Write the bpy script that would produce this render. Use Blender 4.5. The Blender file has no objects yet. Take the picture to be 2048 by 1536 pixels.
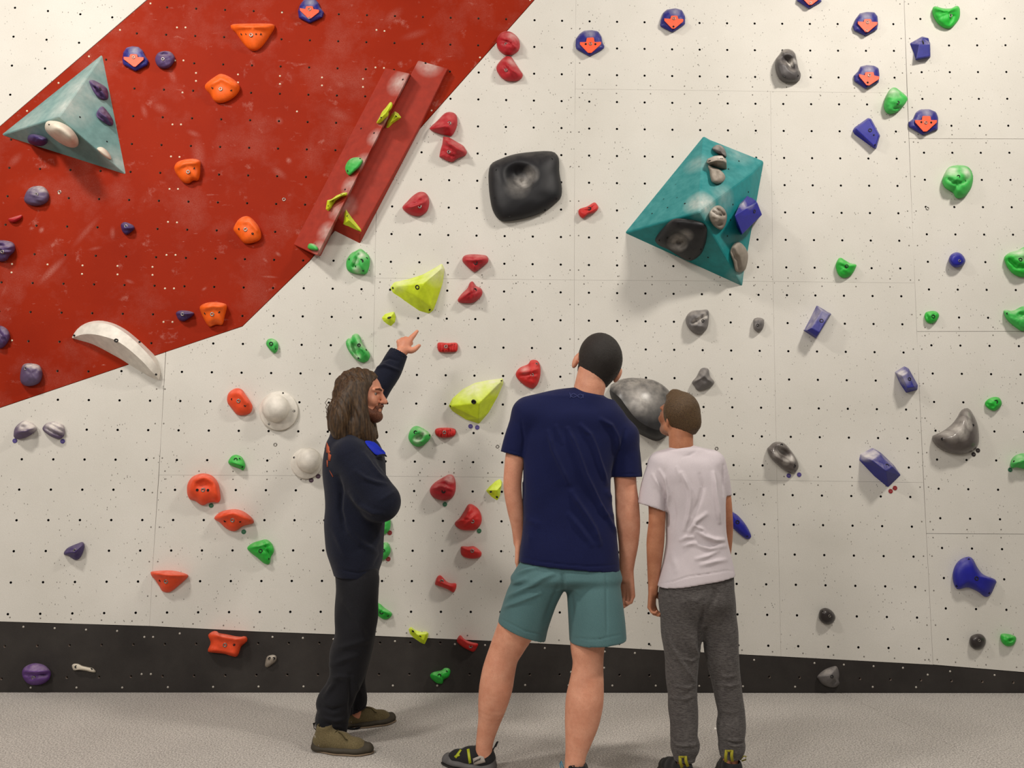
import bpy, bmesh, math, random
import numpy as np
from mathutils import Vector, Matrix
from mathutils.geometry import delaunay_2d_cdt

random.seed(7)
SC = bpy.context.scene
COL = SC.collection

# ------------------------------------------------------------------ camera, world, lights, exposure
F = 1538.0
PITCH, ROLL, CAMZ = 0.100, 0.0097, 1.335
YAW = 0.030                      # the camera is turned slightly left of square-on
WALL_D, WALL_YAW = 4.62 * math.cos(YAW), 0.0
_cr, _sr = math.cos(ROLL), math.sin(ROLL)
_cp, _sp = math.cos(PITCH), math.sin(PITCH)
CAM = np.array([0, 0, CAMZ])
_cy, _sy = math.cos(YAW), math.sin(YAW)
FW = np.array([_cp * _sy, _cp * _cy, _sp])
UP0 = np.array([-_sp * _sy, -_sp * _cy, _cp])
RT0 = np.array([_cy, -_sy, 0])
RT = RT0 * _cr + UP0 * _sr
UP = UP0 * _cr - RT0 * _sr

cam_data = bpy.data.cameras.new('camera')
cam_data.sensor_width = 36.0
cam_data.lens = F / 2048 * 36.0
cam_data.clip_start = 0.05
cam = bpy.data.objects.new('camera', cam_data)
COL.objects.link(cam)
M = Matrix.Identity(4)
for i in range(3):
    M[i][0], M[i][1], M[i][2], M[i][3] = RT[i], UP[i], -FW[i], CAM[i]
cam.matrix_world = M
SC.camera = cam

SC.view_settings.view_transform = 'Standard'
SC.view_settings.look = 'None'
SC.view_settings.gamma = 1.0
SC.view_settings.use_curve_mapping = False
SC.view_settings.exposure = -0.14

world = bpy.data.worlds.new('world')
SC.world = world
world.use_nodes = True
bg = world.node_tree.nodes['Background']
bg.inputs[0].default_value = (1.0, 0.96, 0.90, 1)
bg.inputs[1].default_value = 0.12


def area(name, loc, target, power, sx, sy, col):
    d = bpy.data.lights.new(name, 'AREA')
    d.energy = power
    d.shape = 'RECTANGLE'
    d.size, d.size_y = sx, sy
    d.color = col
    o = bpy.data.objects.new(name, d)
    COL.objects.link(o)
    o.location = loc
    o.rotation_euler = (Vector(target) - Vector(loc)).to_track_quat('-Z', 'Y').to_euler()
    return o


area('ceiling_light_right', (3.1, 2.0, 5.4), (1.2, 4.6, 0.2), 146, 0.6, 0.35, (1.0, 0.93, 0.84))
area('ceiling_light_left', (-2.9, 1.9, 5.2), (-1.6, 4.6, 0.2), 128, 0.6, 0.35, (1.0, 0.93, 0.85))
area('fill_light_far_left', (-4.5, -2.2, 4.6), (-2.2, 4.6, 0.4), 190, 1.6, 0.8, (1.0, 0.93, 0.85))  # added fill lamp, brightens the lower left of the wall
area('fill_light_hall', (0.3, -2.2, 5.0), (0.0, 4.6, 0.0), 112, 3.0, 2.0, (1.0, 0.94, 0.87))  # added broad fill, stands in for unseen rows of lights behind the camera


# ------------------------------------------------------------------ pixel <-> place
def ray(px, py):
    return FW + RT * ((px - 1024) / F) + UP * ((768 - py) / F)


WT = np.array([math.cos(WALL_YAW), math.sin(WALL_YAW), 0])
WN = np.array([math.sin(WALL_YAW), -math.cos(WALL_YAW), 0])
WO = np.array([0, WALL_D, 0.0])


class Plane:
    def __init__(s, p, n):
        s.p, s.n = np.array(p, float), np.array(n, float) / np.linalg.norm(n)

    def at(s, px, py, h=0.0):
        d = ray(px, py)
        t = ((s.p + s.n * h - CAM) @ s.n) / (d @ s.n)
        return CAM + d * t


WALL = Plane(WO, WN)
FLOOR = Plane((0, 0, 0), (0, 0, 1))


def face_plane(a, b, c):
    n = np.cross(b - a, c - a)
    if n @ (CAM - a) < 0:
        n = -n
    return Plane(a, n)


def project(P):
    v = P - CAM
    z = v @ FW
    return np.stack([1024 + F * (v @ RT) / z, 768 - F * (v @ UP) / z], -1)


TILE = {}
for r_, y_ in zip('ABCD', (0, 384, 768, 1152)):
    for c_, x_ in zip('1234', (0, 512, 1024, 1536)):
        TILE[r_ + c_] = (x_, y_)


def tp(tile, pts):
    if tile is None:
        return [tuple(p) for p in pts]
    x0, y0 = TILE[tile]
    return [(x0 + p[0] / 4, y0 + p[1] / 4) + tuple(p[2:]) for p in pts]


# ------------------------------------------------------------------ materials
def lin(c):
    return tuple(((v / 255) / 12.92 if v <= 10 else ((v / 255 + .055) / 1.055) ** 2.4) for v in c) + (1,)


class NT:
    def __init__(s, name):
        s.m = bpy.data.materials.new(name)
        s.m.use_nodes = True
        s.n, s.l = s.m.node_tree.nodes, s.m.node_tree.links
        s.b = s.n['Principled BSDF']
        s.tc = s.n.new('ShaderNodeTexCoord')

    def new(s, t, **kw):
        n = s.n.new('ShaderNode' + t)
        for k, v in kw.items():
            setattr(n, k, v)
        return n

    def link(s, a, b):
        s.l.new(a, b)

    def mapping(s, scale=(1, 1, 1), rot=(0, 0, 0), loc=(0, 0, 0), typ='POINT'):
        n = s.new('Mapping', vector_type=typ)
        n.inputs['Scale'].default_value = scale
        n.inputs['Rotation'].default_value = rot
        n.inputs['Location'].default_value = loc
        s.link(s.tc.outputs['Object'], n.inputs['Vector'])
        return n.outputs[0]

    def noise(s, vec, scale, detail=4, rough=.6):
        n = s.new('TexNoise')
        n.inputs['Scale'].default_value = scale
        n.inputs['Detail'].default_value = detail
        n.inputs['Roughness'].default_value = rough
        s.link(vec, n.inputs['Vector'])
        return n.outputs[0]

    def ramp(s, fac, lo, hi, a=(0, 0, 0, 1), b=(1, 1, 1, 1)):
        n = s.new('ValToRGB')
        e = n.color_ramp.elements
        e[0].position, e[1].position = lo, hi
        e[0].color, e[1].color = a, b
        s.link(fac, n.inputs[0])
        return n.outputs[0]

    def math(s, op, a, b=None):
        n = s.new('Math', operation=op)
        for i, v in enumerate((a, b)):
            if v is None:
                continue
            if isinstance(v, (int, float)):
                n.inputs[i].default_value = v
            else:
                s.link(v, n.inputs[i])
        return n.outputs[0]

    def mix(s, fac, a, b):
        n = s.new('Mix', data_type='RGBA')
        for i, v in ((0, fac), (6, a), (7, b)):
            if isinstance(v, (int, float)):
                n.inputs[i].default_value = v
            elif isinstance(v, tuple):
                n.inputs[i].default_value = v
            else:
                s.link(v, n.inputs[i])
        return n.outputs[2]

    def color(s, c):
        if isinstance(c, tuple):
            s.b.inputs['Base Color'].default_value = c
        else:
            s.link(c, s.b.inputs['Base Color'])

    def bump(s, h, strength=.3, dist=.004):
        n = s.new('Bump')
        n.inputs['Strength'].default_value = strength
        n.inputs['Distance'].default_value = dist
        s.link(h, n.inputs['Height'])
        s.link(n.outputs[0], s.b.inputs['Normal'])

    def set(s, rough=.6, metal=0, spec=.5):
        s.b.inputs['Roughness'].default_value = rough
        s.b.inputs['Metallic'].default_value = metal
        s.b.inputs['Specular IOR Level'].default_value = spec
        return s


def plain(name, c, rough=.6, metal=0, spec=.4):
    t = NT(name)
    v = t.noise(t.mapping(), 40, 3)
    k = tuple(x * .82 for x in lin(c)[:3]) + (1,)
    t.color(t.mix(t.ramp(v, .3, .75), k, lin(c)))
    t.set(rough, metal, spec)
    return t.m


def resin(name, c, rough=.55, chalk=.5, grit=.25):
    """moulded, sand-textured resin with loose chalk lying on its upward surfaces"""
    t = NT(name)
    o = t.mapping()
    n1 = t.noise(o, 22, 5)
    n2 = t.noise(o, 600, 2)
    base = lin(c)
    dk = tuple(x * .8 for x in base[:3]) + (1,)
    col = t.mix(t.ramp(n1, .35, .7), dk, base)
    g = t.new('NewGeometry')
    sx = t.new('SeparateXYZ')
    t.link(g.outputs['Normal'], sx.inputs[0])
    up = t.ramp(sx.outputs[2], .15, .95)
    f = t.math('MULTIPLY', t.math('MULTIPLY', up, t.ramp(n1, .3, .68)), chalk)
    col = t.mix(f, col, lin((222, 212, 200)))
    t.color(col)
    t.bump(n2, grit, .002)
    t.set(rough, 0, .35)
    return t.m


def cloth(name, c, c2, scale=500, rough=.9, mottle=None, bump=.25):
    t = NT(name)
    o = t.mapping()
    n = t.noise(o, scale, 2)
    big = t.noise(o, 9, 3)
    col = t.mix(t.ramp(n, .35, .65), lin(c), lin(c2))
    if mottle:
        m = t.noise(t.mapping((60, 60, 420)), 1, 3)
        col = t.mix(t.ramp(m, .4, .62), col, lin(mottle))
    dk = t.new('Mix', data_type='RGBA', blend_type='MULTIPLY')
    dk.inputs[0].default_value = .35
    t.link(col, dk.inputs[6])
    t.link(t.ramp(big, .3, .7, (.75, .75, .75, 1), (1, 1, 1, 1)), dk.inputs[7])
    t.color(dk.outputs[2])
    t.bump(n, bump, .002)
    t.set(rough, 0, .2)
    t.b.inputs['Sheen Weight'].default_value = .08
    return t.m


def skin(name, c, c2):
    t = NT(name)
    o = t.mapping()
    n = t.noise(o, 18, 5)
    f = t.noise(o, 220, 3)
    col = t.mix(t.ramp(n, .35, .68), lin(c), lin(c2))
    t.color(t.mix(t.math('MULTIPLY', t.ramp(f, .5, .75), .25), col, lin(tuple(int(x * .72) for x in c))))
    t.bump(f, .15, .002)
    t.set(.5, 0, .35)
    t.b.inputs['Subsurface Weight'].default_value = .08
    t.b.inputs['Subsurface Radius'].default_value = (.01, .004, .002)
    t.b.inputs['Subsurface Scale'].default_value = .5
    return t.m


def hairmat(name, c, c2, stretch=(260, 260, 30)):
    t = NT(name)
    n = t.noise(t.mapping(stretch), 1, 4)
    t.color(t.mix(t.ramp(n, .35, .66), lin(c), lin(c2)))
    t.bump(n, .6, .004)
    t.set(.55, 0, .35)
    return t.m


# ------------------------------------------------------------------ objects
def ob(name, verts, faces, mat, parent=None, smooth=False, origin=None, label=None, cat=None, group=None, kind=None):
    v = np.asarray(verts, float)
    if parent is not None:
        org = np.array(parent.get('_o', (0, 0, 0)), float)
    elif origin is not None:
        org = np.array(origin, float)
    else:
        org = np.zeros(3)
    me = bpy.data.meshes.new(name)
    me.from_pydata((v - org).tolist(), [], [list(map(int, f)) for f in faces])
    if smooth:
        me.polygons.foreach_set('use_smooth', [True] * len(me.polygons))
    me.materials.append(mat)
    o = bpy.data.objects.new(name, me)
    COL.objects.link(o)
    if parent is not None:
        o.parent = parent
        o['_o'] = tuple(org)
    else:
        o.location = org
        o['_o'] = tuple(org)
    tag(o, label, cat, group, kind)
    return o


def tag(o, label=None, cat=None, group=None, kind=None):
    for k, v in (('label', label), ('category', cat), ('group', group), ('kind', kind)):
        if v:
            o[k] = v
    return o


def empty(name, loc, label=None, cat=None, group=None, kind=None):
    o = bpy.data.objects.new(name, None)
    COL.objects.link(o)
    o.location = tuple(loc)
    o.empty_display_size = .05
    o['_o'] = tuple(float(x) for x in loc)
    return tag(o, label, cat, group, kind)


def fix_normals(o):
    bm = bmesh.new()
    bm.from_mesh(o.data)
    bmesh.ops.recalc_face_normals(bm, faces=bm.faces)
    bm.to_mesh(o.data)
    bm.free()


def lathe(prof, n=12):
    vs, fs = [], []
    for r, z in prof:
        for i in range(n):
            a = 2 * math.pi * i / n
            vs.append((r * math.cos(a), r * math.sin(a), z))
    for k in range(len(prof) - 1):
        for i in range(n):
            j = (i + 1) % n
            fs.append((k * n + i, k * n + j, (k + 1) * n + j, (k + 1) * n + i))
    return vs, fs


STEEL = plain('zinc_steel', (150, 146, 140), .35, .9)
DARKSTEEL = plain('black_oxide_steel', (34, 32, 32), .5, .3)
SOCKET = plain('deep_socket', (14, 13, 13), .8)


def unit_mesh(name, prof, mats, split):
    vs, fs = lathe(prof)
    me = bpy.data.meshes.new(name)
    me.from_pydata(vs, [], fs)
    for m in mats:
        me.materials.append(m)
    for p in me.polygons:
        p.use_smooth = True
        p.material_index = 1 if p.index >= split * 12 else 0
    return me


BOLT = unit_mesh('bolt', [(1.0, -.4), (1.0, .12), (.86, .22), (.62, .22), (.5, .05), (.42, -.35), (.001, -.35)], [STEEL, SOCKET], 4)
BOLTD = unit_mesh('bolt_dark', [(1.0, -.4), (1.0, .06), (.86, .1), (.66, .1), (.55, 0), (.45, -.3), (.001, -.3)], [DARKSTEEL, DARKSTEEL], 5)
SCREW = unit_mesh('set_screw', [(1.0, -.3), (1.0, .05), (.8, .06), (.6, -.1), (.001, -.1)], [SOCKET, SOCKET], 3)


def put(mesh, name, parent, pos, n, size):
    o = bpy.data.objects.new(name, mesh)
    COL.objects.link(o)
    o.parent = parent
    o.location = Vector(pos - np.array(parent['_o']))
    o.rotation_euler = Vector(n).to_track_quat('Z', 'Y').to_euler()
    o.scale = (size,) * 3
    return o
# ------------------------------------------------------------------ wall and floor materials
def wall_white():
    t = NT('white_textured_paint')
    o = t.mapping()
    stain = t.noise(o, 1.3, 4)
    fine = t.noise(o, 160, 3)
    col = t.mix(t.ramp(stain, .3, .7), lin((204, 201, 193)), lin((217, 214, 207)))
    col = t.mix(t.math('MULTIPLY', t.ramp(fine, .35, .7), .3), col, lin((190, 184, 172)))
    tick = t.mapping((70, 70, 38), (0, .6, 0))
    v = t.new('TexVoronoi')
    v.inputs['Scale'].default_value = 1.0
    t.link(tick, v.inputs['Vector'])
    s = t.new('SeparateColor')
    t.link(v.outputs['Color'], s.inputs[0])
    keep = t.math('GREATER_THAN', s.outputs[0], .66)
    mark = t.math('MULTIPLY', t.math('LESS_THAN', v.outputs['Distance'], .16), keep)
    mark = t.math('MULTIPLY', mark, t.ramp(t.noise(o, 3.5, 2), .36, .58))
    col = t.mix(t.math('MULTIPLY', mark, .8), col, lin((88, 83, 76)))
    ch = t.ramp(t.noise(t.mapping((2.2, 2.2, 5), (0, .8, 0)), 2.2, 5, .7), .66, .82)
    col = t.mix(t.math('MULTIPLY', ch, .55), col, lin((236, 231, 222)))
    t.color(col)
    t.bump(fine, .35, .002)
    t.set(.75, 0, .25)
    return t.m


def wpt(px, py):
    return WALL.at(px, py)


def wall_red():
    t = NT('red_paint_with_chalk_smears')
    o = t.mapping()
    fine = t.noise(o, 140, 3)
    col = t.mix(t.ramp(t.noise(o, 1.6, 4), .3, .7), lin((137, 32, 9)), lin((150, 39, 13)))
    # chalk rubbed on by hands and shoes: broad haze, short dashes, single long scuffs
    haze = t.ramp(t.noise(o, 2.6, 6, .65), .5, .8)
    f = t.math('MULTIPLY', haze, .15)
    for rot, sc, lo, w in ((.75, (5, 5, 17), .63, .42), (-.6, (6, 6, 22), .66, .38), (.2, (9, 9, 30), .68, .45)):
        d = t.ramp(t.noise(t.mapping(sc, (0, rot, 0)), 1.0, 6, .7), lo, lo + .13)
        f = t.math('MAXIMUM', f, t.math('MULTIPLY', d, w))
    for rot, sc, lo, w in ((.9, (16, 16, 60), .68, .5), (-.9, (14, 14, 70), .70, .5), (.1, (24, 24, 90), .72, .55)):
        d = t.ramp(t.noise(t.mapping(sc, (0, rot, 0), (3.1, 0, 1.7)), 1.0, 4, .6), lo, lo + .08)
        f = t.math('MAXIMUM', f, t.math('MULTIPLY', d, w))
    blot = t.math('MULTIPLY', t.ramp(t.noise(o, 7.5, 5, .65), .6, .78), t.ramp(t.noise(o, 30, 3), .35, .6))
    f = t.math('MAXIMUM', f, t.math('MULTIPLY', blot, .42))
    scuffs = [((70, 575), (135, 510), 13, .55), ((140, 500), (205, 425), 11, .3), ((225, 478), (225, 455), 9, .4), ((175, 500), (205, 494), 6, .3),
              ((0, 600), (18, 560), 8, .3), ((392, 275), (402, 345), 22, .32), ((375, 262), (400, 272), 10, .35), ((82, 462), (84, 458), 8, .8),
              ((578, 322), (577, 320), 9, .7), ((560, 243), (557, 240), 11, .45), ((545, 335), (570, 355), 13, .35), ((670, 165), (690, 172), 14, .35),
              ((655, 220), (700, 240), 22, .28), ((770, 45), (800, 20), 18, .3), ((800, 78), (860, 60), 14, .22), ((285, 210), (292, 235), 10, .35),
              ((310, 210), (330, 222), 16, .3), ((515, 552), (560, 555), 4, .5), ((552, 505), (560, 511), 6, .6), ((525, 515), (535, 525), 6, .5),
              ((250, 560), (268, 566), 6, .4), ((20, 330), (40, 310), 14, .3), ((340, 140), (350, 165), 12, .35), ((405, 580), (412, 575), 5, .5)]
    for a, b, w, k in scuffs:
        A, B = wpt(*a), wpt(*b)
        c, d = (A + B) / 2, B - A
        L = np.linalg.norm(d) / 2 + w * .0030
        ang = math.atan2(d[2], d[0])
        mp = t.mapping((L, 10, w * .0030), (0, -ang, 0), tuple(c), 'TEXTURE')
        g = t.new('TexGradient', gradient_type='QUADRATIC_SPHERE')
        t.link(mp, g.inputs[0])
        f = t.math('MAXIMUM', f, t.math('MULTIPLY', g.outputs['Fac'] if 'Fac' in g.outputs else g.outputs[1], k * 1.5))
    f = t.math('MULTIPLY', f, t.ramp(fine, .25, .6))
    col = t.mix(f, col, lin((222, 178, 165)))
    t.color(col)
    t.bump(fine, .3, .002)
    t.set(.7, 0, .1)
    return t.m


def wall_black():
    t = NT('black_kickboard_paint')
    o = t.mapping()
    fine = t.noise(o, 180, 3)
    col = t.mix(t.ramp(t.noise(o, 3, 5), .35, .75), lin((42, 38, 36)), lin((58, 54, 51)))
    fl = t.ramp(t.noise(t.mapping((50, 50, 26), (0, .7, 0)), 1.0, 2), .77, .81)
    col = t.mix(t.math('MULTIPLY', fl, .5), col, lin((150, 146, 140)))
    t.color(col)
    t.bump(fine, .3, .002)
    t.set(.7, 0, .3)
    return t.m


def carpet():
    t = NT('grey_felt_carpet')
    o = t.mapping()
    fine = t.noise(o, 130, 4, .75)
    fib = t.noise(t.mapping((150, 60, 1), (0, 0, .5)), 1.0, 3)
    big = t.noise(o, 2.5, 4)
    col = t.mix(t.ramp(fine, .36, .64), lin((128, 123, 118)), lin((222, 216, 209)))
    col = t.mix(t.math('MULTIPLY', t.ramp(fib, .55, .75), .5), col, lin((200, 195, 188)))
    m = t.new('Mix', data_type='RGBA', blend_type='MULTIPLY')
    m.inputs[0].default_value = .5
    t.link(col, m.inputs[6])
    t.link(t.ramp(big, .3, .7, (.8, .8, .8, 1), (1, 1, 1, 1)), m.inputs[7])
    t.color(m.outputs[2])
    t.bump(fine, .6, .006)
    t.set(.95, 0, .15)
    return t.m


WHITE, RED, BLACK, CARPET = wall_white(), wall_red(), wall_black(), carpet()
VOID = plain('dark_wall_cavity', (20, 18, 17), .9)
HOLE_DARK = plain('hole_sleeve', (52, 48, 45), .6, .5)
HOLE_ZINC = plain('hole_zinc_sleeve', (196, 178, 165), .4, .4)

# ------------------------------------------------------------------ the wall: painted plywood panels with real bolt holes
HC = (.1045, .0099, .0532)


def hole_px(q, i, j):
    d, y, ox, oz = q
    s, z = ox + i, oz - j
    X, Y, Z = s * math.cos(y), d + s * math.sin(y), z
    zc, yc = Y * math.cos(HC[0]) + Z * math.sin(HC[0]), Z * math.cos(HC[0]) - Y * math.sin(HC[0])
    u, v = X / zc, -yc / zc
    c, s_ = math.cos(HC[1]), math.sin(HC[1])
    u, v = u * c - v * s_, u * s_ + v * c
    k = 1 + HC[2] * min(u * u + v * v, .75)
    return 1538 * u * k + 1024, 1538 * v * k + 768


GRID = {'W': (26.6732, .0228, 1.6881, 17.0742), 'RED': (26.5849, .0234, -13.3409, 16.0379),
        'R': (26.8642, .0207, 14.7457, 16.3651), 'TL': (27.1248, .1179, -16.8751, 15.1314)}
HOLES = {k: [hole_px(q, i, j) for i in range(-40, 42) for j in range(-12, 27)] for k, q in GRID.items()}


def to_sz(P):
    return np.array([(P - WO) @ WT, P[2]])


def from_sz(s, z, h=0.0):
    return WO + WT * s + np.array([0, 0, z]) + WN * h


def inside(poly, p):
    c = False
    n = len(poly)
    for i in range(n):
        a, b = poly[i], poly[(i + 1) % n]
        if (a[1] > p[1]) != (b[1] > p[1]) and p[0] < (b[0] - a[0]) * (p[1] - a[1]) / (b[1] - a[1]) + a[0]:
            c = not c
    return c


def edge_dist(poly, p):
    best = 9
    for i in range(len(poly)):
        a, b = np.array(poly[i]), np.array(poly[(i + 1) % len(poly)])
        t = np.clip((p - a) @ (b - a) / max((b - a) @ (b - a), 1e-9), 0, 1)
        best = min(best, np.linalg.norm(a + (b - a) * t - p))
    return best


def inset(poly, d):
    n = len(poly)
    A = sum(poly[i][0] * poly[(i + 1) % n][1] - poly[(i + 1) % n][0] * poly[i][1] for i in range(n))
    sg = 1 if A > 0 else -1
    out = []
    for i in range(n):
        p0, p1, p2 = (np.array(poly[k % n]) for k in (i - 1, i, i + 1))
        e1, e2 = (p1 - p0) / np.linalg.norm(p1 - p0), (p2 - p1) / np.linalg.norm(p2 - p1)
        n1, n2 = np.array([-e1[1], e1[0]]) * sg, np.array([-e2[1], e2[0]]) * sg
        b = n1 + n2
        out.append(tuple(p1 + b * d / max(.3, (b @ n1))))
    return out


wall_back = empty('wall_back', (0, WALL_D, 0), kind='structure')
wall_back['label'] = 'white and red painted plywood climbing wall with rows of bolt holes'
HR = .0074
PANELS = []


def panel(name, px, mat, grid, sleeve, floor_bottom=False, gap=.0006, name_holes='bolt_hole'):
    poly = [tuple(to_sz(WALL.at(*p))) for p in px]
    if floor_bottom:
        poly = [(s, (z if z > .03 else -.06)) for s, z in poly]
    poly = inset(poly, gap)
    cs = []
    for hx, hy in HOLES[grid]:
        if not (-620 < hx < 2680 and -430 < hy < 1420):
            continue
        c = to_sz(WALL.at(hx, hy))
        if inside(poly, c) and edge_dist(poly, c) > .017 and c[1] > .03:
            cs.append(c)
    NS = 10
    verts = [Vector(p) for p in poly]
    edges = [(i, (i + 1) % len(poly)) for i in range(len(poly))]
    for c in cs:
        b = len(verts)
        for k in range(NS):
            a = 2 * math.pi * k / NS
            verts.append(Vector((c[0] + HR * math.cos(a), c[1] + HR * math.sin(a))))
        edges += [(b + k, b + (k + 1) % NS) for k in range(NS)]
    vo, eo, fo = delaunay_2d_cdt(verts, edges, [], 1, 1e-6)[:3]
    C = np.array(cs) if cs else np.zeros((0, 2))
    fs = []
    for f in fo:
        m = np.mean([vo[i] for i in f], axis=0)
        if inside(poly, m) and (not len(C) or np.min(np.linalg.norm(C - m, axis=1)) > HR * .93):
            fs.append(list(f))
    V = [from_sz(v[0], v[1]) for v in vo]
    n0 = len(poly)
    b = len(V)
    for p in poly:
        V.append(from_sz(p[0], p[1], -.018))
    P0 = [from_sz(p[0], p[1]) for p in poly]
    b2 = len(V)
    V += P0
    for i in range(n0):
        j = (i + 1) % n0
        fs.append([b2 + i, b2 + j, b + j, b + i])
    o = ob(name, V, fs, mat, wall_back)
    fix_normals(o)
    if cs:
        hv, hf = [], []
        for c in cs:
            b = len(hv)
            for dep, r in ((-.0004, HR), (-.014, HR), (-.014, .0001)):
                for k in range(NS):
                    a = 2 * math.pi * k / NS
                    hv.append(from_sz(c[0] + r * math.cos(a), c[1] + r * math.sin(a), dep))
            for r_ in (0, 1):
                for k in range(NS):
                    q = (k + 1) % NS
                    hf.append([b + r_ * NS + k, b + r_ * NS + q, b + (r_ + 1) * NS + q, b + (r_ + 1) * NS + k])
        h = ob(name_holes, hv, hf, sleeve, o, kind='stuff')
        h.data.materials.append(SOCKET)
        for p in h.data.polygons:
            p.material_index = 1 if (p.index % (2 * NS)) >= NS else 0
            if p.material_index == 0:
                p.flip()
    PANELS.append((o, px))
    return o


KICK = [(-900, 1202), (0, 1243), (299, 1252), (511, 1263), (749, 1272), (984, 1282), (1147, 1290.5), (1329, 1301), (1562, 1313), (1866, 1329.5), (2047, 1344.5), (2900, 1408)]


def kick(x):
    return float(np.interp(x, [k[0] for k in KICK], [k[1] for k in KICK]))


panel('red_panel', [(485, 652), (620, 520), (832, 265), (1068, 0), (1420, -430), (800, -430), (295, 0), (0, 253), (-620, 785), (-620, 1024), (0, 815)], RED, 'RED', HOLE_ZINC)
WP = [('TL', [(-620, -430), (796, -430), (294, -1), (0, 252), (-620, 784)]),
      ('W', [(-620, 1025), (0, 816), (331, 704.5), (322, 875), (317, 951), (305, 1140), (299, 1252), (0, 1243), (-620, 1214)]),
      ('W', [(332, 704), (485, 653), (620.5, 521), (754, 360), (751, 480), (750, 556), (741, 952), (318, 950), (322, 875)]),
      ('W', [(318, 950), (741, 952), (735, 1271), (511, 1263), (299, 1252), (305, 1140)]),
      ('W', [(755, 359), (832.5, 266), (1068.5, 1), (1421, -430), (1154, -430), (1152, 0), (1149, 384), (1148.5, 560), (750, 556), (751, 480)]),
      ('W', [(750, 556), (1148.5, 560), (1148, 956), (741, 952)]),
      ('W', [(741, 952), (1148, 956), (1147, 1290.5), (984, 1282), (735, 1271)]),
      ('W', [(1152, 0), (1154, -430), (1797, -430), (1808, 0), (1814, 186), (1541, 183), (1340, 180), (1150, 178)]),
      ('W', [(1150, 178), (1340, 180), (1541, 183), (1546, 563), (1148.5, 560), (1149, 384)]),
      ('W', [(1541, 183), (1814, 186), (1822, 384), (1830, 566), (1546, 563)]),
      ('W', [(1148.5, 560), (1546, 563), (1554, 961), (1148, 956)]),
      ('W', [(1546, 563), (1830, 566), (1838, 768), (1847, 965), (1554, 961)]),
      ('W', [(1148, 956), (1554, 961), (1562, 1313), (1329, 1301), (1147, 1290.5)]),
      ('W', [(1554, 961), (1847, 965), (1857, 1152), (1866, 1329.5), (1562, 1313)]),
      ('R', [(1797, -430), (2680, -430), (2680, 280), (1818, 277), (1808, 0)]),
      ('R', [(1818, 277), (2680, 280), (2680, 661), (1833, 663), (1822, 384)]),
      ('R', [(1833, 663), (2680, 661), (2680, 1072), (1852.5, 1067), (1838, 768)]),
      ('R', [(1852.5, 1067), (2680, 1072), (2680, 1391), (2047, 1344.5), (1866, 1329.5), (1857, 1152)])]
for g, px in WP:
    panel('wall_panel', px, WHITE, g, HOLE_DARK, gap=.0012 if g == 'R' else .00045)

baseboard = empty('baseboard_back', WALL.at(1024, 1380), kind='structure')
wb_keep, wall_back_ = wall_back, baseboard
_wb = wall_back
wall_back = baseboard
panel('kickboard', [(x, y + .8) for x, y in KICK if -620 <= x <= 2680] + [(2680, 1392), (2680, 1500), (-620, 1500), (-620, 1215)], BLACK, 'W', HOLE_ZINC, True)
wall_back = _wb

# dark stud cavity behind the panels
cav = [from_sz(*to_sz(WALL.at(px, py)), -.02) for px, py in ((-640, 1500), (2700, 1500), (2700, -440), (-640, -440))]
cav[0][2] = cav[1][2] = -.08
ob('backing_board', cav, [[0, 1, 2, 3]], VOID, wall_back)

# small fixing screws
CREAM = plain('painted_screw_head', (235, 222, 196), .5)
GREYS = plain('grey_screw_head', (128, 124, 116), .6)


def screws(name, pts, mat, r, parent):
    vs, fs = [], []
    prof, n = lathe([(1, 0), (.8, .35), (.001, .5)], 8), 8
    for x, y in pts:
        c = to_sz(WALL.at(x, y))
        b = len(vs)
        for q in prof[0]:
            vs.append(from_sz(c[0] + q[0] * r, c[1] + q[1] * r, q[2] * r))
        fs += [[b + i for i in f] for f in prof[1]]
    ob(name, vs, fs, mat, parent, True, kind='stuff')


red_s = [(354, 55), (371, 55), (350, 121), (367, 121), (392, 146), (392, 162), (476, 149), (476, 165), (365, 185), (345, 249), (362, 249), (342, 313), (359, 314), (339, 378), (356, 378),
         (336, 444), (354, 445), (333, 510), (351, 510), (330, 577), (348, 577), (327, 644), (345, 644), (24, 528), (23, 545), (95, 529), (165, 531), (164, 548), (235, 532), (235, 549),
         (305, 534), (305, 550), (560, 152), (560, 168), (644, 155), (644, 171), (726, 158), (726, 174), (753, 60), (769, 62), (751, 135), (768, 136), (301, 7), (240, 60), (178, 113),
         (117, 166), (54, 222), (564, 25), (594, 223), (24, 681), (118, 387), (1060, 0), (960, 115), (863, 221)]
screws('panel_screw', red_s, CREAM, .0062, PANELS[0][0])
kick_s = tp('D1', [(187, 407), (437, 418), (688, 430), (937, 440), (1155, 488), (1225, 488), (1438, 460), (245, 893), (612, 893), (978, 893), (1343, 890), (1705, 888), (1133, 785), (1207, 785)])
kick_s += tp('D2', [(132, 488), (375, 496), (620, 505), (1112, 522), (1592, 545), (1832, 553), (20, 885), (380, 884), (1095, 877), (1450, 877)])
kick_s += tp('D3', [(262, 577), (742, 605), (983, 617), (1937, 672), (105, 873), (453, 875), (803, 877), (1150, 878), (1498, 880), (1848, 883), (472, 768), (737, 735)])
kick_s += tp('D4', [(372, 697), (607, 710), (845, 722), (1080, 735), (1457, 763), (1813, 793), (217, 887), (838, 888), (1185, 890), (1278, 790)])
screws('kickboard_screw', kick_s, plain('pale_screw_head', (190, 184, 174), .5), .0062, baseboard)
ws = []
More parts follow.
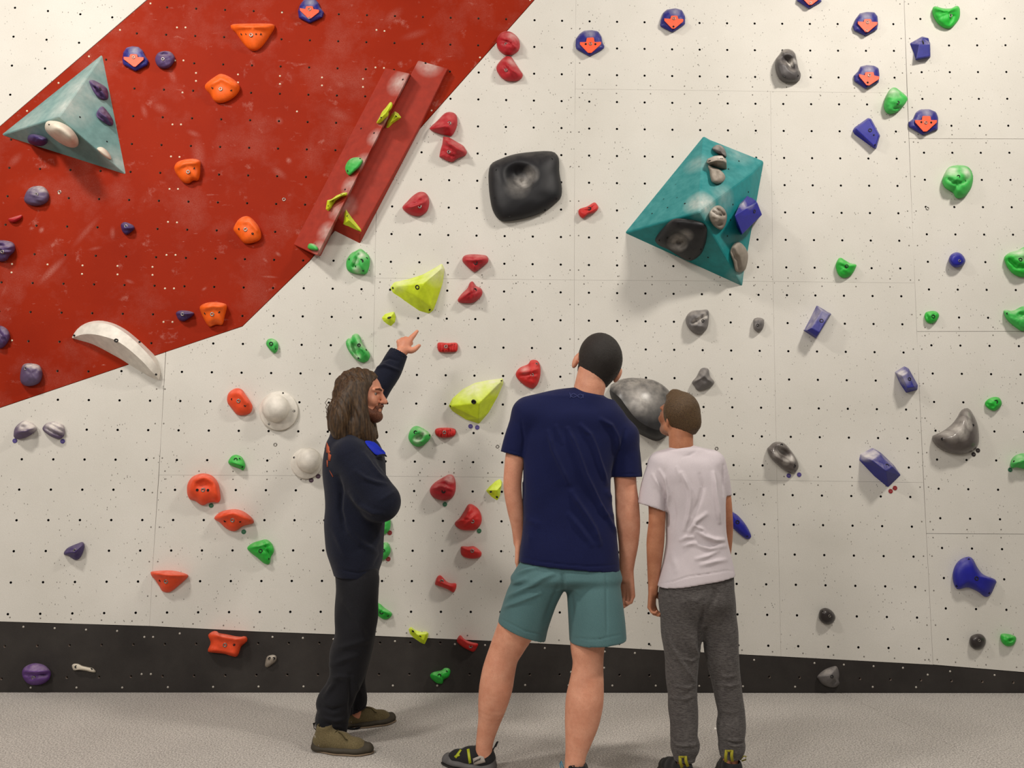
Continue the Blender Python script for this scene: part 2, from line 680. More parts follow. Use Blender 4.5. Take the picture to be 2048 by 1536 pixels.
for pts in ([(322, 770), (311, 1043), (301, 1250)], [(1152, -20), (1149, 384), (1147, 1280)], [(1808, 0), (1822, 384), (1838, 768), (1866, 1320)]):
    ys = np.arange(pts[0][1] + 8, pts[-1][1], 69.0)
    for y in ys:
        x = np.interp(y, [p[1] for p in pts], [p[0] for p in pts])
        ws += [(x - 8.5, y), (x + 8.5, y)]
for (x0, y0), (x1, y1) in (((1165, 178), (1800, 185)), ((760, 556), (1820, 566)), ((330, 950), (640, 951)), ((840, 953), (990, 954)), ((1500, 960), (1840, 965)), ((1836, 277), (2040, 278)), ((1850, 663), (2040, 662)), ((1866, 1067), (2040, 1067))):
    for x in np.arange(x0, x1, 68.0):
        y = y0 + (y1 - y0) * (x - x0) / (x1 - x0)
        ws += [(x, y - 8), (x, y + 8)]
for x in np.arange(20, 2040, 61):
    ws.append((x, kick(x) - 9))
screws('panel_screw', ws, GREYS, .0046, wall_back)

# ------------------------------------------------------------------ floor: two felt-covered crash mats meeting in a seam
floor = empty('floor', (0, 2.5, 0), kind='structure')
A_, B_ = FLOOR.at(1676, 1383), FLOOR.at(2000, 1536)
dr = (B_ - A_) / np.linalg.norm(B_ - A_)
A2, B2 = A_ - dr * 1.2, B_ + dr * 5
yb = lambda x: WALL_D + x * math.tan(WALL_YAW) - .004
nrm = np.array([-dr[1], dr[0], 0])


def mat_piece(pts, seam):
    bm = bmesh.new()
    top = [bm.verts.new((p[0], p[1], 0)) for p in pts]
    f = bm.faces.new(top)
    r = bmesh.ops.extrude_face_region(bm, geom=[f])
    for v in r['geom']:
        if isinstance(v, bmesh.types.BMVert):
            v.co.z = -.3
    bmesh.ops.recalc_face_normals(bm, faces=bm.faces)
    es = [e for e in bm.edges if all(abs(v.co.z) < 1e-6 for v in e.verts)]
    bmesh.ops.bevel(bm, geom=es, offset=.006, segments=3, profile=.5, affect='EDGES')
    me = bpy.data.meshes.new('crash_mat')
    bm.to_mesh(me)
    bm.free()
    me.materials.append(CARPET)
    o = bpy.data.objects.new('crash_mat', me)
    COL.objects.link(o)
    o.parent = floor
    o.location = (0, -2.5, 0)
    return o


xs = A_[0] + (yb(A_[0]) - A_[1]) / dr[1] * dr[0]
S0 = np.array([xs, yb(xs), 0])
S1 = S0 + dr * 12 * (1 if dr[1] < 0 else -1)
g = .0012
mat_piece([S0 - nrm * g, S1 - nrm * g, (-7.5, S1[1], 0), (-7.5, yb(-7.5), 0)], None)
mat_piece([S0 + nrm * g, (9.5, yb(9.5), 0), (9.5, S1[1], 0), S1 + nrm * g], None)
# ------------------------------------------------------------------ climbing holds: builders
def crom(pts, n, smooth=True):
    P = np.array([p[:2] for p in pts], float)
    m = len(P)
    if smooth:
        out = []
        for i in range(m):
            a, b, c, d = P[i - 1], P[i], P[(i + 1) % m], P[(i + 2) % m]
            for t in np.linspace(0, 1, 8, endpoint=False):
                out.append(.5 * ((2 * b) + (c - a) * t + (2 * a - 5 * b + 4 * c - d) * t * t + (3 * b - a - 3 * c + d) * t ** 3))
        P = np.array(out)
    Q = np.vstack([P, P[:1]])
    L = np.concatenate([[0], np.cumsum(np.linalg.norm(np.diff(Q, axis=0), axis=1))])
    s = np.linspace(0, L[-1], n, endpoint=False)
    return np.stack([np.interp(s, L, Q[:, 0]), np.interp(s, L, Q[:, 1])], -1)


def seg_d(p, a, b):
    a, b = np.array(a, float), np.array(b, float)
    t = np.clip(((p - a) @ (b - a)) / max((b - a) @ (b - a), 1e-9), 0, 1)
    return np.linalg.norm(p - (a + t[..., None] * (b - a)), axis=-1)


_ph = np.random.RandomState(5).uniform(0, 6.28, (12, 3))
_dr = np.random.RandomState(6).normal(0, 1, (12, 3))
_dr /= np.linalg.norm(_dr, axis=1)[:, None]


def wob(p, f, k=0, oct=5):
    """cheap smooth noise from a few crossed waves"""
    r = 0
    for i in range(oct):
        d = _dr[(i + k) % 12][:p.shape[-1]]
        r = r + np.sin(p @ d * f * (1 + .43 * i) + _ph[(i + k) % 12, 0]) / (1 + .35 * i)
    return r / 2.2


def scr(o, pts, at, kind):
    for q in pts:
        pos, n = at(q[0], q[1])
        if kind == 'bolt':
            put(BOLT, 'bolt', o, pos, n, q[2] if len(q) > 2 else .0125)
        elif kind == 'boltd':
            put(BOLTD, 'bolt', o, pos, n, q[2] if len(q) > 2 else .0125)
        else:
            put(SCREW, 'set_screw', o, pos, n, q[2] if len(q) > 2 else .0065)


GROUPS = {}


def hold(label, mat, tile, pts, h, peak=None, p=2.0, bolts=(), bd=(), screws_=(), ridges=(), pockets=(), plane=None, noise=.004, nf=.09, smooth=True, group=None, name='climbing_hold', N=44, K=11, lump=None, cut=None):
    plane = plane or WALL
    O = crom(tp(tile, pts), N, smooth)
    P = np.array(tp(tile, [peak])[0][:2]) if peak else O.mean(0)
    ridges = [(tp(tile, r[0]), r[1], r[2]) for r in ridges]
    pockets = [(tp(tile, [q[0]])[0], q[1], q[2], q[3], q[4]) for q in pockets]
    seed = int(O[0, 0] * 7 + O[0, 1] * 3) % 12
    ang = np.arctan2(O[:, 1] - P[1], O[:, 0] - P[0])
    rad = np.linalg.norm(O - P, axis=1)
    od = np.argsort(ang)
    a3 = np.concatenate([ang[od] - 2 * math.pi, ang[od], ang[od] + 2 * math.pi])
    r3 = np.tile(rad[od], 3)

    def hf(q, r=None):
        q = np.asarray(q, float)
        if r is None:
            v = q - P
            r = np.clip(np.linalg.norm(v, axis=-1) / np.interp(np.arctan2(v[..., 1], v[..., 0]), a3, r3), 0, 1)
        z = h * np.sqrt(np.clip(1 - r ** p, 0, 1))
        e = 1 - r ** 5
        for pl, w, a in ridges:
            d = min_d(q, pl)
            z = z + 1.5 * a * np.exp(-(d / w) ** 2) * e
        for c, rx, ry, rot, dep in pockets:
            v = q - np.array(c[:2])
            cr, sr = math.cos(rot), math.sin(rot)
            u = (v[..., 0] * cr + v[..., 1] * sr) / rx
            w = (-v[..., 0] * sr + v[..., 1] * cr) / ry
            g_ = u * u + w * w
            z = z - dep * np.exp(-g_ ** 1.6) * e
        if noise:
            z = z + noise * wob(q, nf * 6.28 / 1.6, seed) * e
        return np.maximum(z, .0015 * (r < .999))

    def min_d(q, pl):
        d = seg_d(q, pl[0], pl[1])
        for i in range(1, len(pl) - 1):
            d = np.minimum(d, seg_d(q, pl[i], pl[i + 1]))
        return d
    V = []
    rs = 1 - (np.linspace(0, 1, K) ** 1.35)
    for k, r in enumerate(rs[:-1]):
        q = P + (O - P) * r
        z = hf(q, np.full(N, r))
        V += [plane.at(q[i, 0], q[i, 1], -.003 if k == 0 else z[i]) for i in range(N)]
    V.append(plane.at(P[0], P[1], float(hf(P[None], np.zeros(1))[0])))
    fs = []
    for k in range(K - 2):
        for i in range(N):
            j = (i + 1) % N
            fs.append((k * N + i, k * N + j, (k + 1) * N + j, (k + 1) * N + i))
    b = (K - 2) * N
    fs += [(b + i, b + (i + 1) % N, len(V) - 1) for i in range(N)]
    c = plane.at(P[0], P[1])
    o = ob(name, V, fs, mat, None, smooth, c, label, 'hold', group)
    fix_normals(o)

    def at(x, y):
        z = float(hf(np.array([[x, y]]))[0])
        return plane.at(x, y, z + .001), plane.n
    scr(o, tp(tile, bolts), at, 'bolt')
    scr(o, tp(tile, bd), at, 'boltd')
    scr(o, tp(tile, screws_), at, 'screw')
    o['_at'] = 0
    return o, at


def facet(label, mat, tile, vs, faces, bolts=(), bd=(), screws_=(), plane=None, bevel=.005, group=None, name='climbing_hold', cat='hold', flat=True):
    """angular hold or volume: pixel corners with their height off the surface, and flat faces"""
    plane = plane or WALL
    W = [plane.at(v[0], v[1], v[2] if len(v) > 2 else -.003) for v in tp(tile, vs)]
    bm = bmesh.new()
    c = np.mean(W, axis=0)
    bv = [bm.verts.new(w - c) for w in W]
    for f in faces:
        bm.faces.new([bv[i] for i in f])
    bmesh.ops.recalc_face_normals(bm, faces=bm.faces)
    fc = [f for f in bm.faces]
    tot = sum(f.normal.dot(Vector(CAM - c - np.array(f.calc_center_median()))) for f in fc)
    if tot < 0:
        for f in bm.faces:
            f.normal_flip()
    es = [e for e in bm.edges if len(e.link_faces) == 2]
    if bevel:
        bmesh.ops.bevel(bm, geom=es, offset=bevel, segments=2, profile=.5, affect='EDGES', clamp_overlap=True)
    me = bpy.data.meshes.new(name)
    bm.to_mesh(me)
    bm.free()
    me.materials.append(mat)
    o = bpy.data.objects.new(name, me)
    COL.objects.link(o)
    o.location = c
    o['_o'] = tuple(c)
    tag(o, label, cat, group)
    FP = [face_plane(W[f[0]], W[f[1]], W[f[2]]) for f in faces]

    def mk(fi):
        return lambda x, y: (FP[fi].at(x, y, .001), FP[fi].n)
    for lst, kd in ((bolts, 'bolt'), (bd, 'boltd'), (screws_, 'screw')):
        for q in lst:
            t = tp(tile, [q[:2]])[0]
            scr(o, [t + tuple(q[3:])], mk(q[2]), kd)
    return o, FP


def arrow_hold(label, tile, pts, arrow, bolts, sc=()):
    o, at = hold(label, BLUEP, tile, pts, .034, p=5, noise=.0006, group='navy holds with an orange arrow', smooth=False, N=48)
    l, a, c, t_r, t_l = arrow[0], arrow[2], arrow[3], arrow[7], arrow[8]
    r = arrow[5]
    bt = (l[1] + r[1]) / 2 - 7
    arrow = [(l[0], l[1] - 8), (a[0] - 5, bt), (a[0] - 1, a[1] + 2), (a[0] + 4, a[1] - 3), (c[0] - 4, c[1] - 3), (c[0] + 1, c[1] + 2), (c[0] + 5, bt), (r[0], r[1] - 8), (r[0] - 1, r[1] + 12), t_r, t_l, (l[0] + 1, l[1] + 12)]
    A = crom(tp(tile, arrow), 64, False)
    V = []
    for dz in (-.006, .0085, .0105):
        s = 1.0 if dz < .009 else .95
        m = A.mean(0)
        for q in A:
            q2 = m + (q - m) * s
            z = at(*m)[0]
            V.append(WALL.at(q2[0], q2[1], .034 + dz))
    n = len(A)
    fs = [(k * n + i, k * n + (i + 1) % n, (k + 1) * n + (i + 1) % n, (k + 1) * n + i) for k in range(2) for i in range(n)]
    fs.append(list(range(2 * n, 3 * n)))
    i_ = ob('arrow_inlay', V, fs, ORANGEA, o)
    i_['label'] = 'orange arrow pointing down'
    fix_normals(i_)
    ata = lambda x, y: (WALL.at(x, y, .0455), WALL.n)
    scr(o, tp(tile, bolts), ata, 'bolt')
    scr(o, tp(tile, sc), ata, 'screw')


ORANGE = resin('orange_resin', (252, 104, 20), .5, .18)
CORAL = resin('red_orange_resin', (242, 82, 40), .5, .22)
ORANGEA = resin('orange_arrow_resin', (255, 96, 56), .45, .06)
REDH = resin('crimson_resin', (186, 36, 46), .5, .28)
REDB = resin('bright_red_resin', (206, 40, 38), .5, .15)
GREEN = resin('green_resin', (44, 190, 62), .5, .28)
GREENC = resin('chalky_green_resin', (66, 190, 84), .55, .55)
LIME = resin('fluorescent_yellow_resin', (214, 236, 44), .5, .35)
BLUEP = resin('navy_resin', (42, 42, 128), .4, .4)
BLUE = resin('blue_resin', (34, 36, 152), .45, .18)
BLUEC = resin('chalky_blue_resin', (46, 48, 138), .5, .7)
PURP = resin('purple_resin', (88, 66, 112), .5, .35)
PURPD = resin('dark_purple_resin', (66, 50, 104), .5, .18)
PURPC = resin('chalky_purple_resin', (98, 82, 114), .6, 1.0)
VIOLET = resin('violet_resin', (104, 66, 138), .5, .3)
GREY = resin('grey_resin', (116, 112, 111), .45, .4)
DGREY = resin('dark_grey_resin', (86, 82, 82), .4, .5)
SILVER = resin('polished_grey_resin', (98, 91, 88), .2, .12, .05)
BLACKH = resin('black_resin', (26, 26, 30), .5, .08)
CHARC = resin('charcoal_resin', (58, 58, 60), .3, .45, .08)
EGG = resin('brown_black_resin', (52, 46, 46), .3, .1, .08)
TAN = resin('stone_resin', (146, 136, 124), .6, .5)
CREAMH = resin('cream_resin', (226, 216, 198), .55, .1, .12)
WHITEH = resin('white_fibreglass', (232, 226, 215), .5, .05, .08)
TEAL = resin('teal_gritted_paint', (24, 136, 138), .5, .1, .05)
SLATE = resin('blue_grey_gritted_paint', (112, 152, 150), .6, .25, .1)
REDV = resin('red_gritted_paint', (160, 43, 22), .6, .05, .06)

gO, gR, gG, gB, gP, gY, gK, gW = ('orange holds', 'red holds', 'green holds', 'blue holds', 'purple holds', 'yellow holds', 'grey and black holds', 'white and cream holds')

# ------------------------------------------------------------------ volumes
vol_l, FL = facet('chalky blue grey pyramid volume on the red wall', SLATE, None, [(205, 108), (2, 270), (253, 350), (117, 233, .27)], [(1, 0, 3), (0, 2, 3), (1, 3, 2)],
                  screws_=[(160, 234, 1, .005), (214, 283, 1, .005), (245, 305, 1, .005)], bevel=.008, name='climbing_volume', cat='volume')
vol_t, FT = facet('large teal faceted volume high on the white wall', TEAL, None, [(1408, 272), (1528, 322), (1485, 573), (1249, 466), (1398, 423, .42), (1505, 345, .10)],
                  [(3, 0, 4), (0, 5, 4), (0, 1, 5), (1, 2, 5), (5, 2, 4), (3, 4, 2)],
                  screws_=[(x, y, f, .005) for x, y, f in ((1327, 398, 0), (1335, 415, 0), (1354, 395, 0), (1370, 407, 0), (1304, 427, 0), (1351, 369, 0), (1374, 342, 0), (1369, 445 - 38, 0), (1478, 322, 1), (1457, 338, 1),
                                                           (1466, 409, 4), (1461, 440, 4), (1455, 472, 4), (1497, 384, 4), (1416, 515, 5), (1340, 478, 5))], bevel=.01, name='climbing_volume', cat='volume')
# two long red wedges side by side
wl, FWL = facet('long red wedge volume, the left and raised one of the pair', REDV, None,
                [(770, 136), (823, 150), (641, 513), (586, 489), (819, 147, .13), (634, 511, .13)],
                [(0, 4, 5, 3), (0, 1, 4), (1, 2, 5, 4), (3, 5, 2)], screws_=[(805.5, 159, 0, .006), (748, 266, 0, .006), (722, 257, 0, .006), (690, 379, 0, .006), (630, 488, 0, .006)],
                bevel=.006, name='climbing_volume', cat='volume', group='red wedge volumes')
wr, FWR = facet('long red wedge volume along the edge of the white wall', REDV, None,
                [(841, 122), (898, 138), (838, 262), (720, 488), (662, 459), (836, 121, .06), (895, 138, .05), (834, 263, .05), (721, 468, .055), (671, 434, .065)],
                [(5, 6, 7, 8, 9), (0, 1, 6, 5), (1, 2, 7, 6), (2, 3, 8, 7), (3, 4, 9, 8), (4, 0, 5, 9)],
                screws_=[(851, 118 + 8, 0, .006), (736, 335, 0, .006)], bevel=.006, name='climbing_volume', cat='volume', group='red wedge volumes')

# ------------------------------------------------------------------ orange
hold('wide orange jug with a flat top lip near the top of the red wall', ORANGE, None, [(461, 51), (470, 48), (505, 47), (545, 48), (549, 56), (540, 72), (525, 93), (512, 102), (500, 100), (487, 88), (473, 68), (463, 58)], .075,
     (505, 55), 1.6, [(502, 70)], screws_=[(483, 68), (521, 68), (492, 68, .005), (512, 68, .005)], ridges=[([(466, 53), (545, 53)], 6, .012)], group=gO, noise=.001)
hold('rounded orange pentagon jug below the wide orange lip jug', ORANGE, 'A1', [(1640, 680), (1680, 640), (1740, 600), (1770, 590), (1830, 610), (1900, 660), (1920, 700), (1905, 745), (1860, 790), (1800, 820), (1750, 825), (1710, 805), (1680, 755), (1645, 715)], .06,
     (1770, 650), 2.6, [(1765, 712)], screws_=[(1698, 700), (1848, 720)], ridges=[([(1670, 670), (1770, 620), (1890, 680)], 9, .012)], group=gO, noise=.001)
hold('orange shield jug with a notched foot in the middle of the red wall', ORANGE, 'A1', [(1395, 1330), (1420, 1295), (1480, 1275), (1550, 1270), (1600, 1285), (1604, 1320), (1600, 1400), (1585, 1445), (1550, 1445), (1525, 1462), (1500, 1470), (1460, 1455), (1415, 1400), (1396, 1360)], .065,
     (1500, 1330), 2.4, [(1505, 1375)], screws_=[(1550, 1345)], ridges=[([(1405, 1335), (1480, 1295), (1590, 1295)], 7, .016)], pockets=[((1550, 1450), 7, 5, 0, .02)], group=gO, noise=.001)
hold('upright orange oval jug left of the red wedge feet', ORANGE, None, [(467, 456), (475, 441), (487, 433), (500, 434), (515, 449), (522, 465), (521, 478), (510, 485), (490, 487), (477, 474), (468, 462)], .06,
     (500, 456), 2.6, [(491, 459)], screws_=[(478, 458), (505, 467, .007)], ridges=[([(480, 443), (500, 440), (516, 460)], 6, .01)], group=gO, noise=.001)
hold('orange bucket jug at the lower tip of the red wall', ORANGE, 'B1', [(1600, 915), (1640, 890), (1700, 880), (1770, 885), (1812, 900), (1815, 930), (1800, 990), (1780, 1062), (1740, 1062), (1715, 1066), (1680, 1080), (1650, 1050), (1620, 995), (1600, 945)], .07,
     (1710, 935), 2.4, [(1697, 978)], screws_=[(1640, 970), (1752, 960)], ridges=[([(1612, 925), (1700, 900), (1805, 915)], 8, .018)], pockets=[((1715, 1060), 12, 5, 0, .03)], group=gO, noise=.001)
hold('red-orange slanted jug left of the larger white dome', CORAL, 'C1', [(1815, 120), (1830, 70), (1880, 35), (1930, 40), (1960, 75), (2010, 150), (2020, 190), (2005, 230), (1960, 250), (1900, 248), (1860, 205), (1825, 160)], .06,
     (1925, 120), 2.6, [(1908, 135)], screws_=[(1855, 122), (1960, 172, .007)], ridges=[([(1850, 70), (1920, 65), (1985, 150)], 7, .01)], group=gO, noise=.001)
hold('large red-orange horseshoe jug with a central tongue', CORAL, 'C1', [(1495, 850), (1500, 800), (1530, 750), (1580, 722), (1640, 715), (1700, 735), (1745, 790), (1760, 860), (1765, 920), (1745, 950), (1700, 945), (1660, 955), (1630, 972), (1600, 965), (1560, 935), (1520, 925), (1500, 890)], .08,
     (1630, 810), 2.6, [(1625, 848)], screws_=[(1577, 848, .008), (1663, 850, .008)], ridges=[([(1515, 850), (1545, 770), (1640, 735), (1720, 790), (1745, 880)], 8, .02)], pockets=[((1630, 800), 16, 10, 0, .02)], group=gO, noise=.001)
hold('red-orange boat-shaped jug below the horseshoe jug', CORAL, 'C1', [(1712, 1075), (1760, 1025), (1830, 1005), (1900, 1003), (1960, 1025), (2015, 1070), (2032, 1110), (1990, 1125), (1940, 1140), (1890, 1175), (1845, 1175), (1800, 1150), (1760, 1110)], .07,
     (1870, 1060), 2.2, [(1860, 1090)], screws_=[(1800, 1095, .008), (1920, 1100)], ridges=[([(1730, 1065), (1860, 1025), (2010, 1085)], 7, .018)], group=gO, noise=.001)
hold('red-orange ledge with a pointed keel above the black kickboard', CORAL, None, [(301, 1144), (310, 1142), (345, 1141), (373, 1148), (376, 1154), (366, 1164), (347, 1180), (337, 1185), (325, 1183), (318, 1172), (310, 1160), (303, 1152)], .07,
     (338, 1152), 1.7, [(332, 1163)], screws_=[(320, 1161)], ridges=[([(304, 1147), (372, 1152)], 5, .014)], group=gO, noise=.001)
hold('red-orange bone-shaped jug on the black kickboard', CORAL, 'D1', [(1665, 470), (1695, 445), (1730, 438), (1750, 455), (1810, 465), (1880, 480), (1930, 485), (1965, 480), (1980, 500), (1975, 525), (1930, 565), (1900, 642), (1850, 640), (1790, 622), (1720, 615), (1668, 608), (1662, 590), (1685, 535), (1668, 490)], .06,
     (1800, 545), 4, [(1800, 552)], screws_=[(1872, 550, .007)], ridges=[([(1690, 460), (1820, 490), (1960, 500)], 6, .02), ([(1680, 595), (1890, 628)], 4, .008)], group=gO, noise=.001)

# ------------------------------------------------------------------ red
hold('red ball-shaped hold beside the upper red wall edge, higher of two', REDH, None, [(993, 88), (995, 74), (1005, 64), (1020, 63), (1035, 74), (1040, 90), (1036, 103), (1024, 110), (1008, 109), (997, 100)], .07, (1018, 86), 2.2, [(1012, 88, .01)], ridges=[([(1000, 75), (1020, 80), (1036, 100)], 3, .012), ([(1012, 66), (1030, 74), (1038, 92)], 3, .01)], group=gR)
hold('red angular hold beside the upper red wall edge, lower of two', REDH, None, [(993, 133), (1000, 122), (1012, 112), (1022, 113), (1030, 125), (1040, 140), (1046, 150), (1040, 160), (1022, 163), (1005, 158), (994, 143)], .065, (1016, 138), 1.5, [(1012, 140, .01)], ridges=[([(1005, 120), (1020, 135), (1040, 152)], 4, .012)], group=gR)
hold('dark red wedge sloper at the bend of the red wall edge', REDH, 'A2', [(1387, 1030), (1400, 1010), (1450, 965), (1510, 905), (1560, 895), (1600, 915), (1612, 960), (1605, 1020), (1570, 1085), (1535, 1085), (1480, 1075), (1410, 1050)], .075, (1535, 1000), 1.35, [(1547, 985, .0115)], ridges=[([(1395, 1025), (1530, 1010)], 5, .01)], group=gR)
hold('dark red fluted pinch just below the wedge sloper at the bend', REDH, 'A2', [(1497, 1090), (1540, 1095), (1600, 1130), (1660, 1165), (1690, 1215), (1680, 1245), (1620, 1265), (1570, 1300), (1520, 1285), (1465, 1255), (1475, 1200), (1490, 1150)], .065, (1570, 1195), 2, [(1543, 1215, .011)], ridges=[([(1500, 1120), (1600, 1180), (1685, 1225)], 5, .022), ([(1475, 1200), (1580, 1250)], 3, -.008)], group=gR, smooth=False)
hold('dark red shell sloper left of the big black pocket plate', REDH, 'B2', [(1170, 125), (1210, 75), (1260, 25), (1310, -2), (1355, 5), (1380, 40), (1386, 100), (1365, 160), (1320, 190), (1270, 192), (1210, 170)], .075, (1300, 95), 1.6, [(1310, 115, .0115)], ridges=[([(1180, 118), (1270, 70), (1350, 20)], 3, .008), ([(1180, 135), (1280, 110), (1370, 70)], 3, .008)], group=gR)
hold('short red pinch right of the big black pocket plate', REDB, 'B3', [(530, 165), (540, 135), (600, 115), (650, 85), (672, 88), (692, 128), (660, 165), (610, 180), (570, 210), (545, 198)], .05, (612, 145), 3, bd=[(620, 132, .011)], ridges=[([(540, 140), (610, 150), (675, 100)], 3, -.006)], group=gR, noise=.001)
hold('dark red ribbed bowl sloper, upper of the pair right of the large yellow wedge', REDH, 'B2', [(1650, 550), (1665, 510), (1720, 498), (1790, 500), (1845, 510), (1860, 540), (1850, 570), (1810, 600), (1755, 640), (1720, 625), (1680, 590)], .07, (1757, 560), 1.8, bd=[(1757, 567, .012)], ridges=[([(1658, 545), (1855, 540)], 3, .012), ([(1665, 520), (1850, 520)], 2.5, .008)], group=gR)
hold('dark red tilted sloper, lower of the pair right of the large yellow wedge', REDH, 'B2', [(1612, 865), (1640, 820), (1690, 770), (1710, 725), (1735, 715), (1760, 750), (1800, 770), (1812, 810), (1790, 850), (1740, 885), (1680, 890), (1630, 885)], .07, (1735, 810), 1.6, bd=[(1752, 783, .011)], ridges=[([(1625, 860), (1720, 790)], 3, .01), ([(1720, 730), (1740, 840)], 3, .008)], group=gR)
BAR = dict(group=gR, noise=.001)
hold('small red notched bar right of the pointing hand', REDB, 'B2', [(1450, 1220), (1465, 1203), (1530, 1207), (1600, 1205), (1615, 1225), (1612, 1265), (1590, 1280), (1480, 1282), (1455, 1265)], .045, (1530, 1243), 4, [(1520, 1237, .011)], ridges=[([(x, 1205), (x - 4, 1285)], 2, -.014) for x in (1480, 1502, 1545, 1568, 1590)], **BAR)
hold('small red notched bar beside the green ring pocket', REDB, 'C2', [(1430, 385), (1440, 358), (1480, 350), (1550, 350), (1592, 360), (1600, 385), (1590, 412), (1550, 427), (1490, 430), (1445, 415)], .045, (1515, 390), 4, [(1507, 387, .011)], ridges=[([(x, 350), (x - 4, 430)], 2, -.014) for x in (1462, 1486, 1535, 1556, 1578)], **BAR)
hold('bright red ridged cone left of the man in shorts', REDB, None, [(1032, 745), (1040, 735), (1056, 728), (1062, 720), (1075, 721), (1081, 735), (1080, 755), (1073, 772), (1062, 777), (1045, 768), (1033, 755)], .065, (1062, 750), 1.7, [(1064, 750, .011), (1073, 728, .008)], ridges=[([(1035, 745), (1060, 742), (1080, 738)], 2.5, .012), ([(1038, 752), (1075, 748)], 2, -.006)], group=gR)
hold('large red scallop with curved ribs, right of the crossed arm elbow', REDH, 'C2', [(1390, 860), (1400, 820), (1440, 780), (1500, 745), (1545, 723), (1580, 735), (1598, 790), (1595, 860), (1570, 910), (1520, 932), (1460, 925), (1410, 900)], .08, (1510, 845), 1.8, bd=[(1500, 858, .012)], ridges=[([(1400, 840), (1490, 820), (1580, 850)], 3, .012), ([(1440, 785), (1520, 775), (1590, 800)], 3, .012), ([(1500, 748), (1550, 745), (1590, 765)], 2.5, .01)], group=gR)
hold('red pointed scallop low on the wall with a green dot at its corner', REDB, 'C2', [(1590, 1110), (1630, 1070), (1670, 1010), (1695, 965), (1730, 962), (1780, 1000), (1805, 1060), (1800, 1120), (1760, 1165), (1700, 1172), (1640, 1165), (1600, 1140)], .075, (1720, 1085), 1.6, [(1733, 1100, .011)], ridges=[([(1600, 1115), (1680, 1060), (1720, 975)], 4, .014), ([(1640, 1150), (1740, 1060)], 3, .008)], group=gR)
hold('red blunt nub straight below the pointed scallop', REDB, 'C2', [(1637, 1310), (1650, 1298), (1700, 1300), (1745, 1298), (1790, 1330), (1806, 1355), (1790, 1388), (1730, 1398), (1670, 1387), (1640, 1360)], .05, (1715, 1345), 2.8, [(1730, 1335, .011)], ridges=[([(1650, 1310), (1790, 1350)], 4, .006)], **BAR)
hold('red bow-tie crimp on the white wall above the yellow crimp', REDB, 'D2', [(1432, 55), (1448, 8), (1470, -8), (1490, 5), (1525, 42), (1560, 57), (1600, 58), (1602, 95), (1580, 132), (1535, 108), (1485, 88), (1437, 72)], .045, (1515, 65), 3, [(1487, 42, .011)], ridges=[([(1445, 40), (1590, 95)], 4, .008)], **BAR)
hold('red bow-tie crimp across the edge of the black kickboard', REDB, 'D2', [(1605, 520), (1632, 472), (1665, 503), (1720, 527), (1775, 540), (1772, 565), (1742, 606), (1690, 588), (1640, 558)], .045, (1690, 545), 3, [(1717, 562, .011)], ridges=[([(1625, 500), (1760, 560)], 4, .008)], **BAR)
hold('tiny dark red foothold on the red wall near the left edge', REDH, 'B1', [(65, 215), (100, 203), (140, 190), (175, 183), (172, 208), (120, 242), (80, 240)], .035, (115, 215), 2, noise=.001, group=gR)

# ------------------------------------------------------------------ purple
hold('round purple knob with a slot beside the arrow hold on the red wall', PURP, 'A1', [(1240, 475), (1262, 425), (1310, 408), (1365, 415), (1398, 455), (1390, 500), (1355, 540), (1310, 550), (1262, 530)], .05, (1315, 475), 2.4, [(1303, 472, .011)], pockets=[((1312, 432), 8, 3.2, 0, .03)], group=gP)
hold('chalky purple lump under the blue grey pyramid', PURPC, None, [(48, 400), (55, 380), (70, 372), (88, 374), (98, 388), (95, 403), (80, 411), (60, 410)], .06, (72, 392), 2, [(73, 389, .011)], group=gP)
hold('purple fluted ball cut by the left frame edge, upper one', PURP, 'B1', [(-60, 450), (-40, 395), (20, 385), (95, 400), (120, 430), (115, 475), (80, 510), (50, 548), (0, 556), (-50, 530)], .065, (25, 465), 2, [(18, 478, .011)], ridges=[([(-40, 450), (110, 440)], 3, .01), ([(-40, 480), (105, 480)], 3, .01)], pockets=[((5, 430), 7, 4, 0, .03)], group=gP)
hold('small dark purple pointed foothold in the middle of the red wall', PURPD, 'B1', [(968, 258), (1000, 240), (1060, 262), (1077, 290), (1050, 320), (1015, 343), (985, 325), (970, 292)], .045, (1012, 280), 1.7, [(1008, 275, .011)], ridges=[([(975, 290), (1070, 290)], 3, .008)], group=gP)
hold('dark purple bowl foothold left of the orange bucket jug', PURPD, 'B1', [(1408, 965), (1440, 948), (1500, 950), (1545, 962), (1552, 978), (1515, 1010), (1470, 1034), (1430, 1022), (1412, 990)], .05, (1470, 978), 1.7, [(1460, 977, .011)], ridges=[([(1415, 970), (1545, 975)], 3, .008)], group=gP)
hold('purple cracked ball cut by the left frame edge, lower one', PURP, 'B1', [(-70, 1150), (-50, 1085), (10, 1070), (60, 1100), (80, 1150), (60, 1205), (10, 1252), (-50, 1225)], .06, (5, 1155), 2, ridges=[([(-20, 1100), (20, 1160), (50, 1200)], 3, -.012)], group=gP)
hold('chalky purple cylinder hold at the lower edge of the red wall', PURPC, None, [(40, 752), (44, 733), (52, 727), (66, 727), (80, 732), (85, 748), (80, 764), (68, 771), (52, 772), (42, 765)], .075, (62, 746), 2.6, [(52, 737, .011)], group=gP)
hold('chalk-topped purple lump at far left, left of the pair with dots', PURPC, 'C1', [(108, 405), (120, 350), (165, 305), (205, 290), (250, 305), (290, 340), (292, 370), (250, 405), (200, 432), (150, 442), (115, 430)], .065, (190, 365), 1.8, ridges=[([(130, 390), (200, 380), (280, 350)], 4, .012)], pockets=[((185, 345), 5, 3, 0, .015)], group=gP)
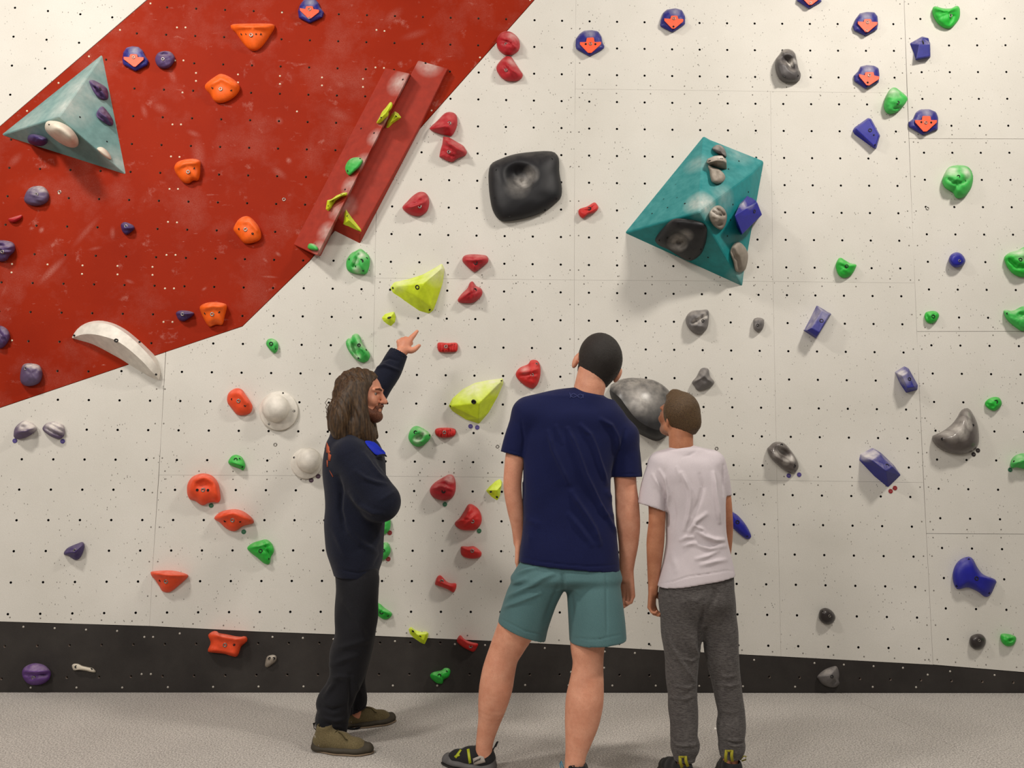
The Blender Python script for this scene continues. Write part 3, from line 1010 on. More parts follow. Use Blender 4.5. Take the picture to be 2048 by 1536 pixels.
hold('chalk-topped purple lump with diagonal grooves, right of the pair with dots', PURPC, 'C1', [(340, 350), (370, 315), (430, 298), (490, 318), (515, 345), (517, 400), (500, 428), (470, 442), (410, 422), (370, 395), (345, 372)], .065, (435, 368), 2, ridges=[([(350, 345), (430, 390), (500, 420)], 2.5, -.014), ([(400, 320), (510, 380)], 2.5, -.012), ([(430, 305), (515, 350)], 2, -.01)], group=gP)
hold('dark purple arrowhead foothold above the kickboard at far left', PURPD, 'C1', [(510, 1350), (530, 1320), (560, 1300), (620, 1275), (660, 1263), (677, 1290), (665, 1345), (640, 1392), (605, 1410), (570, 1392), (540, 1372), (515, 1368)], .055, (605, 1335), 1.6, [(600, 1332, .01)], ridges=[([(515, 1355), (600, 1345), (670, 1280)], 3, .01)], group=gP)
hold('violet half-moon hold with a groove on the black kickboard', VIOLET, 'D1', [(175, 775), (195, 730), (250, 702), (300, 698), (360, 715), (400, 755), (408, 785), (390, 832), (340, 864), (280, 874), (225, 862), (190, 825)], .075, (285, 775), 2, [(268, 815, .011)], ridges=[([(180, 785), (290, 795), (405, 780)], 3, -.02), ([(185, 765), (400, 760)], 4, .01), ([(200, 825), (385, 800)], 3, -.008)], group=gP)
hold('ribbed purple crimp on the pyramid volume, upper of two', PURP, 'A1', [(712, 650), (745, 640), (800, 665), (850, 700), (866, 740), (865, 790), (840, 800), (790, 785), (745, 730)], .035, (795, 725), 2.2, bd=[(800, 712, .008)], ridges=[([(720, 655), (790, 700), (855, 780)], 3, .012), ([(760, 700), (830, 790)], 2, -.01)], plane=FL[1], group=gP)
hold('ribbed purple crimp on the pyramid volume, lower of two', PURP, 'A1', [(772, 905), (790, 870), (820, 850), (860, 890), (900, 950), (905, 1000), (870, 1002), (810, 965), (775, 935)], .035, (840, 930), 2.2, ridges=[([(785, 890), (850, 935), (895, 995)], 3, .012), ([(780, 920), (870, 995)], 2, -.01)], plane=FL[1], group=gP)
hold('dark purple ball under the overhang of the pyramid volume', PURPD, 'A1', [(220, 1105), (235, 1080), (270, 1072), (330, 1085), (378, 1110), (375, 1148), (330, 1170), (270, 1160), (230, 1140)], .06, (290, 1115), 2.2, plane=FL[2], group=gP)

# ------------------------------------------------------------------ white and cream
hold('cream oval dome under the overhang of the pyramid volume', CREAMH, 'A1', [(357, 1010), (370, 975), (410, 965), (480, 975), (560, 1020), (615, 1085), (632, 1140), (615, 1175), (560, 1180), (480, 1145), (400, 1085), (365, 1045)], .03, (500, 1070), 5, ridges=[([(450, 1035), (560, 1115)], 22, .055)], screws_=[(395, 1000)], plane=FL[2], group=gW, noise=0)
hold('small cream sliver on the lower edge of the pyramid volume', CREAMH, 'A1', [(775, 1187), (810, 1175), (850, 1198), (885, 1245), (890, 1277), (850, 1262), (800, 1222)], .03, (835, 1220), 2.4, plane=FL[1], group=gW, noise=0)


def dome(label, fl, ctr, rd, h, sc, bolts):
    N, V = 48, []
    prof = [(1.0, -.003, 0), (.985, .016, 0), (.95, .022, 0)]
    q = [(fl[0] + (fl[2] + 0) * math.cos(a), fl[1] + fl[3] * math.sin(a)) for a in np.linspace(0, 2 * math.pi, N, endpoint=False)]
    fs = []
    for s, z, _ in prof:
        V += [WALL.at(fl[0] + (x - fl[0]) * s, fl[1] + (y - fl[1]) * s, z) for x, y in q]
    ang = np.linspace(0, 2 * math.pi, N, endpoint=False)
    for s, z in [(1.06, .024), (1.0, .032)] + [(math.cos(t), .032 + (h - .032) * math.sin(t)) for t in np.linspace(.15, 1.45, 9)]:
        V += [WALL.at(ctr[0] + rd * s * math.cos(a), ctr[1] + rd * s * math.sin(a), z) for a in ang]
    R_ = len(V) // N
    V.append(WALL.at(ctr[0], ctr[1], h))
    for k in range(R_ - 1):
        fs += [(k * N + i, k * N + (i + 1) % N, (k + 1) * N + (i + 1) % N, (k + 1) * N + i) for i in range(N)]
    fs += [((R_ - 1) * N + i, (R_ - 1) * N + (i + 1) % N, len(V) - 1) for i in range(N)]
    o = ob('climbing_hold', V, fs, WHITEH, None, True, WALL.at(fl[0], fl[1]), label, 'hold', gW)
    fix_normals(o)
    at = lambda x, y: (WALL.at(x, y, .0235), WALL.n)
    scr(o, sc, at, 'screw')


dome('large white dome on a round flange left of the long-haired man', (557.5, 822, 39, 39.5), (551, 816), 27.5, .115, [(588, 822, .007), (538, 848, .006), (566, 786, .005)], [])
dome('smaller white stepped dome lower left of the long-haired man', (612.5, 927, 31, 31), (617, 921), 24, .10, [(588, 915, .006), (631, 911, .006)], [])


def strip(label, mat, lines, bolts, sc, group, n=28, name='climbing_hold'):
    """curved fin lofted through several pixel polylines, each with heights"""
    R_ = []
    for ln in lines:
        P = np.array(ln, float)
        L = np.concatenate([[0], np.cumsum(np.linalg.norm(np.diff(P[:, :2], axis=0), axis=1))])
        s = np.linspace(0, L[-1], n)
        f = []
        for c in range(3):
            y = P[:, c]
            m = np.gradient(y, L)
            i = np.clip(np.searchsorted(L, s, 'right') - 1, 0, len(L) - 2)
            hh = L[i + 1] - L[i]
            t = (s - L[i]) / hh
            f.append((2 * t**3 - 3 * t**2 + 1) * y[i] + (t**3 - 2 * t**2 + t) * hh * m[i] + (-2 * t**3 + 3 * t**2) * y[i + 1] + (t**3 - t**2) * hh * m[i + 1])
        R_.append(np.stack(f, -1))
    V, fs = [], []
    for r in R_:
        V += [WALL.at(*q) for q in r]
    for k in range(len(R_) - 1):
        for i in range(n - 1):
            fs.append((k * n + i, k * n + i + 1, (k + 1) * n + i + 1, (k + 1) * n + i))
    o = ob(name, V, fs, mat, None, True, np.mean(V, axis=0), label, 'hold', group)
    bm = bmesh.new()
    bm.from_mesh(o.data)
    for e in bm.edges:
        if len(e.link_faces) == 2 and e.calc_face_angle(0) > .7:
            e.smooth = False
    bmesh.ops.recalc_face_normals(bm, faces=bm.faces)
    if sum(f.normal.dot(Vector(WN)) * f.calc_area() for f in bm.faces) < 0:
        bmesh.ops.reverse_faces(bm, faces=bm.faces)
    bm.to_mesh(o.data)
    bm.free()
    scr(o, [q[:2] + q[3:] for q in bolts], lambda x, y: (WALL.at(x, y, bolts[0][2]), WALL.n), 'boltd')
    for q in sc:
        scr(o, [q[:2]], lambda x, y: (WALL.at(x, y, q[2]), WALL.n), 'screw')
    return o


strip('long white crescent fin across the lower edge of the red wall', WHITEH, [
    [(144, 674, -.003), (149, 665, -.003), (160, 653, -.003), (178, 644, -.003), (200, 641, -.003), (222, 645, -.003), (248, 657, -.003), (274, 677, -.003), (296, 697, -.003), (312, 714, -.003), (320, 733, -.003), (321, 750, -.003), (318, 759, -.003)],
    [(144, 675, .01), (152, 664, .03), (163, 655, .05), (180, 648, .07), (200, 646, .085), (222, 650, .095), (246, 663, .10), (270, 682, .10), (291, 703, .09), (306, 720, .07), (315, 737, .045), (318, 750, .03), (318, 759, .012)],
    [(145, 676, .015), (160, 670, .05), (175, 668, .08), (190, 669, .10), (212, 674, .125), (232, 681, .135), (252, 694, .135), (270, 709, .125), (288, 726, .105), (303, 743, .075), (312, 752, .045), (318, 760, .015)],
    [(146, 677, -.003), (162, 682, -.003), (180, 687, -.003), (200, 696, -.003), (222, 708, -.003), (242, 719, -.003), (262, 732, -.003), (282, 744, -.003), (298, 753, -.003), (310, 758, -.003), (317, 760, -.003)]],
    [(232, 681, .137, .012)], [(148, 671, .03), (279, 684, .10), (312, 749, .06)], gW)
hold('small cream bone-shaped foothold on the black kickboard', CREAMH, 'D1', [(575, 715), (590, 702), (625, 702), (660, 718), (710, 730), (745, 738), (769, 768), (740, 771), (680, 758), (630, 752), (592, 755), (580, 740)], .03, (665, 738), 3, screws_=[(607, 727, .008), (730, 745, .006)], group=gW, noise=0)
hold('small tan teardrop foothold with two screws on the kickboard', TAN, 'D2', [(72, 705), (85, 650), (115, 632), (150, 632), (166, 650), (160, 680), (130, 707), (95, 730), (75, 725)], .03, (122, 668), 2.4, screws_=[(108, 660, .008), (142, 660, .008)], group=gW, noise=.001)

# ------------------------------------------------------------------ green
hold('small green faceted nub above the horseshoe jug', GREEN, 'C1', [(1825, 622), (1850, 580), (1885, 565), (1930, 580), (1955, 620), (1962, 660), (1945, 692), (1920, 680), (1895, 670), (1870, 662), (1840, 648)], .05, (1895, 625), 1.9, bd=[(1885, 605, .011)], screws_=[(1915, 597, .005), (1938, 662, .006)], ridges=[([(1830, 625), (1900, 640), (1955, 655)], 3, .008)], group=gG)
hold('green ribbed claw hold left of the long-haired man at hip height', GREEN, None, [(494, 1096), (505, 1086), (520, 1081), (534, 1079), (545, 1089), (548, 1103), (542, 1114), (539, 1128), (528, 1127), (515, 1116), (502, 1106)], .06, (524, 1098), 1.8, bd=[(521, 1102, .012)], screws_=[(537, 1118, .006)], ridges=[([(497, 1096), (520, 1092), (542, 1085)], 2, .012), ([(528, 1085), (540, 1110)], 2.5, -.014)], group=gG)
hold('chalky green pitted oval under the red wedge volumes', GREENC, 'B2', [(722, 600), (725, 545), (760, 490), (800, 470), (835, 452), (870, 475), (905, 510), (912, 560), (900, 620), (880, 657), (830, 657), (780, 650), (740, 635)], .07, (818, 565), 2.1, bd=[(843, 550, .012)], screws_=[(748, 540), (857, 628), (885, 530), (800, 595)], ridges=[([(780, 590), (820, 500)], 4, -.022), ([(800, 480), (870, 640)], 4, .008), ([(870, 480), (900, 600)], 3, -.008)], group=gG)
hold('green ear-shaped jug with a long slot above the long-haired man', GREENC, 'B2', [(718, 1205), (735, 1170), (760, 1168), (775, 1140), (810, 1132), (835, 1160), (845, 1200), (870, 1240), (905, 1280), (912, 1322), (890, 1355), (850, 1364), (800, 1342), (760, 1300), (730, 1250)], .065, (815, 1255), 2.6, bd=[(823, 1225, .011)], screws_=[(880, 1265, .006), (818, 1330, .006)], pockets=[((795, 1255), 5.5, 17, -.42, .05)], ridges=[([(730, 1200), (755, 1270), (815, 1335)], 3, .016), ([(790, 1150), (835, 1240), (890, 1320)], 4, .012), ([(850, 1270), (890, 1340)], 2, -.01)], group=gG)
hold('tiny green nub alone left of the ear-shaped jug', GREENC, 'B2', [(80, 1215), (95, 1178), (130, 1172), (165, 1190), (178, 1225), (172, 1265), (150, 1292), (125, 1275), (100, 1250)], .045, (130, 1222), 2, bd=[(120, 1213, .012)], screws_=[(155, 1255, .006)], group=gG)
hold('green ring pocket with a chalky hole, right of the bearded face', GREENC, 'C2', [(1220, 440), (1222, 400), (1245, 352), (1280, 335), (1330, 350), (1380, 385), (1398, 412), (1385, 450), (1340, 490), (1290, 502), (1245, 480)], .075, (1300, 420), 2.6, bd=[(1275, 385, .011)], screws_=[(1385, 410, .006)], pockets=[((1308, 428), 11, 6.5, -.5, .055)], ridges=[([(1270, 455), (1320, 455), (1350, 410)], 3, .012)], group=gG, noise=.001)
hold('plain green slab mostly hidden behind the navy jacket', GREENC, None, [(742, 1043), (760, 1037), (775, 1034), (781, 1040), (780, 1058), (770, 1068), (750, 1066)], .05, (762, 1052), 2.6, group=gG)
hold('chalk-topped green nub peeking out below the navy jacket elbow', GREENC, None, [(746, 1105), (760, 1090), (774, 1084), (781, 1096), (780, 1107), (771, 1118), (752, 1121)], .05, (766, 1102), 1.8, bd=[(767, 1101, .009)], group=gG)
hold('green finger-shaped foothold at the thigh of the long-haired man', GREEN, 'D2', [(925, 250), (945, 222), (985, 218), (1030, 255), (1080, 288), (1087, 315), (1060, 342), (1020, 347), (980, 322), (945, 292)], .045, (1005, 288), 2.2, bd=[(1003, 290, .012)], screws_=[(1055, 318, .006)], ridges=[([(950, 240), (1075, 310)], 3, .008)], group=gG)
hold('green two-lobed foothold low on the kickboard', GREEN, 'D2', [(1393, 790), (1420, 768), (1480, 755), (1510, 735), (1545, 740), (1556, 765), (1540, 807), (1502, 830), (1492, 860), (1455, 860), (1425, 842), (1400, 818)], .05, (1475, 795), 2.2, bd=[(1467, 797, .011)], screws_=[(1525, 765, .006)], ridges=[([(1410, 790), (1470, 815)], 3, .008)], group=gG)
hold('green horned half-disc at the top right', GREEN, 'A4', [(1313, 85), (1325, 52), (1350, 52), (1400, 66), (1465, 66), (1500, 48), (1525, 50), (1537, 85), (1530, 150), (1480, 215), (1430, 229), (1370, 202), (1325, 140)], .06, (1430, 110), 2.2, [(1460, 125, .012)], ridges=[([(1320, 62), (1400, 78), (1470, 78), (1528, 60)], 4, .014), ([(1480, 130), (1450, 190)], 4, -.012)], group=gG)
hold('green chalky cone beside the dark vertical seam', GREENC, 'A4', [(925, 850), (940, 780), (970, 720), (1010, 698), (1050, 720), (1112, 775), (1105, 820), (1050, 885), (1000, 910), (950, 907)], .075, (1010, 800), 2, bd=[(1040, 820, .011)], ridges=[([(1060, 760), (1100, 800)], 4, -.014), ([(1010, 870), (1060, 860)], 3, -.012)], group=gG)
hold('large green skull-like knob with a chalk-white crown', GREENC, None, [(1884, 362), (1890, 345), (1900, 333), (1920, 330), (1938, 335), (1946, 352), (1944, 372), (1935, 388), (1925, 396), (1912, 396), (1905, 385), (1890, 376)], .09, (1915, 358), 2, bd=[(1917, 353, .011)], ridges=[([(1898, 358), (1908, 366), (1926, 366), (1938, 356)], 3, -.016), ([(1905, 385), (1915, 372)], 3, -.014), ([(1902, 345), (1930, 343)], 3, -.008)], group=gG)
hold('green pointed foothold right of the teal volume', GREEN, 'B4', [(542, 605), (548, 560), (575, 524), (620, 547), (660, 570), (706, 580), (700, 612), (670, 662), (620, 687), (570, 672)], .055, (612, 605), 1.8, bd=[(630, 592, .011)], ridges=[([(555, 560), (640, 585), (700, 590)], 3, .008)], group=gG)
hold('large green jug cut by the right frame edge, upper one', GREEN, 'B4', [(1890, 520), (1930, 485), (2000, 465), (2060, 440), (2140, 500), (2140, 630), (2050, 682), (1970, 662), (1920, 612), (1895, 560)], .08, (2020, 560), 2, bd=[(2020, 540, .012)], ridges=[([(1930, 540), (1990, 600), (2060, 600)], 4, -.02), ([(1900, 530), (2000, 500), (2080, 500)], 4, .012)], group=gG)
hold('large green jug cut by the right frame edge, lower one', GREENC, 'B4', [(1885, 965), (1895, 940), (1960, 948), (2060, 908), (2140, 960), (2120, 1070), (2040, 1114), (1970, 1077), (1910, 1022)], .07, (2010, 1010), 2, screws_=[(1915, 972)], pockets=[((2030, 985), 9, 6, 0, .03)], group=gG)
hold('tiny green nub right of the dark seam in the middle', GREEN, 'B4', [(1252, 1002), (1260, 965), (1300, 952), (1345, 955), (1369, 985), (1350, 1032), (1310, 1052), (1270, 1042)], .045, (1308, 998), 2.2, bd=[(1322, 995, .012)], ridges=[([(1265, 975), (1300, 1040)], 3, -.008)], group=gG)
hold('small green pear-shaped nub above the polished grey crescent', GREEN, 'C4', [(1735, 150), (1765, 118), (1810, 103), (1850, 110), (1871, 150), (1860, 182), (1820, 213), (1780, 207), (1745, 182)], .05, (1808, 152), 2, bd=[(1825, 142, .012)], ridges=[([(1745, 155), (1800, 180)], 3, -.008)], group=gG)
hold('green chalk-dusted jug at the right frame edge above a green dot', GREENC, 'C4', [(1937, 645), (1950, 600), (1990, 565), (2060, 555), (2140, 600), (2130, 690), (2060, 684), (1990, 667), (1950, 674)], .065, (2030, 625), 2, screws_=[(1970, 620)], ridges=[([(1950, 640), (2060, 610)], 4, .01)], group=gG)
hold('small green slotted nub beside the right brown egg', GREEN, 'D4', [(1858, 492), (1868, 463), (1920, 463), (1975, 480), (1986, 510), (1965, 552), (1915, 563), (1875, 537)], .05, (1918, 510), 2.2, pockets=[((1940, 515), 5, 3, -.2, .02)], group=gG)
hold('green half-moon crimp on the left red wedge', GREENC, 'A2', [(718, 1372), (714, 1330), (740, 1282), (780, 1260), (832, 1260), (852, 1285), (830, 1332), (790, 1372), (745, 1404)], .035, (780, 1325), 2.6, screws_=[(735, 1365, .007), (830, 1270, .006)], plane=FWL[0], group=gG, noise=.001)
hold('tiny green crimp at the foot of the left red wedge', GREENC, 'B2', [(412, 440), (425, 413), (460, 415), (492, 440), (493, 466), (460, 466), (425, 457)], .03, (455, 440), 2.4, plane=FWL[0], group=gG, noise=.001)

# ------------------------------------------------------------------ yellow
facet('large three-winged yellow wedge above the pointing hand', LIME, None, [(780, 575), (788, 564), (820, 557), (845, 549), (870, 535), (884, 526), (890, 538), (886, 566), (875, 600), (867, 621), (858, 628), (840, 623), (822, 615), (805, 599), (785, 586), (846, 567, .13), (795, 572, .05), (880, 540, .05), (860, 612, .06), (833, 592, .085)],
      [(0, 1, 16), (1, 2, 3, 15, 16), (3, 4, 17, 15), (4, 5, 17), (5, 6, 17), (6, 7, 8, 18, 15, 17), (8, 9, 18), (9, 10, 18), (10, 11, 19, 18), (18, 19, 15), (11, 12, 13, 19), (13, 14, 16, 19), (14, 0, 16), (16, 15, 19)],
      bd=[(834.5, 574.5, 13, .0145)], screws_=[(785.5, 576, 12, .007), (859.5, 620, 7, .007)], bevel=.006, group=gY)
facet('large yellow wedge with two purple dots under its tip', LIME, None, [(897, 812), (905, 796), (925, 778), (950, 765), (975, 760), (1006, 756), (1007, 768), (996, 793), (978, 825), (958, 848), (930, 839), (905, 823), (959, 806, .13), (903, 812, .05), (1001, 764, .045), (957, 838, .06), (951, 785, .10)],
      [(0, 1, 13), (1, 2, 16, 13), (2, 3, 4, 14, 16), (4, 5, 14), (5, 6, 14), (6, 7, 12, 14), (7, 8, 15, 12), (8, 9, 15), (9, 10, 11, 13, 15), (11, 0, 13), (13, 12, 15), (13, 16, 12), (16, 14, 12)],
      bd=[(947, 804, 10, .0145)], screws_=[(900.5, 812.5, 9, .007), (950, 842, 8, .007), (1003, 761, 3, .006)], bevel=.005, group=gY)
facet('tiny yellow faceted nub above the pointing arm', LIME, 'B2', [(1003, 1005), (1030, 975), (1080, 960), (1107, 956), (1120, 1000), (1115, 1042), (1080, 1077), (1045, 1057), (1015, 1032), (1068, 1012, .05), (1095, 975, .035)],
      [(0, 1, 9), (1, 2, 10, 9), (2, 3, 10), (3, 4, 10), (4, 5, 9, 10), (5, 6, 9), (6, 7, 9), (7, 8, 9), (8, 0, 9)], bd=[(1065, 1003, 1, .012)], group=gY, bevel=.003)
facet('small yellow triangular fin left of the sleeve of the navy t-shirt', LIME, 'C2', [(1838, 852), (1870, 815), (1920, 770), (1950, 755), (1969, 780), (1960, 830), (1952, 900), (1930, 936), (1890, 912), (1855, 875), (1962, 812, .035), (1860, 850, .03), (1930, 850, .05)],
      [(0, 1, 11), (1, 2, 3, 10, 11), (3, 4, 10), (4, 5, 10), (5, 6, 12, 10), (6, 7, 12), (7, 8, 12), (8, 9, 11, 12), (9, 0, 11), (11, 10, 12)], screws_=[(1933, 787, 1, .007), (1878, 862, 9, .007), (1927, 905, 6, .007)], group=gY, bevel=.003)
facet('small yellow curved crimp across the top of the black kickboard', LIME, 'D2', [(1218, 425), (1240, 404), (1272, 430), (1320, 448), (1365, 443), (1382, 457), (1376, 492), (1350, 550), (1310, 532), (1265, 502), (1230, 467), (1248, 425, .035), (1362, 462, .035), (1340, 515, .03), (1290, 470, .03)],
      [(0, 1, 11), (1, 2, 14, 11), (2, 3, 12, 14), (3, 4, 12), (4, 5, 12), (5, 6, 12), (6, 7, 13, 12), (7, 8, 13), (8, 9, 14, 13), (9, 10, 11, 14), (10, 0, 11), (12, 13, 14)], screws_=[(1255, 443, 9, .007), (1313, 485, 8, .007)], group=gY, bevel=.003)
hold('yellow twisted bone crimp near the top of the left red wedge', LIME, 'A2', [(963, 982), (985, 945), (1008, 895), (1040, 858), (1075, 815), (1093, 832), (1085, 865), (1062, 895), (1058, 925), (1030, 952), (990, 988)], .035, (1030, 905), 3, screws_=[(1000, 940, .005)], ridges=[([(975, 965), (1040, 900), (1080, 830)], 3, .012)], plane=FWL[0], group=gY, noise=.001)
facet('yellow pointed crimp on the right red wedge beside the twisted bone', LIME, 'A2', [(1038, 1028), (1052, 970), (1080, 918), (1110, 888), (1142, 907), (1166, 940), (1130, 967), (1092, 992), (1058, 1027), (1112, 915, .05), (1070, 985, .035), (1140, 940, .03)],
      [(0, 1, 10), (1, 2, 9, 10), (2, 3, 9), (3, 4, 9), (4, 5, 11, 9), (5, 6, 11), (6, 7, 10, 9, 11), (7, 8, 10), (8, 0, 10)], screws_=[(1122, 930, 4, .006)], plane=FWR[0], group=gY, bevel=.003)
facet('yellow curved blade crimp low on the left red wedge', LIME, 'B2', [(556, 140), (568, 65), (600, 58), (640, 28), (700, 3), (734, 3), (727, 27), (680, 42), (640, 72), (607, 122), (580, 157), (585, 75, .045), (700, 18, .035), (580, 130, .03)],
      [(0, 1, 11, 13), (1, 2, 11), (2, 3, 12, 11), (3, 4, 12), (4, 5, 12), (5, 6, 12), (6, 7, 12), (7, 8, 11, 12), (8, 9, 13, 11), (9, 10, 13), (10, 0, 13)], screws_=[(615, 70, 2, .005), (680, 20, 2, .005), (575, 110, 0, .005)], plane=FWL[0], group=gY, bevel=.002)
facet('yellow shark-fin crimp at the foot of the right red wedge', LIME, 'B2', [(697, 257), (705, 170), (718, 132), (752, 180), (800, 240), (845, 298), (848, 324), (800, 307), (740, 277), (745, 225, .06), (722, 165, .035), (820, 300, .025)],
      [(0, 1, 10, 9), (1, 2, 10), (2, 3, 9, 10), (3, 4, 11, 9), (4, 5, 11), (5, 6, 11), (6, 7, 8, 9, 11), (8, 0, 9)], screws_=[(728, 192, 0, .006), (748, 232, 6, .006)], plane=FWR[0], group=gY, bevel=.003)

# ------------------------------------------------------------------ blue
arrow_hold('navy arrow hold on the red wall beside the pyramid volume', 'A1', [(985, 420), (1010, 380), (1060, 368), (1110, 375), (1145, 405), (1165, 450), (1192, 490), (1180, 525), (1085, 573), (985, 520), (978, 480)], [(988, 462), (1030, 455), (1040, 435), (1098, 437), (1105, 460), (1150, 466), (1148, 480), (1085, 535), (1070, 535)], [(1068, 458, .0105)])
arrow_hold('navy arrow hold at the top edge of the red wall', 'A2', [(335, 90), (350, 40), (380, 0), (410, -14), (470, -12), (500, 20), (515, 60), (546, 100), (535, 140), (430, 189), (342, 145)], [(350, 72), (390, 66), (400, 52), (455, 52), (462, 75), (505, 86), (505, 100), (440, 148), (418, 148)], [(427, 75, .0105), (427, 143, .0075)])
arrow_hold('navy arrow hold on white, nearest to the red wall edge', 'A3', [(507, 360), (510, 310), (540, 270), (575, 245), (640, 240), (690, 250), (715, 290), (725, 340), (742, 370), (735, 392), (620, 454), (513, 395)], [(543, 345), (590, 330), (598, 305), (655, 302), (665, 328), (714, 342), (710, 362), (635, 424), (608, 424)], [(628, 350, .0105)], [(590, 352), (667, 353)])
arrow_hold('navy arrow hold on white, second from the red wall edge', 'A3', [(1183, 200), (1190, 155), (1210, 100), (1240, 75), (1310, 65), (1360, 80), (1386, 130), (1386, 195), (1285, 262), (1188, 215)], [(1218, 155), (1262, 145), (1272, 128), (1325, 128), (1335, 150), (1371, 160), (1365, 178), (1300, 230), (1280, 230)], [(1295, 148, .0105)], [(1292, 212)])
arrow_hold('navy arrow hold cut off by the top of the frame', 'A4', [(229, 8), (240, -60), (300, -95), (400, -65), (432, 12), (328, 73)], [(270, -28), (310, -48), (318, -66), (370, -66), (378, -40), (415, -22), (412, -6), (350, 40), (325, 40)], [(340, 22, .0085)])
arrow_hold('navy arrow hold in the right pair, upper one', 'A4', [(675, 210), (700, 150), (735, 105), (790, 95), (850, 97), (878, 130), (881, 195), (875, 237), (780, 290), (688, 247)], [(718, 180), (765, 172), (770, 155), (825, 155), (832, 175), (876, 183), (868, 200), (800, 258), (780, 258)], [(797, 178, .0105), (790, 245, .008)])
arrow_hold('navy arrow hold in the right pair, lower one', 'A4', [(685, 605), (720, 570), (740, 530), (790, 520), (850, 525), (885, 545), (893, 600), (886, 662), (780, 714), (688, 652)], [(728, 600), (770, 598), (778, 580), (845, 580), (850, 605), (891, 620), (880, 637), (810, 685), (788, 682)], [(810, 603, .0105)], [(798, 660)])
arrow_hold('navy arrow hold touching the dark vertical seam', 'A4', [(1122, 977), (1160, 950), (1180, 900), (1215, 875), (1290, 872), (1345, 895), (1363, 940), (1359, 1037), (1240, 1085), (1123, 1017)], [(1176, 968), (1225, 960), (1235, 930), (1300, 932), (1308, 960), (1352, 968), (1345, 990), (1270, 1053), (1243, 1053)], [(1263, 982, .0105)], [(1227, 977), (1306, 980)])
facet('blue angular block just right of the dark seam near the top', BLUEC, 'A4', [(1130, 348), (1232, 290), (1288, 305), (1298, 345), (1301, 460), (1180, 484), (1165, 430), (1208, 358, .055), (1292, 352, .05), (1186, 470, .045), (1296, 450, .045), (1240, 300, .03)],
      [(0, 1, 11, 7), (1, 2, 11), (2, 3, 8, 7, 11), (7, 8, 10, 9), (3, 4, 10, 8), (4, 5, 9, 10), (5, 6, 7, 9), (6, 0, 7)], bd=[(1243, 338, 2, .012)], group=gB)
facet('blue slanted wedge left of the arrow at the seam', BLUE, 'A4', [(675, 1047), (690, 1020), (800, 942), (826, 950), (898, 1085), (866, 1193), (840, 1186), (690, 1077), (700, 1030, .045), (812, 952, .05), (888, 1086, .05), (858, 1178, .045)],
      [(0, 1, 8), (1, 2, 9, 8), (2, 3, 9), (3, 4, 10, 9), (4, 5, 11, 10), (5, 6, 11), (6, 7, 8, 11), (7, 0, 8), (8, 9, 10, 11)], bd=[(817, 1042, 8, .012)], screws_=[(847, 1080, 8, .005), (857, 1158, 8, .005)], group=gB)
hold('small round blue knob on the right white panel', BLUE, 'B4', [(1447, 550), (1460, 505), (1505, 482), (1550, 497), (1579, 545), (1565, 582), (1520, 603), (1475, 594)], .06, (1512, 545), 4.5, [(1533, 550, .009)], group=gB, noise=0)
facet('tall blue prism with a chalked left side below the green pointed foothold', BLUEC, 'B4', [(388, 905), (285, 1110), (385, 1173), (508, 975), (432, 948, .075), (345, 1090, .10), (412, 1125, .105), (492, 980, .085), (310, 1105, .07), (390, 1158, .075)],
      [(0, 1, 8, 5, 4), (1, 2, 9, 8), (8, 9, 6, 5), (2, 3, 7, 6, 9), (3, 0, 4, 7), (4, 5, 6, 7)], bd=[(428, 1030, 5, .013)], group=gB)
facet('blue prism touching the dark seam above the chalked blue box', BLUEC, None, [(1789, 744), (1808, 732), (1817, 736), (1836, 770), (1835, 780), (1812, 786), (1800, 768), (1804, 752, .08), (1815, 745, .075), (1829, 774, .08), (1815, 776, .09)],
      [(0, 1, 7), (1, 2, 8, 7), (2, 3, 9, 8), (3, 4, 9), (4, 5, 10, 9), (5, 6, 7, 10), (6, 0, 7), (7, 8, 9, 10)], bd=[(1819, 758, 7, .011)], group=gB, bevel=.004)
facet('blue box with a chalk-white top corner and two red dots', BLUEC, 'C4', [(727, 610), (735, 560), (835, 508), (905, 550), (1008, 650), (1064, 730), (960, 830), (850, 740), (826, 608, .11), (895, 560, .08), (1000, 665, .09), (945, 695, .13)],
      [(0, 1, 8), (1, 2, 9, 8), (2, 3, 9), (3, 4, 10, 9), (8, 9, 10, 11), (4, 5, 10), (5, 6, 11, 10), (6, 7, 0, 8, 11)], bd=[(955, 655, 4, .0135)], group=gB)
hold('large blue bow-tie sloper low at the right', BLUE, None, [(1905, 1150), (1909, 1133), (1920, 1119), (1937, 1113), (1946, 1118), (1955, 1135), (1967, 1149), (1992, 1160), (1990, 1172), (1981, 1190), (1970, 1194), (1955, 1183), (1935, 1175), (1915, 1179), (1907, 1166)], .07, (1946, 1152), 3.2, bd=[(1953, 1157, .0125)], screws_=[(1938, 1119), (1914, 1172), (1978, 1186)], group=gB, noise=0)
hold('blue fin half hidden behind the boy in the white t-shirt', BLUE, None, [(1448, 1000), (1462, 1021), (1475, 1030), (1490, 1047), (1501, 1067), (1502, 1076), (1493, 1078), (1475, 1065), (1460, 1050), (1444, 1028)], .05, (1474, 1046), 2.6, bd=[(1475, 1044, .012)], screws_=[(1494, 1072, .006)], group=gB, noise=0)
facet('blue block standing out of the right side of the teal volume', BLUE, 'B3', [(1822, 92), (1885, 26), (1955, 72), (1985, 190), (1925, 255), (1835, 345), (1798, 285), (1781, 188, .09), (1962, 84, .10), (2001, 182, .10), (1842, 338, .075)],
      [(0, 1, 2, 8, 7), (2, 3, 9, 8), (3, 4, 5, 10, 9), (5, 6, 7, 10), (6, 0, 7), (7, 8, 9, 10)], bd=[(1940, 155, 5, .012)], plane=FT[4], group=gB, bevel=.004)

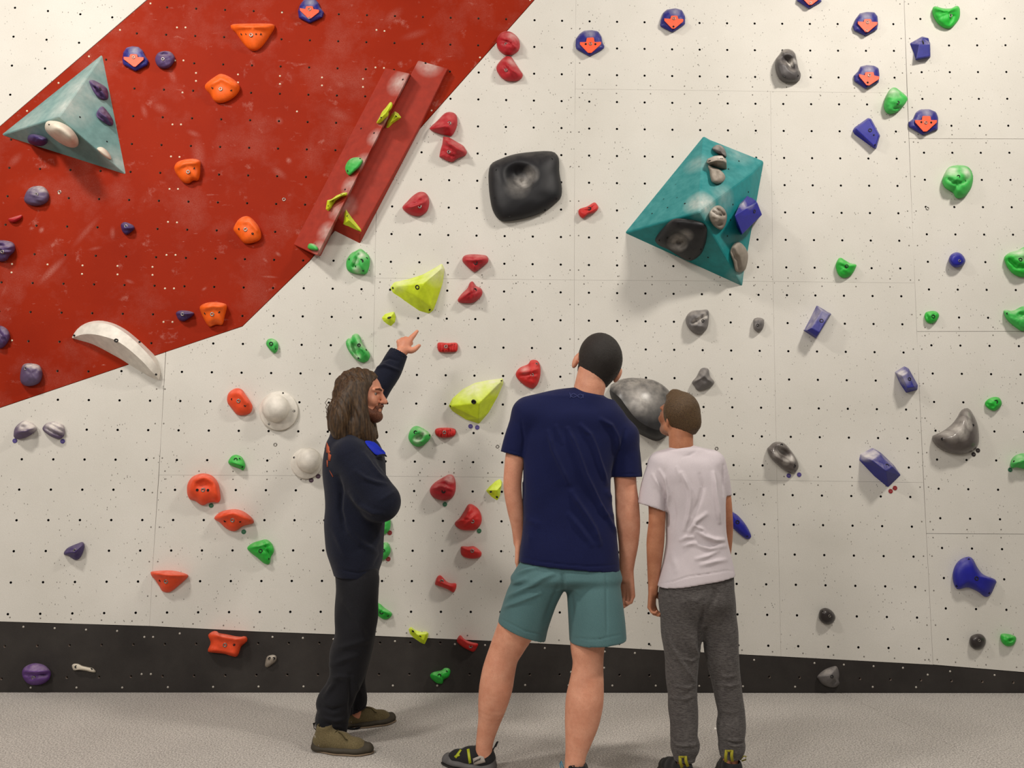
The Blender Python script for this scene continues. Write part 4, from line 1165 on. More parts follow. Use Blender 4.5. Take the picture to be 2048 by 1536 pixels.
# ------------------------------------------------------------------ grey and black
hold('big black square plate with a chalky pocket, high on the white wall', BLACKH, None, [(977, 345), (982, 328), (1000, 318), (1030, 308), (1070, 303), (1095, 302), (1110, 305), (1118, 318), (1119, 345), (1124, 375), (1122, 395), (1110, 408), (1085, 425), (1050, 437), (1015, 443), (998, 440), (985, 420), (979, 390), (977, 365)], .10,
     (1048, 365), 3.2, screws_=[(1104, 318), (1113, 398), (1090, 420), (1019, 432), (990, 396), (993, 340)], pockets=[((1040, 352), 26, 22, .3, .075), ((1046, 366), 8, 6, .3, .025)], group=gK, noise=.002, nf=.03, N=64, K=22)
BLACKH2 = BLACKH
hold('round black pocket plate on the underside of the teal volume', BLACKH, 'B3', [(1143, 390), (1165, 340), (1210, 285), (1260, 235), (1310, 212), (1400, 215), (1480, 230), (1540, 255), (1562, 300), (1556, 380), (1540, 440), (1510, 500), (1450, 546), (1400, 548), (1330, 512), (1250, 460), (1180, 430)], .06,
     (1345, 375), 3.2, screws_=[(1328, 255), (1510, 290), (1180, 388), (1508, 458), (1420, 530), (1240, 368)], pockets=[((1330, 385), 19, 16, 0, .045), ((1350, 390), 9, 9, 0, .02)], plane=FT[5], group=gK, noise=.001, N=56, K=18)
hold('grey ear-shaped pocket hold high on the white wall', DGREY, 'A4', [(58, 545), (65, 470), (108, 420), (118, 398), (170, 392), (212, 420), (230, 480), (245, 550), (262, 590), (252, 642), (200, 660), (130, 656), (85, 627)], .075, (150, 535), 2.8, bd=[(132, 605, .01)], screws_=[(238, 605, .007)], pockets=[((158, 478), 11, 8, .2, .05), ((185, 525), 6, 11, -.55, .045)], group=gK, noise=.001, K=16, N=52)
hold('dark grey crimp near the top corner of the teal volume', DGREY, 'A3', [(1600, 1190), (1622, 1165), (1660, 1158), (1695, 1183), (1715, 1230), (1713, 1260), (1680, 1240), (1630, 1222)], .04, (1660, 1200), 2, [(1668, 1193, .007)], plane=FT[1], group=gK, noise=.002)
facet('pale grey hooded jug on the teal volume', TAN, 'A3', [(1553, 1302), (1562, 1270), (1620, 1245), (1682, 1238), (1716, 1275), (1719, 1358), (1655, 1345), (1592, 1326), (1566, 1303, .05), (1635, 1283, .085), (1690, 1288, .085), (1716, 1300, .06), (1570, 1280, .04), (1625, 1258, .06), (1685, 1252, .06)],
      [(0, 1, 12, 8), (1, 2, 13, 12), (2, 3, 14, 13), (3, 4, 11, 14), (12, 13, 9, 8), (13, 14, 10, 9), (14, 11, 10), (4, 5, 11), (8, 9, 7), (9, 10, 6, 7), (10, 11, 5, 6), (7, 0, 8)], screws_=[(1580, 1285, 4, .008), (1677, 1268, 5, .009)], plane=FT[1], group=gK, bevel=.004)
hold('stone coloured thumb-shaped hold under the hooded jug', TAN, 'A3', [(1568, 1322), (1610, 1338), (1650, 1350), (1690, 1382), (1707, 1420), (1687, 1457), (1640, 1472), (1600, 1457), (1586, 1420), (1578, 1370)], .045, (1640, 1400), 2.4, pockets=[((1660, 1390), 6, 4, .4, .012)], plane=FT[1], group=gK, noise=.002)
hold('grey cracked ball with chalk on the right face of the teal volume', TAN, 'B3', [(1576, 190), (1585, 150), (1620, 115), (1660, 107), (1700, 138), (1721, 190), (1711, 252), (1690, 292), (1665, 302), (1620, 277), (1588, 235)], .06, (1650, 200), 2.2, bd=[(1672, 190, .008)], ridges=[([(1590, 140), (1640, 180), (1700, 190)], 2.5, -.016), ([(1620, 120), (1700, 180)], 2, -.01)], pockets=[((1663, 262), 6, 6, 0, .025)], plane=FT[4], group=gK)
hold('stone coloured hooked hold near the bottom corner of the teal volume', TAN, 'B3', [(1745, 480), (1768, 422), (1810, 398), (1857, 430), (1887, 490), (1885, 560), (1865, 622), (1822, 644), (1788, 630), (1770, 560)], .05, (1820, 510), 2, ridges=[([(1760, 470), (1805, 540), (1815, 620)], 5, -.014)], plane=FT[4], group=gK, noise=.002)
hold('grey rock-like ball with a chalked crack left of the tiny grey nub', GREY, 'B3', [(1389, 1030), (1400, 985), (1440, 950), (1500, 945), (1562, 941), (1576, 975), (1572, 1050), (1555, 1102), (1502, 1138), (1450, 1127), (1410, 1087)], .07, (1490, 1040), 2.2, bd=[(1528, 1030, .009)], ridges=[([(1445, 1052), (1500, 1020), (1560, 985)], 3, -.02), ([(1410, 1060), (1540, 1080)], 3, .008), ([(1420, 980), (1540, 975)], 3, .008)], group=gK, noise=.004)
hold('tiny grey oval nub right of the rock-like grey ball', GREY, 'B3', [(1929, 1055), (1935, 1015), (1970, 1004), (2010, 1015), (2017, 1060), (2002, 1102), (1965, 1119), (1935, 1097)], .05, (1972, 1055), 2.2, bd=[(1965, 1065, .009)], group=gK)
hold('grey jagged three-cornered lump above the boy', GREY, None, [(1384, 764), (1394, 752), (1402, 737), (1416, 737), (1420, 752), (1429, 765), (1418, 776), (1397, 782), (1388, 772)], .06, (1406, 758), 1.7, ridges=[([(1388, 764), (1408, 752), (1424, 766)], 2.5, .012)], group=gK, noise=.004)
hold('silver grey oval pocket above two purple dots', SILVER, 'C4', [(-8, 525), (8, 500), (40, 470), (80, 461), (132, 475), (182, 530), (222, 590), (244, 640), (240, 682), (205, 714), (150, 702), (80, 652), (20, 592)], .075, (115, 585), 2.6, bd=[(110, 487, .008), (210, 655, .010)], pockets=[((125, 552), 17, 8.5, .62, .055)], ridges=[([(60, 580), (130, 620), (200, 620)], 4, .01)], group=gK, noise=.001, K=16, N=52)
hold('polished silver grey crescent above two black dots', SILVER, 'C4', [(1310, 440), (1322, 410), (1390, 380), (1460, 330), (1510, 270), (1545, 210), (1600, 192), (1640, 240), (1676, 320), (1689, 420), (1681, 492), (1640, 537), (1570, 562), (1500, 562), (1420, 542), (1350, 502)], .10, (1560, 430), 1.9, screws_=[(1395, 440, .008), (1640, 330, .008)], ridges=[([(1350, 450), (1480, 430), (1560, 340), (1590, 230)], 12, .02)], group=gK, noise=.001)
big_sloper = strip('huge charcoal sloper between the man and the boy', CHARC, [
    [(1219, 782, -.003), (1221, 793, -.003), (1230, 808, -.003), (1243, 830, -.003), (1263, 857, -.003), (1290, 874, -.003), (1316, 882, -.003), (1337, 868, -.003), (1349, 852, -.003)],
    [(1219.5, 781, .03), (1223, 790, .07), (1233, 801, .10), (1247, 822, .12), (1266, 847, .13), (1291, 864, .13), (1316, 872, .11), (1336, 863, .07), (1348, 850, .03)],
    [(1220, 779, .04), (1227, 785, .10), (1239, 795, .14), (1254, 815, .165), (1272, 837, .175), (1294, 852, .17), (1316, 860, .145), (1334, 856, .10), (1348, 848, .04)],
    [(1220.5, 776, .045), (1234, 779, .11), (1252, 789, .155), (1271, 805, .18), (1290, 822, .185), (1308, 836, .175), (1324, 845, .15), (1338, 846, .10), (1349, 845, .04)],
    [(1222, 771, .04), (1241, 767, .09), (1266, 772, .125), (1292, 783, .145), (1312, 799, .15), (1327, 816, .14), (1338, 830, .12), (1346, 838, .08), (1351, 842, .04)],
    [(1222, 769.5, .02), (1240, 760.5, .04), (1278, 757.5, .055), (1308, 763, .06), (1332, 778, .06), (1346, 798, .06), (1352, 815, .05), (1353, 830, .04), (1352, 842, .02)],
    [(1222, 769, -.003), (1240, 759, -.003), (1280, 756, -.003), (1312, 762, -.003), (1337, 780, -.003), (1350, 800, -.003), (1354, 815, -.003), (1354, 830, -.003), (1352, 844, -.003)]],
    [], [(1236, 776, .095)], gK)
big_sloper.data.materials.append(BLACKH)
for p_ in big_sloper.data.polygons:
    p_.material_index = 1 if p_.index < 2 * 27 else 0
hold('glossy dark brown egg left of the right-hand seam', EGG, 'D4', [(407, 322), (415, 275), (450, 255), (490, 264), (525, 294), (540, 336), (520, 372), (480, 389), (440, 377), (412, 347)], .055, (472, 320), 2.2, [(493, 320, .008)], screws_=[(437, 283, .005)], group=gK, noise=0)
hold('glossy dark brown egg right of the right-hand seam', EGG, 'D4', [(1611, 532), (1620, 485), (1665, 463), (1710, 467), (1740, 500), (1740, 547), (1710, 582), (1660, 589), (1625, 567)], .055, (1675, 525), 2.2, [(1690, 517, .008)], group=gK, noise=0)
hold('grey triangular sloper with a forked foot on the kickboard', GREY, 'D4', [(392, 802), (450, 750), (535, 720), (560, 740), (571, 790), (566, 835), (572, 862), (537, 892), (480, 887), (430, 862), (400, 822)], .07, (505, 800), 1.6, bd=[(512, 805, .010)], ridges=[([(500, 885), (530, 840)], 4, -.02)], group=gK, noise=.001)

# ------------------------------------------------------------------ route tags (small printed discs) and plugged bolts
TAGM = {}
PRINT = plain('pale_tag_print', (150, 142, 142), .6)


def route_tag(label, colname, rgb, x, y, r=.0135):
    if colname not in TAGM:
        TAGM[colname] = plain(colname + '_tag_plastic', rgb, .45)
    c = WALL.at(x, y)
    vs, fs = lathe([(1, -.05), (1, .18), (.93, .25), (.001, .25)], 20)
    e1, e2 = WT, np.array([0, 0, 1])
    V = [c + (e1 * v[0] + e2 * v[1] + WN * v[2]) * r for v in vs]
    o = ob('route_tag', V, fs, TAGM[colname], None, False, c, label, 'tag', 'small round route tags')
    fix_normals(o)
    V, fs = [], []
    for k, (u0, u1) in enumerate(((-.46, -.3), (-.22, -.04), (.06, .2), (.3, .46))):
        for u, v in ((u0, -.06 - .03 * (k % 2)), (u1, -.06), (u1, .09), (u0, .06 + .03 * (k % 2))):
            V.append(c + (e1 * u + e2 * v + WN * .262) * r)
        fs.append((4 * k, 4 * k + 1, 4 * k + 2, 4 * k + 3))
    ob('print', V, fs, PRINT, o)


gt, pt, dt, rt, kt = (48, 110, 78), (84, 72, 140), (74, 52, 68), (150, 44, 48), (48, 42, 42)
for lb, nm, c, x, y in (
        ('green dot tag beneath the red-orange horseshoe jug', 'green', gt, 422.5, 1011), ('green dot tag beneath the red-orange boat jug', 'green', gt, 487.5, 1063.5),
        ('purple dot tag under the left chalk-topped purple lump', 'purple', pt, 30, 881.5), ('purple dot tag under the grooved purple lump', 'purple', pt, 125.5, 882.5),
        ('dark dot tag under the smaller white dome, left one', 'maroon', dt, 622.5, 960.5), ('dark dot tag under the smaller white dome, right one', 'maroon', dt, 636.5, 952.5),
        ('purple dot tag under the yellow wedge, left of two', 'purple', pt, 941, 852.5), ('purple dot tag under the yellow wedge, right of two', 'purple', pt, 954.5, 854.8),
        ('green dot tag below the large red scallop', 'green', gt, 889.8, 1008.5), ('green dot tag at the corner of the red pointed scallop', 'green', gt, 958.3, 1061.8),
        ('red dot tag by the plain green slab', 'red', rt, 779.5, 1065.6), ('red dot tag by the chalk-topped green nub', 'red', rt, 776.4, 1118),
        ('purple dot tag under the silver oval pocket, left of two', 'purple', pt, 1577.3, 951.3), ('purple dot tag under the silver oval pocket, right of two', 'purple', pt, 1598.2, 949.3),
        ('red dot tag under the blue box, lower left of two', 'red', rt, 1781, 982.3), ('red dot tag under the blue box, upper right of two', 'red', rt, 1789.8, 976),
        ('black dot tag under the polished crescent, lower left of two', 'black', kt, 1947, 908.7), ('black dot tag under the polished crescent, upper right of two', 'black', kt, 1955.5, 900.8),
        ('green dot tag under the jug at the right frame edge', 'green', gt, 2020, 939.6)):
    route_tag(lb, nm, c, x, y)
for x, y in ((550.7, 889), (995, 893), (1433, 897), (1854.5, 417), (568, 399), (119, 384)):
    put(BOLT, 'plug_bolt', wall_back, WALL.at(x, y), WN, .0115)


# ------------------------------------------------------------------ chalk left by hands on particular holds
def chalk(key, spots, plane=None, strength=1.0):
    plane = plane or WALL
    for o in [o for o in COL.objects if key in o.get('label', '')]:
        m = o.data.materials[0].copy()
        nt = m.node_tree
        b = nt.nodes['Principled BSDF']
        src = b.inputs['Base Color'].links[0].from_socket
        tc = nt.nodes.new('ShaderNodeTexCoord')
        f = None
        for x, y, h, r, k in spots:
            c = plane.at(x, y, h) - np.array(o['_o'])
            mp = nt.nodes.new('ShaderNodeMapping')
            mp.vector_type = 'TEXTURE'
            mp.inputs['Location'].default_value = c
            rr = r * .0031
            mp.inputs['Scale'].default_value = (rr, rr * 1.5, rr)
            nt.links.new(tc.outputs['Object'], mp.inputs[0])
            g = nt.nodes.new('ShaderNodeTexGradient')
            g.gradient_type = 'SPHERICAL'
            nt.links.new(mp.outputs[0], g.inputs[0])
            a = nt.nodes.new('ShaderNodeMath')
            a.operation = 'MULTIPLY'
            nt.links.new(g.outputs[1], a.inputs[0])
            a.inputs[1].default_value = k * 1.35 * strength
            if f is None:
                f = a.outputs[0]
            else:
                mx = nt.nodes.new('ShaderNodeMath')
                mx.operation = 'MAXIMUM'
                nt.links.new(f, mx.inputs[0])
                nt.links.new(a.outputs[0], mx.inputs[1])
                f = mx.outputs[0]
        nz = nt.nodes.new('ShaderNodeTexNoise')
        nz.inputs['Scale'].default_value = 28
        nz.inputs['Detail'].default_value = 5
        nt.links.new(tc.outputs['Object'], nz.inputs[0])
        rp = nt.nodes.new('ShaderNodeMapRange')
        rp.inputs[1].default_value, rp.inputs[2].default_value, rp.inputs[3].default_value = .3, .7, .45
        nt.links.new(nz.outputs[0], rp.inputs[0])
        a = nt.nodes.new('ShaderNodeMath')
        a.operation = 'MULTIPLY'
        a.use_clamp = True
        nt.links.new(f, a.inputs[0])
        nt.links.new(rp.outputs[0], a.inputs[1])
        mix = nt.nodes.new('ShaderNodeMix')
        mix.data_type = 'RGBA'
        nt.links.new(a.outputs[0], mix.inputs[0])
        nt.links.new(src, mix.inputs[6])
        mix.inputs[7].default_value = lin((226, 220, 212))
        nt.links.new(mix.outputs[2], b.inputs['Base Color'])
        o.data.materials[0] = m


chalk('big black square plate', [(1046, 368, .03, 24, .55), (1060, 352, .06, 22, .3), (1035, 375, .07, 30, .2)])
chalk('round black pocket plate', [(1356, 484, .03, 22, .6), (1372, 470, .05, 16, .3)], FT[5])
chalk('large teal faceted volume', [(1402, 412, .33, 34, .75), (1396, 330, .12, 30, .25), (1480, 300, .05, 40, .2), (1478, 545, .03, 30, .25), (1440, 400, .22, 34, .25)])
chalk('blue grey pyramid', [(158, 172, .14, 60, .32), (130, 212, .22, 50, .42), (60, 252, .07, 60, .2), (236, 325, .03, 40, .3), (200, 130, .03, 40, .25)])
chalk('long red wedge volume, the left', [(800, 162, .12, 34, .5), (770, 240, .11, 18, .45), (752, 276, .11, 22, .4), (726, 325, .11, 22, .4), (702, 372, .11, 24, .4), (676, 424, .11, 22, .35), (655, 465, .11, 26, .4), (640, 495, .11, 20, .35)])
chalk('long red wedge volume along', [(858, 126, .06, 32, .5), (700, 330, .06, 20, .15), (690, 410, .06, 28, .25)])
chalk('grey ear-shaped pocket', [(1575, 132, .01, 11, 1.0), (1583, 128, .015, 11, 1.0)])
chalk('green ring pocket', [(836, 878, .045, 11, .95), (846, 868, .05, 8, .8), (832, 880, .06, 8, .8)])
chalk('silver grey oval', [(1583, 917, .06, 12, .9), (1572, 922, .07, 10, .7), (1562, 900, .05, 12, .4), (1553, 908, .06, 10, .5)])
chalk('grey rock-like ball', [(1400, 638, .06, 9, .9), (1412, 631, .05, 8, .9), (1390, 644, .06, 7, .8)])
chalk('grey cracked ball', [(1430, 425, .04, 14, .6)], FT[4])
chalk('pale grey hooded', [(1437, 315, .05, 20, .75)], FT[1])
chalk('three-winged yellow', [(872, 542, .08, 34, .6), (884, 532, .04, 26, .7), (800, 562, .04, 26, .4)])
chalk('yellow wedge with two', [(945, 768, .07, 40, .7), (985, 759, .04, 34, .7)])
chalk('green skull-like', [(1903, 342, .06, 17, .7), (1934, 345, .06, 18, .7)])
chalk('blue box with a chalk', [(1732, 903, .06, 22, 1.0), (1745, 905, .06, 14, .7)])
chalk('tall blue prism', [(1622, 625, .05, 24, .6), (1614, 640, .06, 18, .6), (1645, 632, .06, 16, .35)])
chalk('blue prism touching', [(1800, 745, .05, 16, .7), (1806, 760, .06, 16, .4)])
chalk('blue block standing', [(1490, 402, .06, 22, .7)], FT[4])
chalk('chalk-topped purple lump', [(52, 843, .04, 22, .8), (68, 855, .03, 12, .7), (105, 848, .04, 22, .8), (120, 858, .04, 14, .5)])
chalk('polished silver', [(1922, 862, .1, 22, .75), (1934, 848, .09, 18, .85), (1900, 872, .08, 18, .6), (1936, 832, .07, 12, .5)])  # chalk dusting whose bright centre also paints in the highlights
chalk('huge charcoal sloper', [(1280, 800, .16, 36, .62), (1262, 785, .14, 28, .35), (1300, 800, .16, 44, .3)])
chalk('green pitted oval', [(722, 508, .06, 12, .8), (712, 522, .06, 9, .7), (714, 540, .05, 11, .6)])
chalk('ear-shaped jug with', [(708, 695, .05, 12, .55), (714, 712, .05, 10, .6), (722, 688, .06, 12, .4)])
chalk('right frame edge, upper one', [(2040, 506, .05, 24, .6)])
chalk('green half-disc at the top right', [(1908, 17, .03, 18, .5)])
chalk('green chalky cone beside', [(1788, 185, .05, 18, .5)])
chalk('navy arrow hold', [(268, 98, .034, 14, .4), (620, 3, .034, 14, .4), (1180, 66, .034, 14, .4), (1350, 22, .034, 14, .35), (1733, 30, .034, 14, .4), (1738, 136, .034, 14, .45), (1855, 224, .034, 14, .4)])
chalk('ball-shaped hold beside', [(1024, 74, .05, 16, .35)])
chalk('angular hold beside the upper', [(1024, 122, .05, 14, .35)])
chalk('red scallop with curved', [(900, 958, .05, 12, .45)])
chalk('bright red ridged cone', [(1050, 738, .05, 12, .35)])
# ------------------------------------------------------------------ people: smooth signed-distance bodies turned into one surface
def smin(a, b, k):
    h = np.clip(.5 + .5 * (b - a) / k, 0, 1)
    return b * (1 - h) + a * h - k * h * (1 - h)


def unit(v):
    v = np.array(v, float)
    return v / np.linalg.norm(v)


class Sdf:
    def __init__(s, lo, hi, res):
        s.lo, s.res = np.array(lo, float), res
        s.n = np.ceil((np.array(hi) - s.lo) / res).astype(int) + 1
        s.f = np.full(s.n, .4, np.float32)
        s.ax = [s.lo[i] + np.arange(s.n[i]) * res for i in range(3)]

    def box(s, lo, hi):
        i0 = np.clip(np.floor((np.array(lo) - s.lo) / s.res).astype(int), 0, s.n)
        i1 = np.clip(np.ceil((np.array(hi) - s.lo) / s.res).astype(int) + 1, 0, s.n)
        sl = tuple(slice(a, b) for a, b in zip(i0, i1))
        g = [s.ax[i][sl[i]].astype(np.float32) for i in range(3)]
        return sl, (g[0][:, None, None], g[1][None, :, None], g[2][None, None, :])

    def put(s, fn, lo, hi, k=.01, sub=False):
        sl, g = s.box(lo, hi)
        if min(x.size for x in g) == 0:
            return s
        d = fn(*g)
        s.f[sl] = -smin(-s.f[sl], d, k) if sub else smin(s.f[sl], d, k)
        return s

    def cone(s, a, b, ra, rb, k=.012, sq=None, sub=False):
        a, b = np.array(a, float), np.array(b, float)
        ab = b - a
        m = max(ra, rb) * 1.4 + k * 2 + .02
        if sq is not None:
            sn, sf = unit(sq[0]), sq[1]
        def q(v):
            if sq is None:
                return v
            return v + sn * (v @ sn) * (1 / sf - 1)
        ab2 = q(ab)
        l2 = max(ab2 @ ab2, 1e-12)

        def fn(X, Y, Z):
            P = [X - a[0], Y - a[1], Z - a[2]]
            if sq is not None:
                d = (P[0] * sn[0] + P[1] * sn[1] + P[2] * sn[2]) * (1 / sf - 1)
                P = [P[i] + sn[i] * d for i in range(3)]
            t = np.clip((P[0] * ab2[0] + P[1] * ab2[1] + P[2] * ab2[2]) / l2, 0, 1)
            d2 = sum((P[i] - ab2[i] * t) ** 2 for i in range(3))
            d = np.sqrt(d2) - (ra + (rb - ra) * t)
            return d * (min(1, sf) if sq is not None else 1)
        return s.put(fn, np.minimum(a, b) - m, np.maximum(a, b) + m, k, sub)

    def chain(s, pts, k=.015, sq=None, sub=4):
        """smooth limb through joints: positions and radii splined, joined without swelling, then blended on"""
        A = np.array([list(p) + [r] for p, r in pts], float)
        if len(A) > 2:
            L = np.concatenate([[0], np.cumsum(np.linalg.norm(np.diff(A[:, :3], axis=0), axis=1))])
            u = np.concatenate([np.linspace(L[i], L[i + 1], sub, endpoint=False) for i in range(len(L) - 1)] + [L[-1:]])
            i = np.clip(np.searchsorted(L, u, 'right') - 1, 0, len(L) - 2)
            hh = L[i + 1] - L[i]
            t = (u - L[i]) / hh
            B = []
            for c in range(4):
                y = A[:, c]
                d = np.diff(y) / np.diff(L)
                mm = np.empty(len(y))
                mm[1:-1] = (d[:-1] + d[1:]) / 2
                if c == 3:
                    mm[1:-1] = np.where(d[:-1] * d[1:] > 0, 2 * d[:-1] * d[1:] / np.where(d[:-1] + d[1:] == 0, 1, d[:-1] + d[1:]), 0)
                mm[0], mm[-1] = d[0], d[-1]
                B.append((2 * t**3 - 3 * t**2 + 1) * y[i] + (t**3 - 2 * t**2 + t) * hh * mm[i] + (-2 * t**3 + 3 * t**2) * y[i + 1] + (t**3 - t**2) * hh * mm[i + 1])
            A = np.stack(B, -1)
        R = A[:, 3].max() * 1.4 + k * 2 + .02
        lo, hi = A[:, :3].min(0) - R, A[:, :3].max(0) + R
        sl, g = s.box(lo, hi)
        if min(x.size for x in g) == 0:
            return s
        T = Sdf.__new__(Sdf)
        T.lo = np.array([float(x.ravel()[0]) for x in g])
        T.res = s.res
        T.f = np.full([g[0].size, g[1].size, g[2].size], .4, np.float32)
        T.n = np.array(T.f.shape)
        T.ax = [x.ravel() for x in g]
        for a, b in zip(A, A[1:]):
            T.cone(a[:3], b[:3], a[3], b[3], 1e-6, sq)
        s.f[sl] = smin(s.f[sl], T.f, k)
        return s

    def ell(s, c, r, k=.012, rot=None, sub=False):
        c, r = np.array(c, float), np.array(r, float)
        R_ = np.eye(3) if rot is None else np.array(rot)
        m = r.max() + k * 2 + .02

        def fn(X, Y, Z):
            P = [X - c[0], Y - c[1], Z - c[2]]
            L = [R_[0][i] * P[0] + R_[1][i] * P[1] + R_[2][i] * P[2] for i in range(3)]
            return (np.sqrt(sum((L[i] / r[i]) ** 2 for i in range(3))) - 1) * r.min()
        return s.put(fn, c - m, c + m, k, sub)

    def loft(s, lv, k=.015, ex=2.3):
        """upright loft: rows of z, centre x, centre y, half width, half depth"""
        L = np.array(sorted(lv), float)
        zz = np.linspace(L[0, 0], L[-1, 0], 90)
        C = []
        for c in range(1, 5):
            m = np.gradient(L[:, c], L[:, 0])
            i = np.clip(np.searchsorted(L[:, 0], zz, 'right') - 1, 0, len(L) - 2)
            hh = L[i + 1, 0] - L[i, 0]
            t = (zz - L[i, 0]) / hh
            C.append((2 * t**3 - 3 * t**2 + 1) * L[i, c] + (t**3 - 2 * t**2 + t) * hh * m[i] + (-2 * t**3 + 3 * t**2) * L[i + 1, c] + (t**3 - t**2) * hh * m[i + 1])
        z0, z1 = L[0, 0], L[-1, 0]

        def fn(X, Y, Z):
            z = Z.ravel()
            cx, cy, a, b = (np.interp(z, zz, c)[None, None, :].astype(np.float32) for c in C)
            f = (np.abs((X - cx) / a) ** ex + np.abs((Y - cy) / b) ** ex) ** (1 / ex)
            d = (f - 1) * np.minimum(a, b)
            return np.maximum(d, np.maximum(Z - z1, z0 - Z))
        m = .06
        lo = [(L[:, 1] - L[:, 3]).min() - m, (L[:, 2] - L[:, 4]).min() - m, z0 - m]
        hi = [(L[:, 1] + L[:, 3]).max() + m, (L[:, 2] + L[:, 4]).max() + m, z1 + m]
        return s.put(fn, lo, hi, k)

    def cut(s, p, n, r=None):
        """remove what lies on the +n side of a plane (within r of p)"""
        p, n = np.array(p, float), unit(n)
        R_ = r or 9
        sl, (X, Y, Z) = s.box(p - R_, p + R_)
        d = (X - p[0]) * n[0] + (Y - p[1]) * n[1] + (Z - p[2]) * n[2]
        if r:
            q = np.sqrt((X - p[0]) ** 2 + (Y - p[1]) ** 2 + (Z - p[2]) ** 2)
            d = np.where(q < r, d, -1)
        s.f[sl] = np.maximum(s.f[sl], d)
        return s

    def open_end(s, p, n, depth=.03, wall=.007, r=None, side=None):
        """cut the end and hollow it out a little, like a sleeve or hem"""
        p, n = np.array(p, float), unit(n)
        R_ = r or 9
        sl, (X, Y, Z) = s.box(p - R_, p + R_)
        d = (X - p[0]) * n[0] + (Y - p[1]) * n[1] + (Z - p[2]) * n[2]
        f = s.f[sl]
        if r:
            q = np.sqrt((X - p[0]) ** 2 + (Y - p[1]) ** 2 + (Z - p[2]) ** 2) < r
        else:
            q = np.ones_like(f, bool)
        if side:
            q = q & ((X - side[1]) * side[0] > 0)
        inner = np.maximum(f + wall, -(d + depth))
        g = np.maximum(np.maximum(f, d), -inner)
        s.f[sl] = np.where(q, g, f)
        return s

    def mesh(s):
        f = s.f
        f[0], f[-1] = .4, .4
        f[:, 0], f[:, -1] = .4, .4
        f[:, :, 0], f[:, :, -1] = .4, .4
        ins = f < 0
        n = s.n
        cnt = np.zeros(n - 1, np.int8)
        for a in (0, 1):
            for b in (0, 1):
                for c in (0, 1):
                    cnt += ins[a:n[0] - 1 + a, b:n[1] - 1 + b, c:n[2] - 1 + c]
        I, J, K = np.nonzero((cnt > 0) & (cnt < 8))
        idx = np.full(n - 1, -1, np.int32)
        idx[I, J, K] = np.arange(len(I))
        cr = np.stack([np.stack([f[I + a, J + b, K + c] for c in (0, 1)]) for a in (0, 1) for b in (0, 1)]).reshape(2, 2, 2, -1)
        acc, w = np.zeros((len(I), 3)), np.zeros(len(I))
        for ax in range(3):
            for u in (0, 1):
                for v in (0, 1):
                    sel = [u, v]
                    i0 = sel[:ax] + [0] + sel[ax:]
                    i1 = sel[:ax] + [1] + sel[ax:]
                    v0, v1 = cr[tuple(i0)], cr[tuple(i1)]
                    x = (v0 < 0) != (v1 < 0)
                    t = np.where(x, v0 / np.where(x, v0 - v1, 1), 0)
                    p = np.tile(np.array(i0, float), (len(I), 1))
                    p[:, ax] = t
                    acc += p * x[:, None]
                    w += x
        V = (np.stack([I, J, K], -1) + acc / w[:, None]) * s.res + s.lo
        Fs = []
        for ax in range(3):
            sl0 = [slice(1, -1)] * 3
            sl1 = [slice(1, -1)] * 3
            sl0[ax], sl1[ax] = slice(0, -1), slice(1, None)
            a, b = ins[tuple(sl0)], ins[tuple(sl1)]
            E = np.argwhere(a != b)
            if not len(E):
                continue
            flip = a[tuple(E.T)]
            off = np.ones(3, int)
            off[ax] = 0
            E = E + off
            o1, o2 = [(1, 2), (2, 0), (0, 1)][ax]
            q = []
            for d1, d2 in ((-1, -1), (0, -1), (0, 0), (-1, 0)):
                c = E.copy()
                c[:, o1] += d1
                c[:, o2] += d2
                q.append(idx[c[:, 0], c[:, 1], c[:, 2]])
            q = np.stack(q, -1)
            q[~flip] = q[~flip][:, ::-1]
            Fs.append(q)
        return V, np.concatenate(Fs)


def vnormals(V, Fq):
    n = np.zeros_like(V)
    a = np.cross(V[Fq[:, 2]] - V[Fq[:, 0]], V[Fq[:, 3]] - V[Fq[:, 1]])
    for i in range(4):
        np.add.at(n, Fq[:, i], a)
    return n / np.maximum(np.linalg.norm(n, axis=1), 1e-9)[:, None]


def relax(V, Fq, it=2, lam=.5):
    for _ in range(it):
        acc, c = np.zeros_like(V), np.zeros(len(V))
        for i in range(4):
            a, b = Fq[:, i], Fq[:, (i + 1) % 4]
            np.add.at(acc, a, V[b])
            np.add.at(acc, b, V[a])
            np.add.at(c, a, 1)
            np.add.at(c, b, 1)
        V = V + lam * (acc / np.maximum(c, 1)[:, None] - V)
    return V


def skinned(name, S, mat, parent, folds=(), disp=None, it=2, label=None):
    """surface of S; folds = pixel polylines (points, width px, height m) raised on the side turned to the camera"""
    V, Fq = S.mesh()
    V = relax(V, Fq, it)
    if len(folds) or disp:
        N = vnormals(V, Fq)
        h = np.zeros(len(V))
        if len(folds):
            px = project(V)
            fc = np.clip(-(N @ FW) * 2, 0, 1)
            for pl, w, a in folds:
                d = seg_d(px, pl[0], pl[1])
                for i in range(1, len(pl) - 1):
                    d = np.minimum(d, seg_d(px, pl[i], pl[i + 1]))
                tip = np.minimum(np.linalg.norm(px - np.array(pl[0]), axis=1), np.linalg.norm(px - np.array(pl[-1]), axis=1))
                h += a * np.exp(-(d / w) ** 2) * fc * np.clip(.35 + tip / 30, 0, 1)
        if disp:
            h = h + disp(V)
        V = V + N * h[:, None]
    return ob(name, V, Fq, mat, parent, True, label=label)


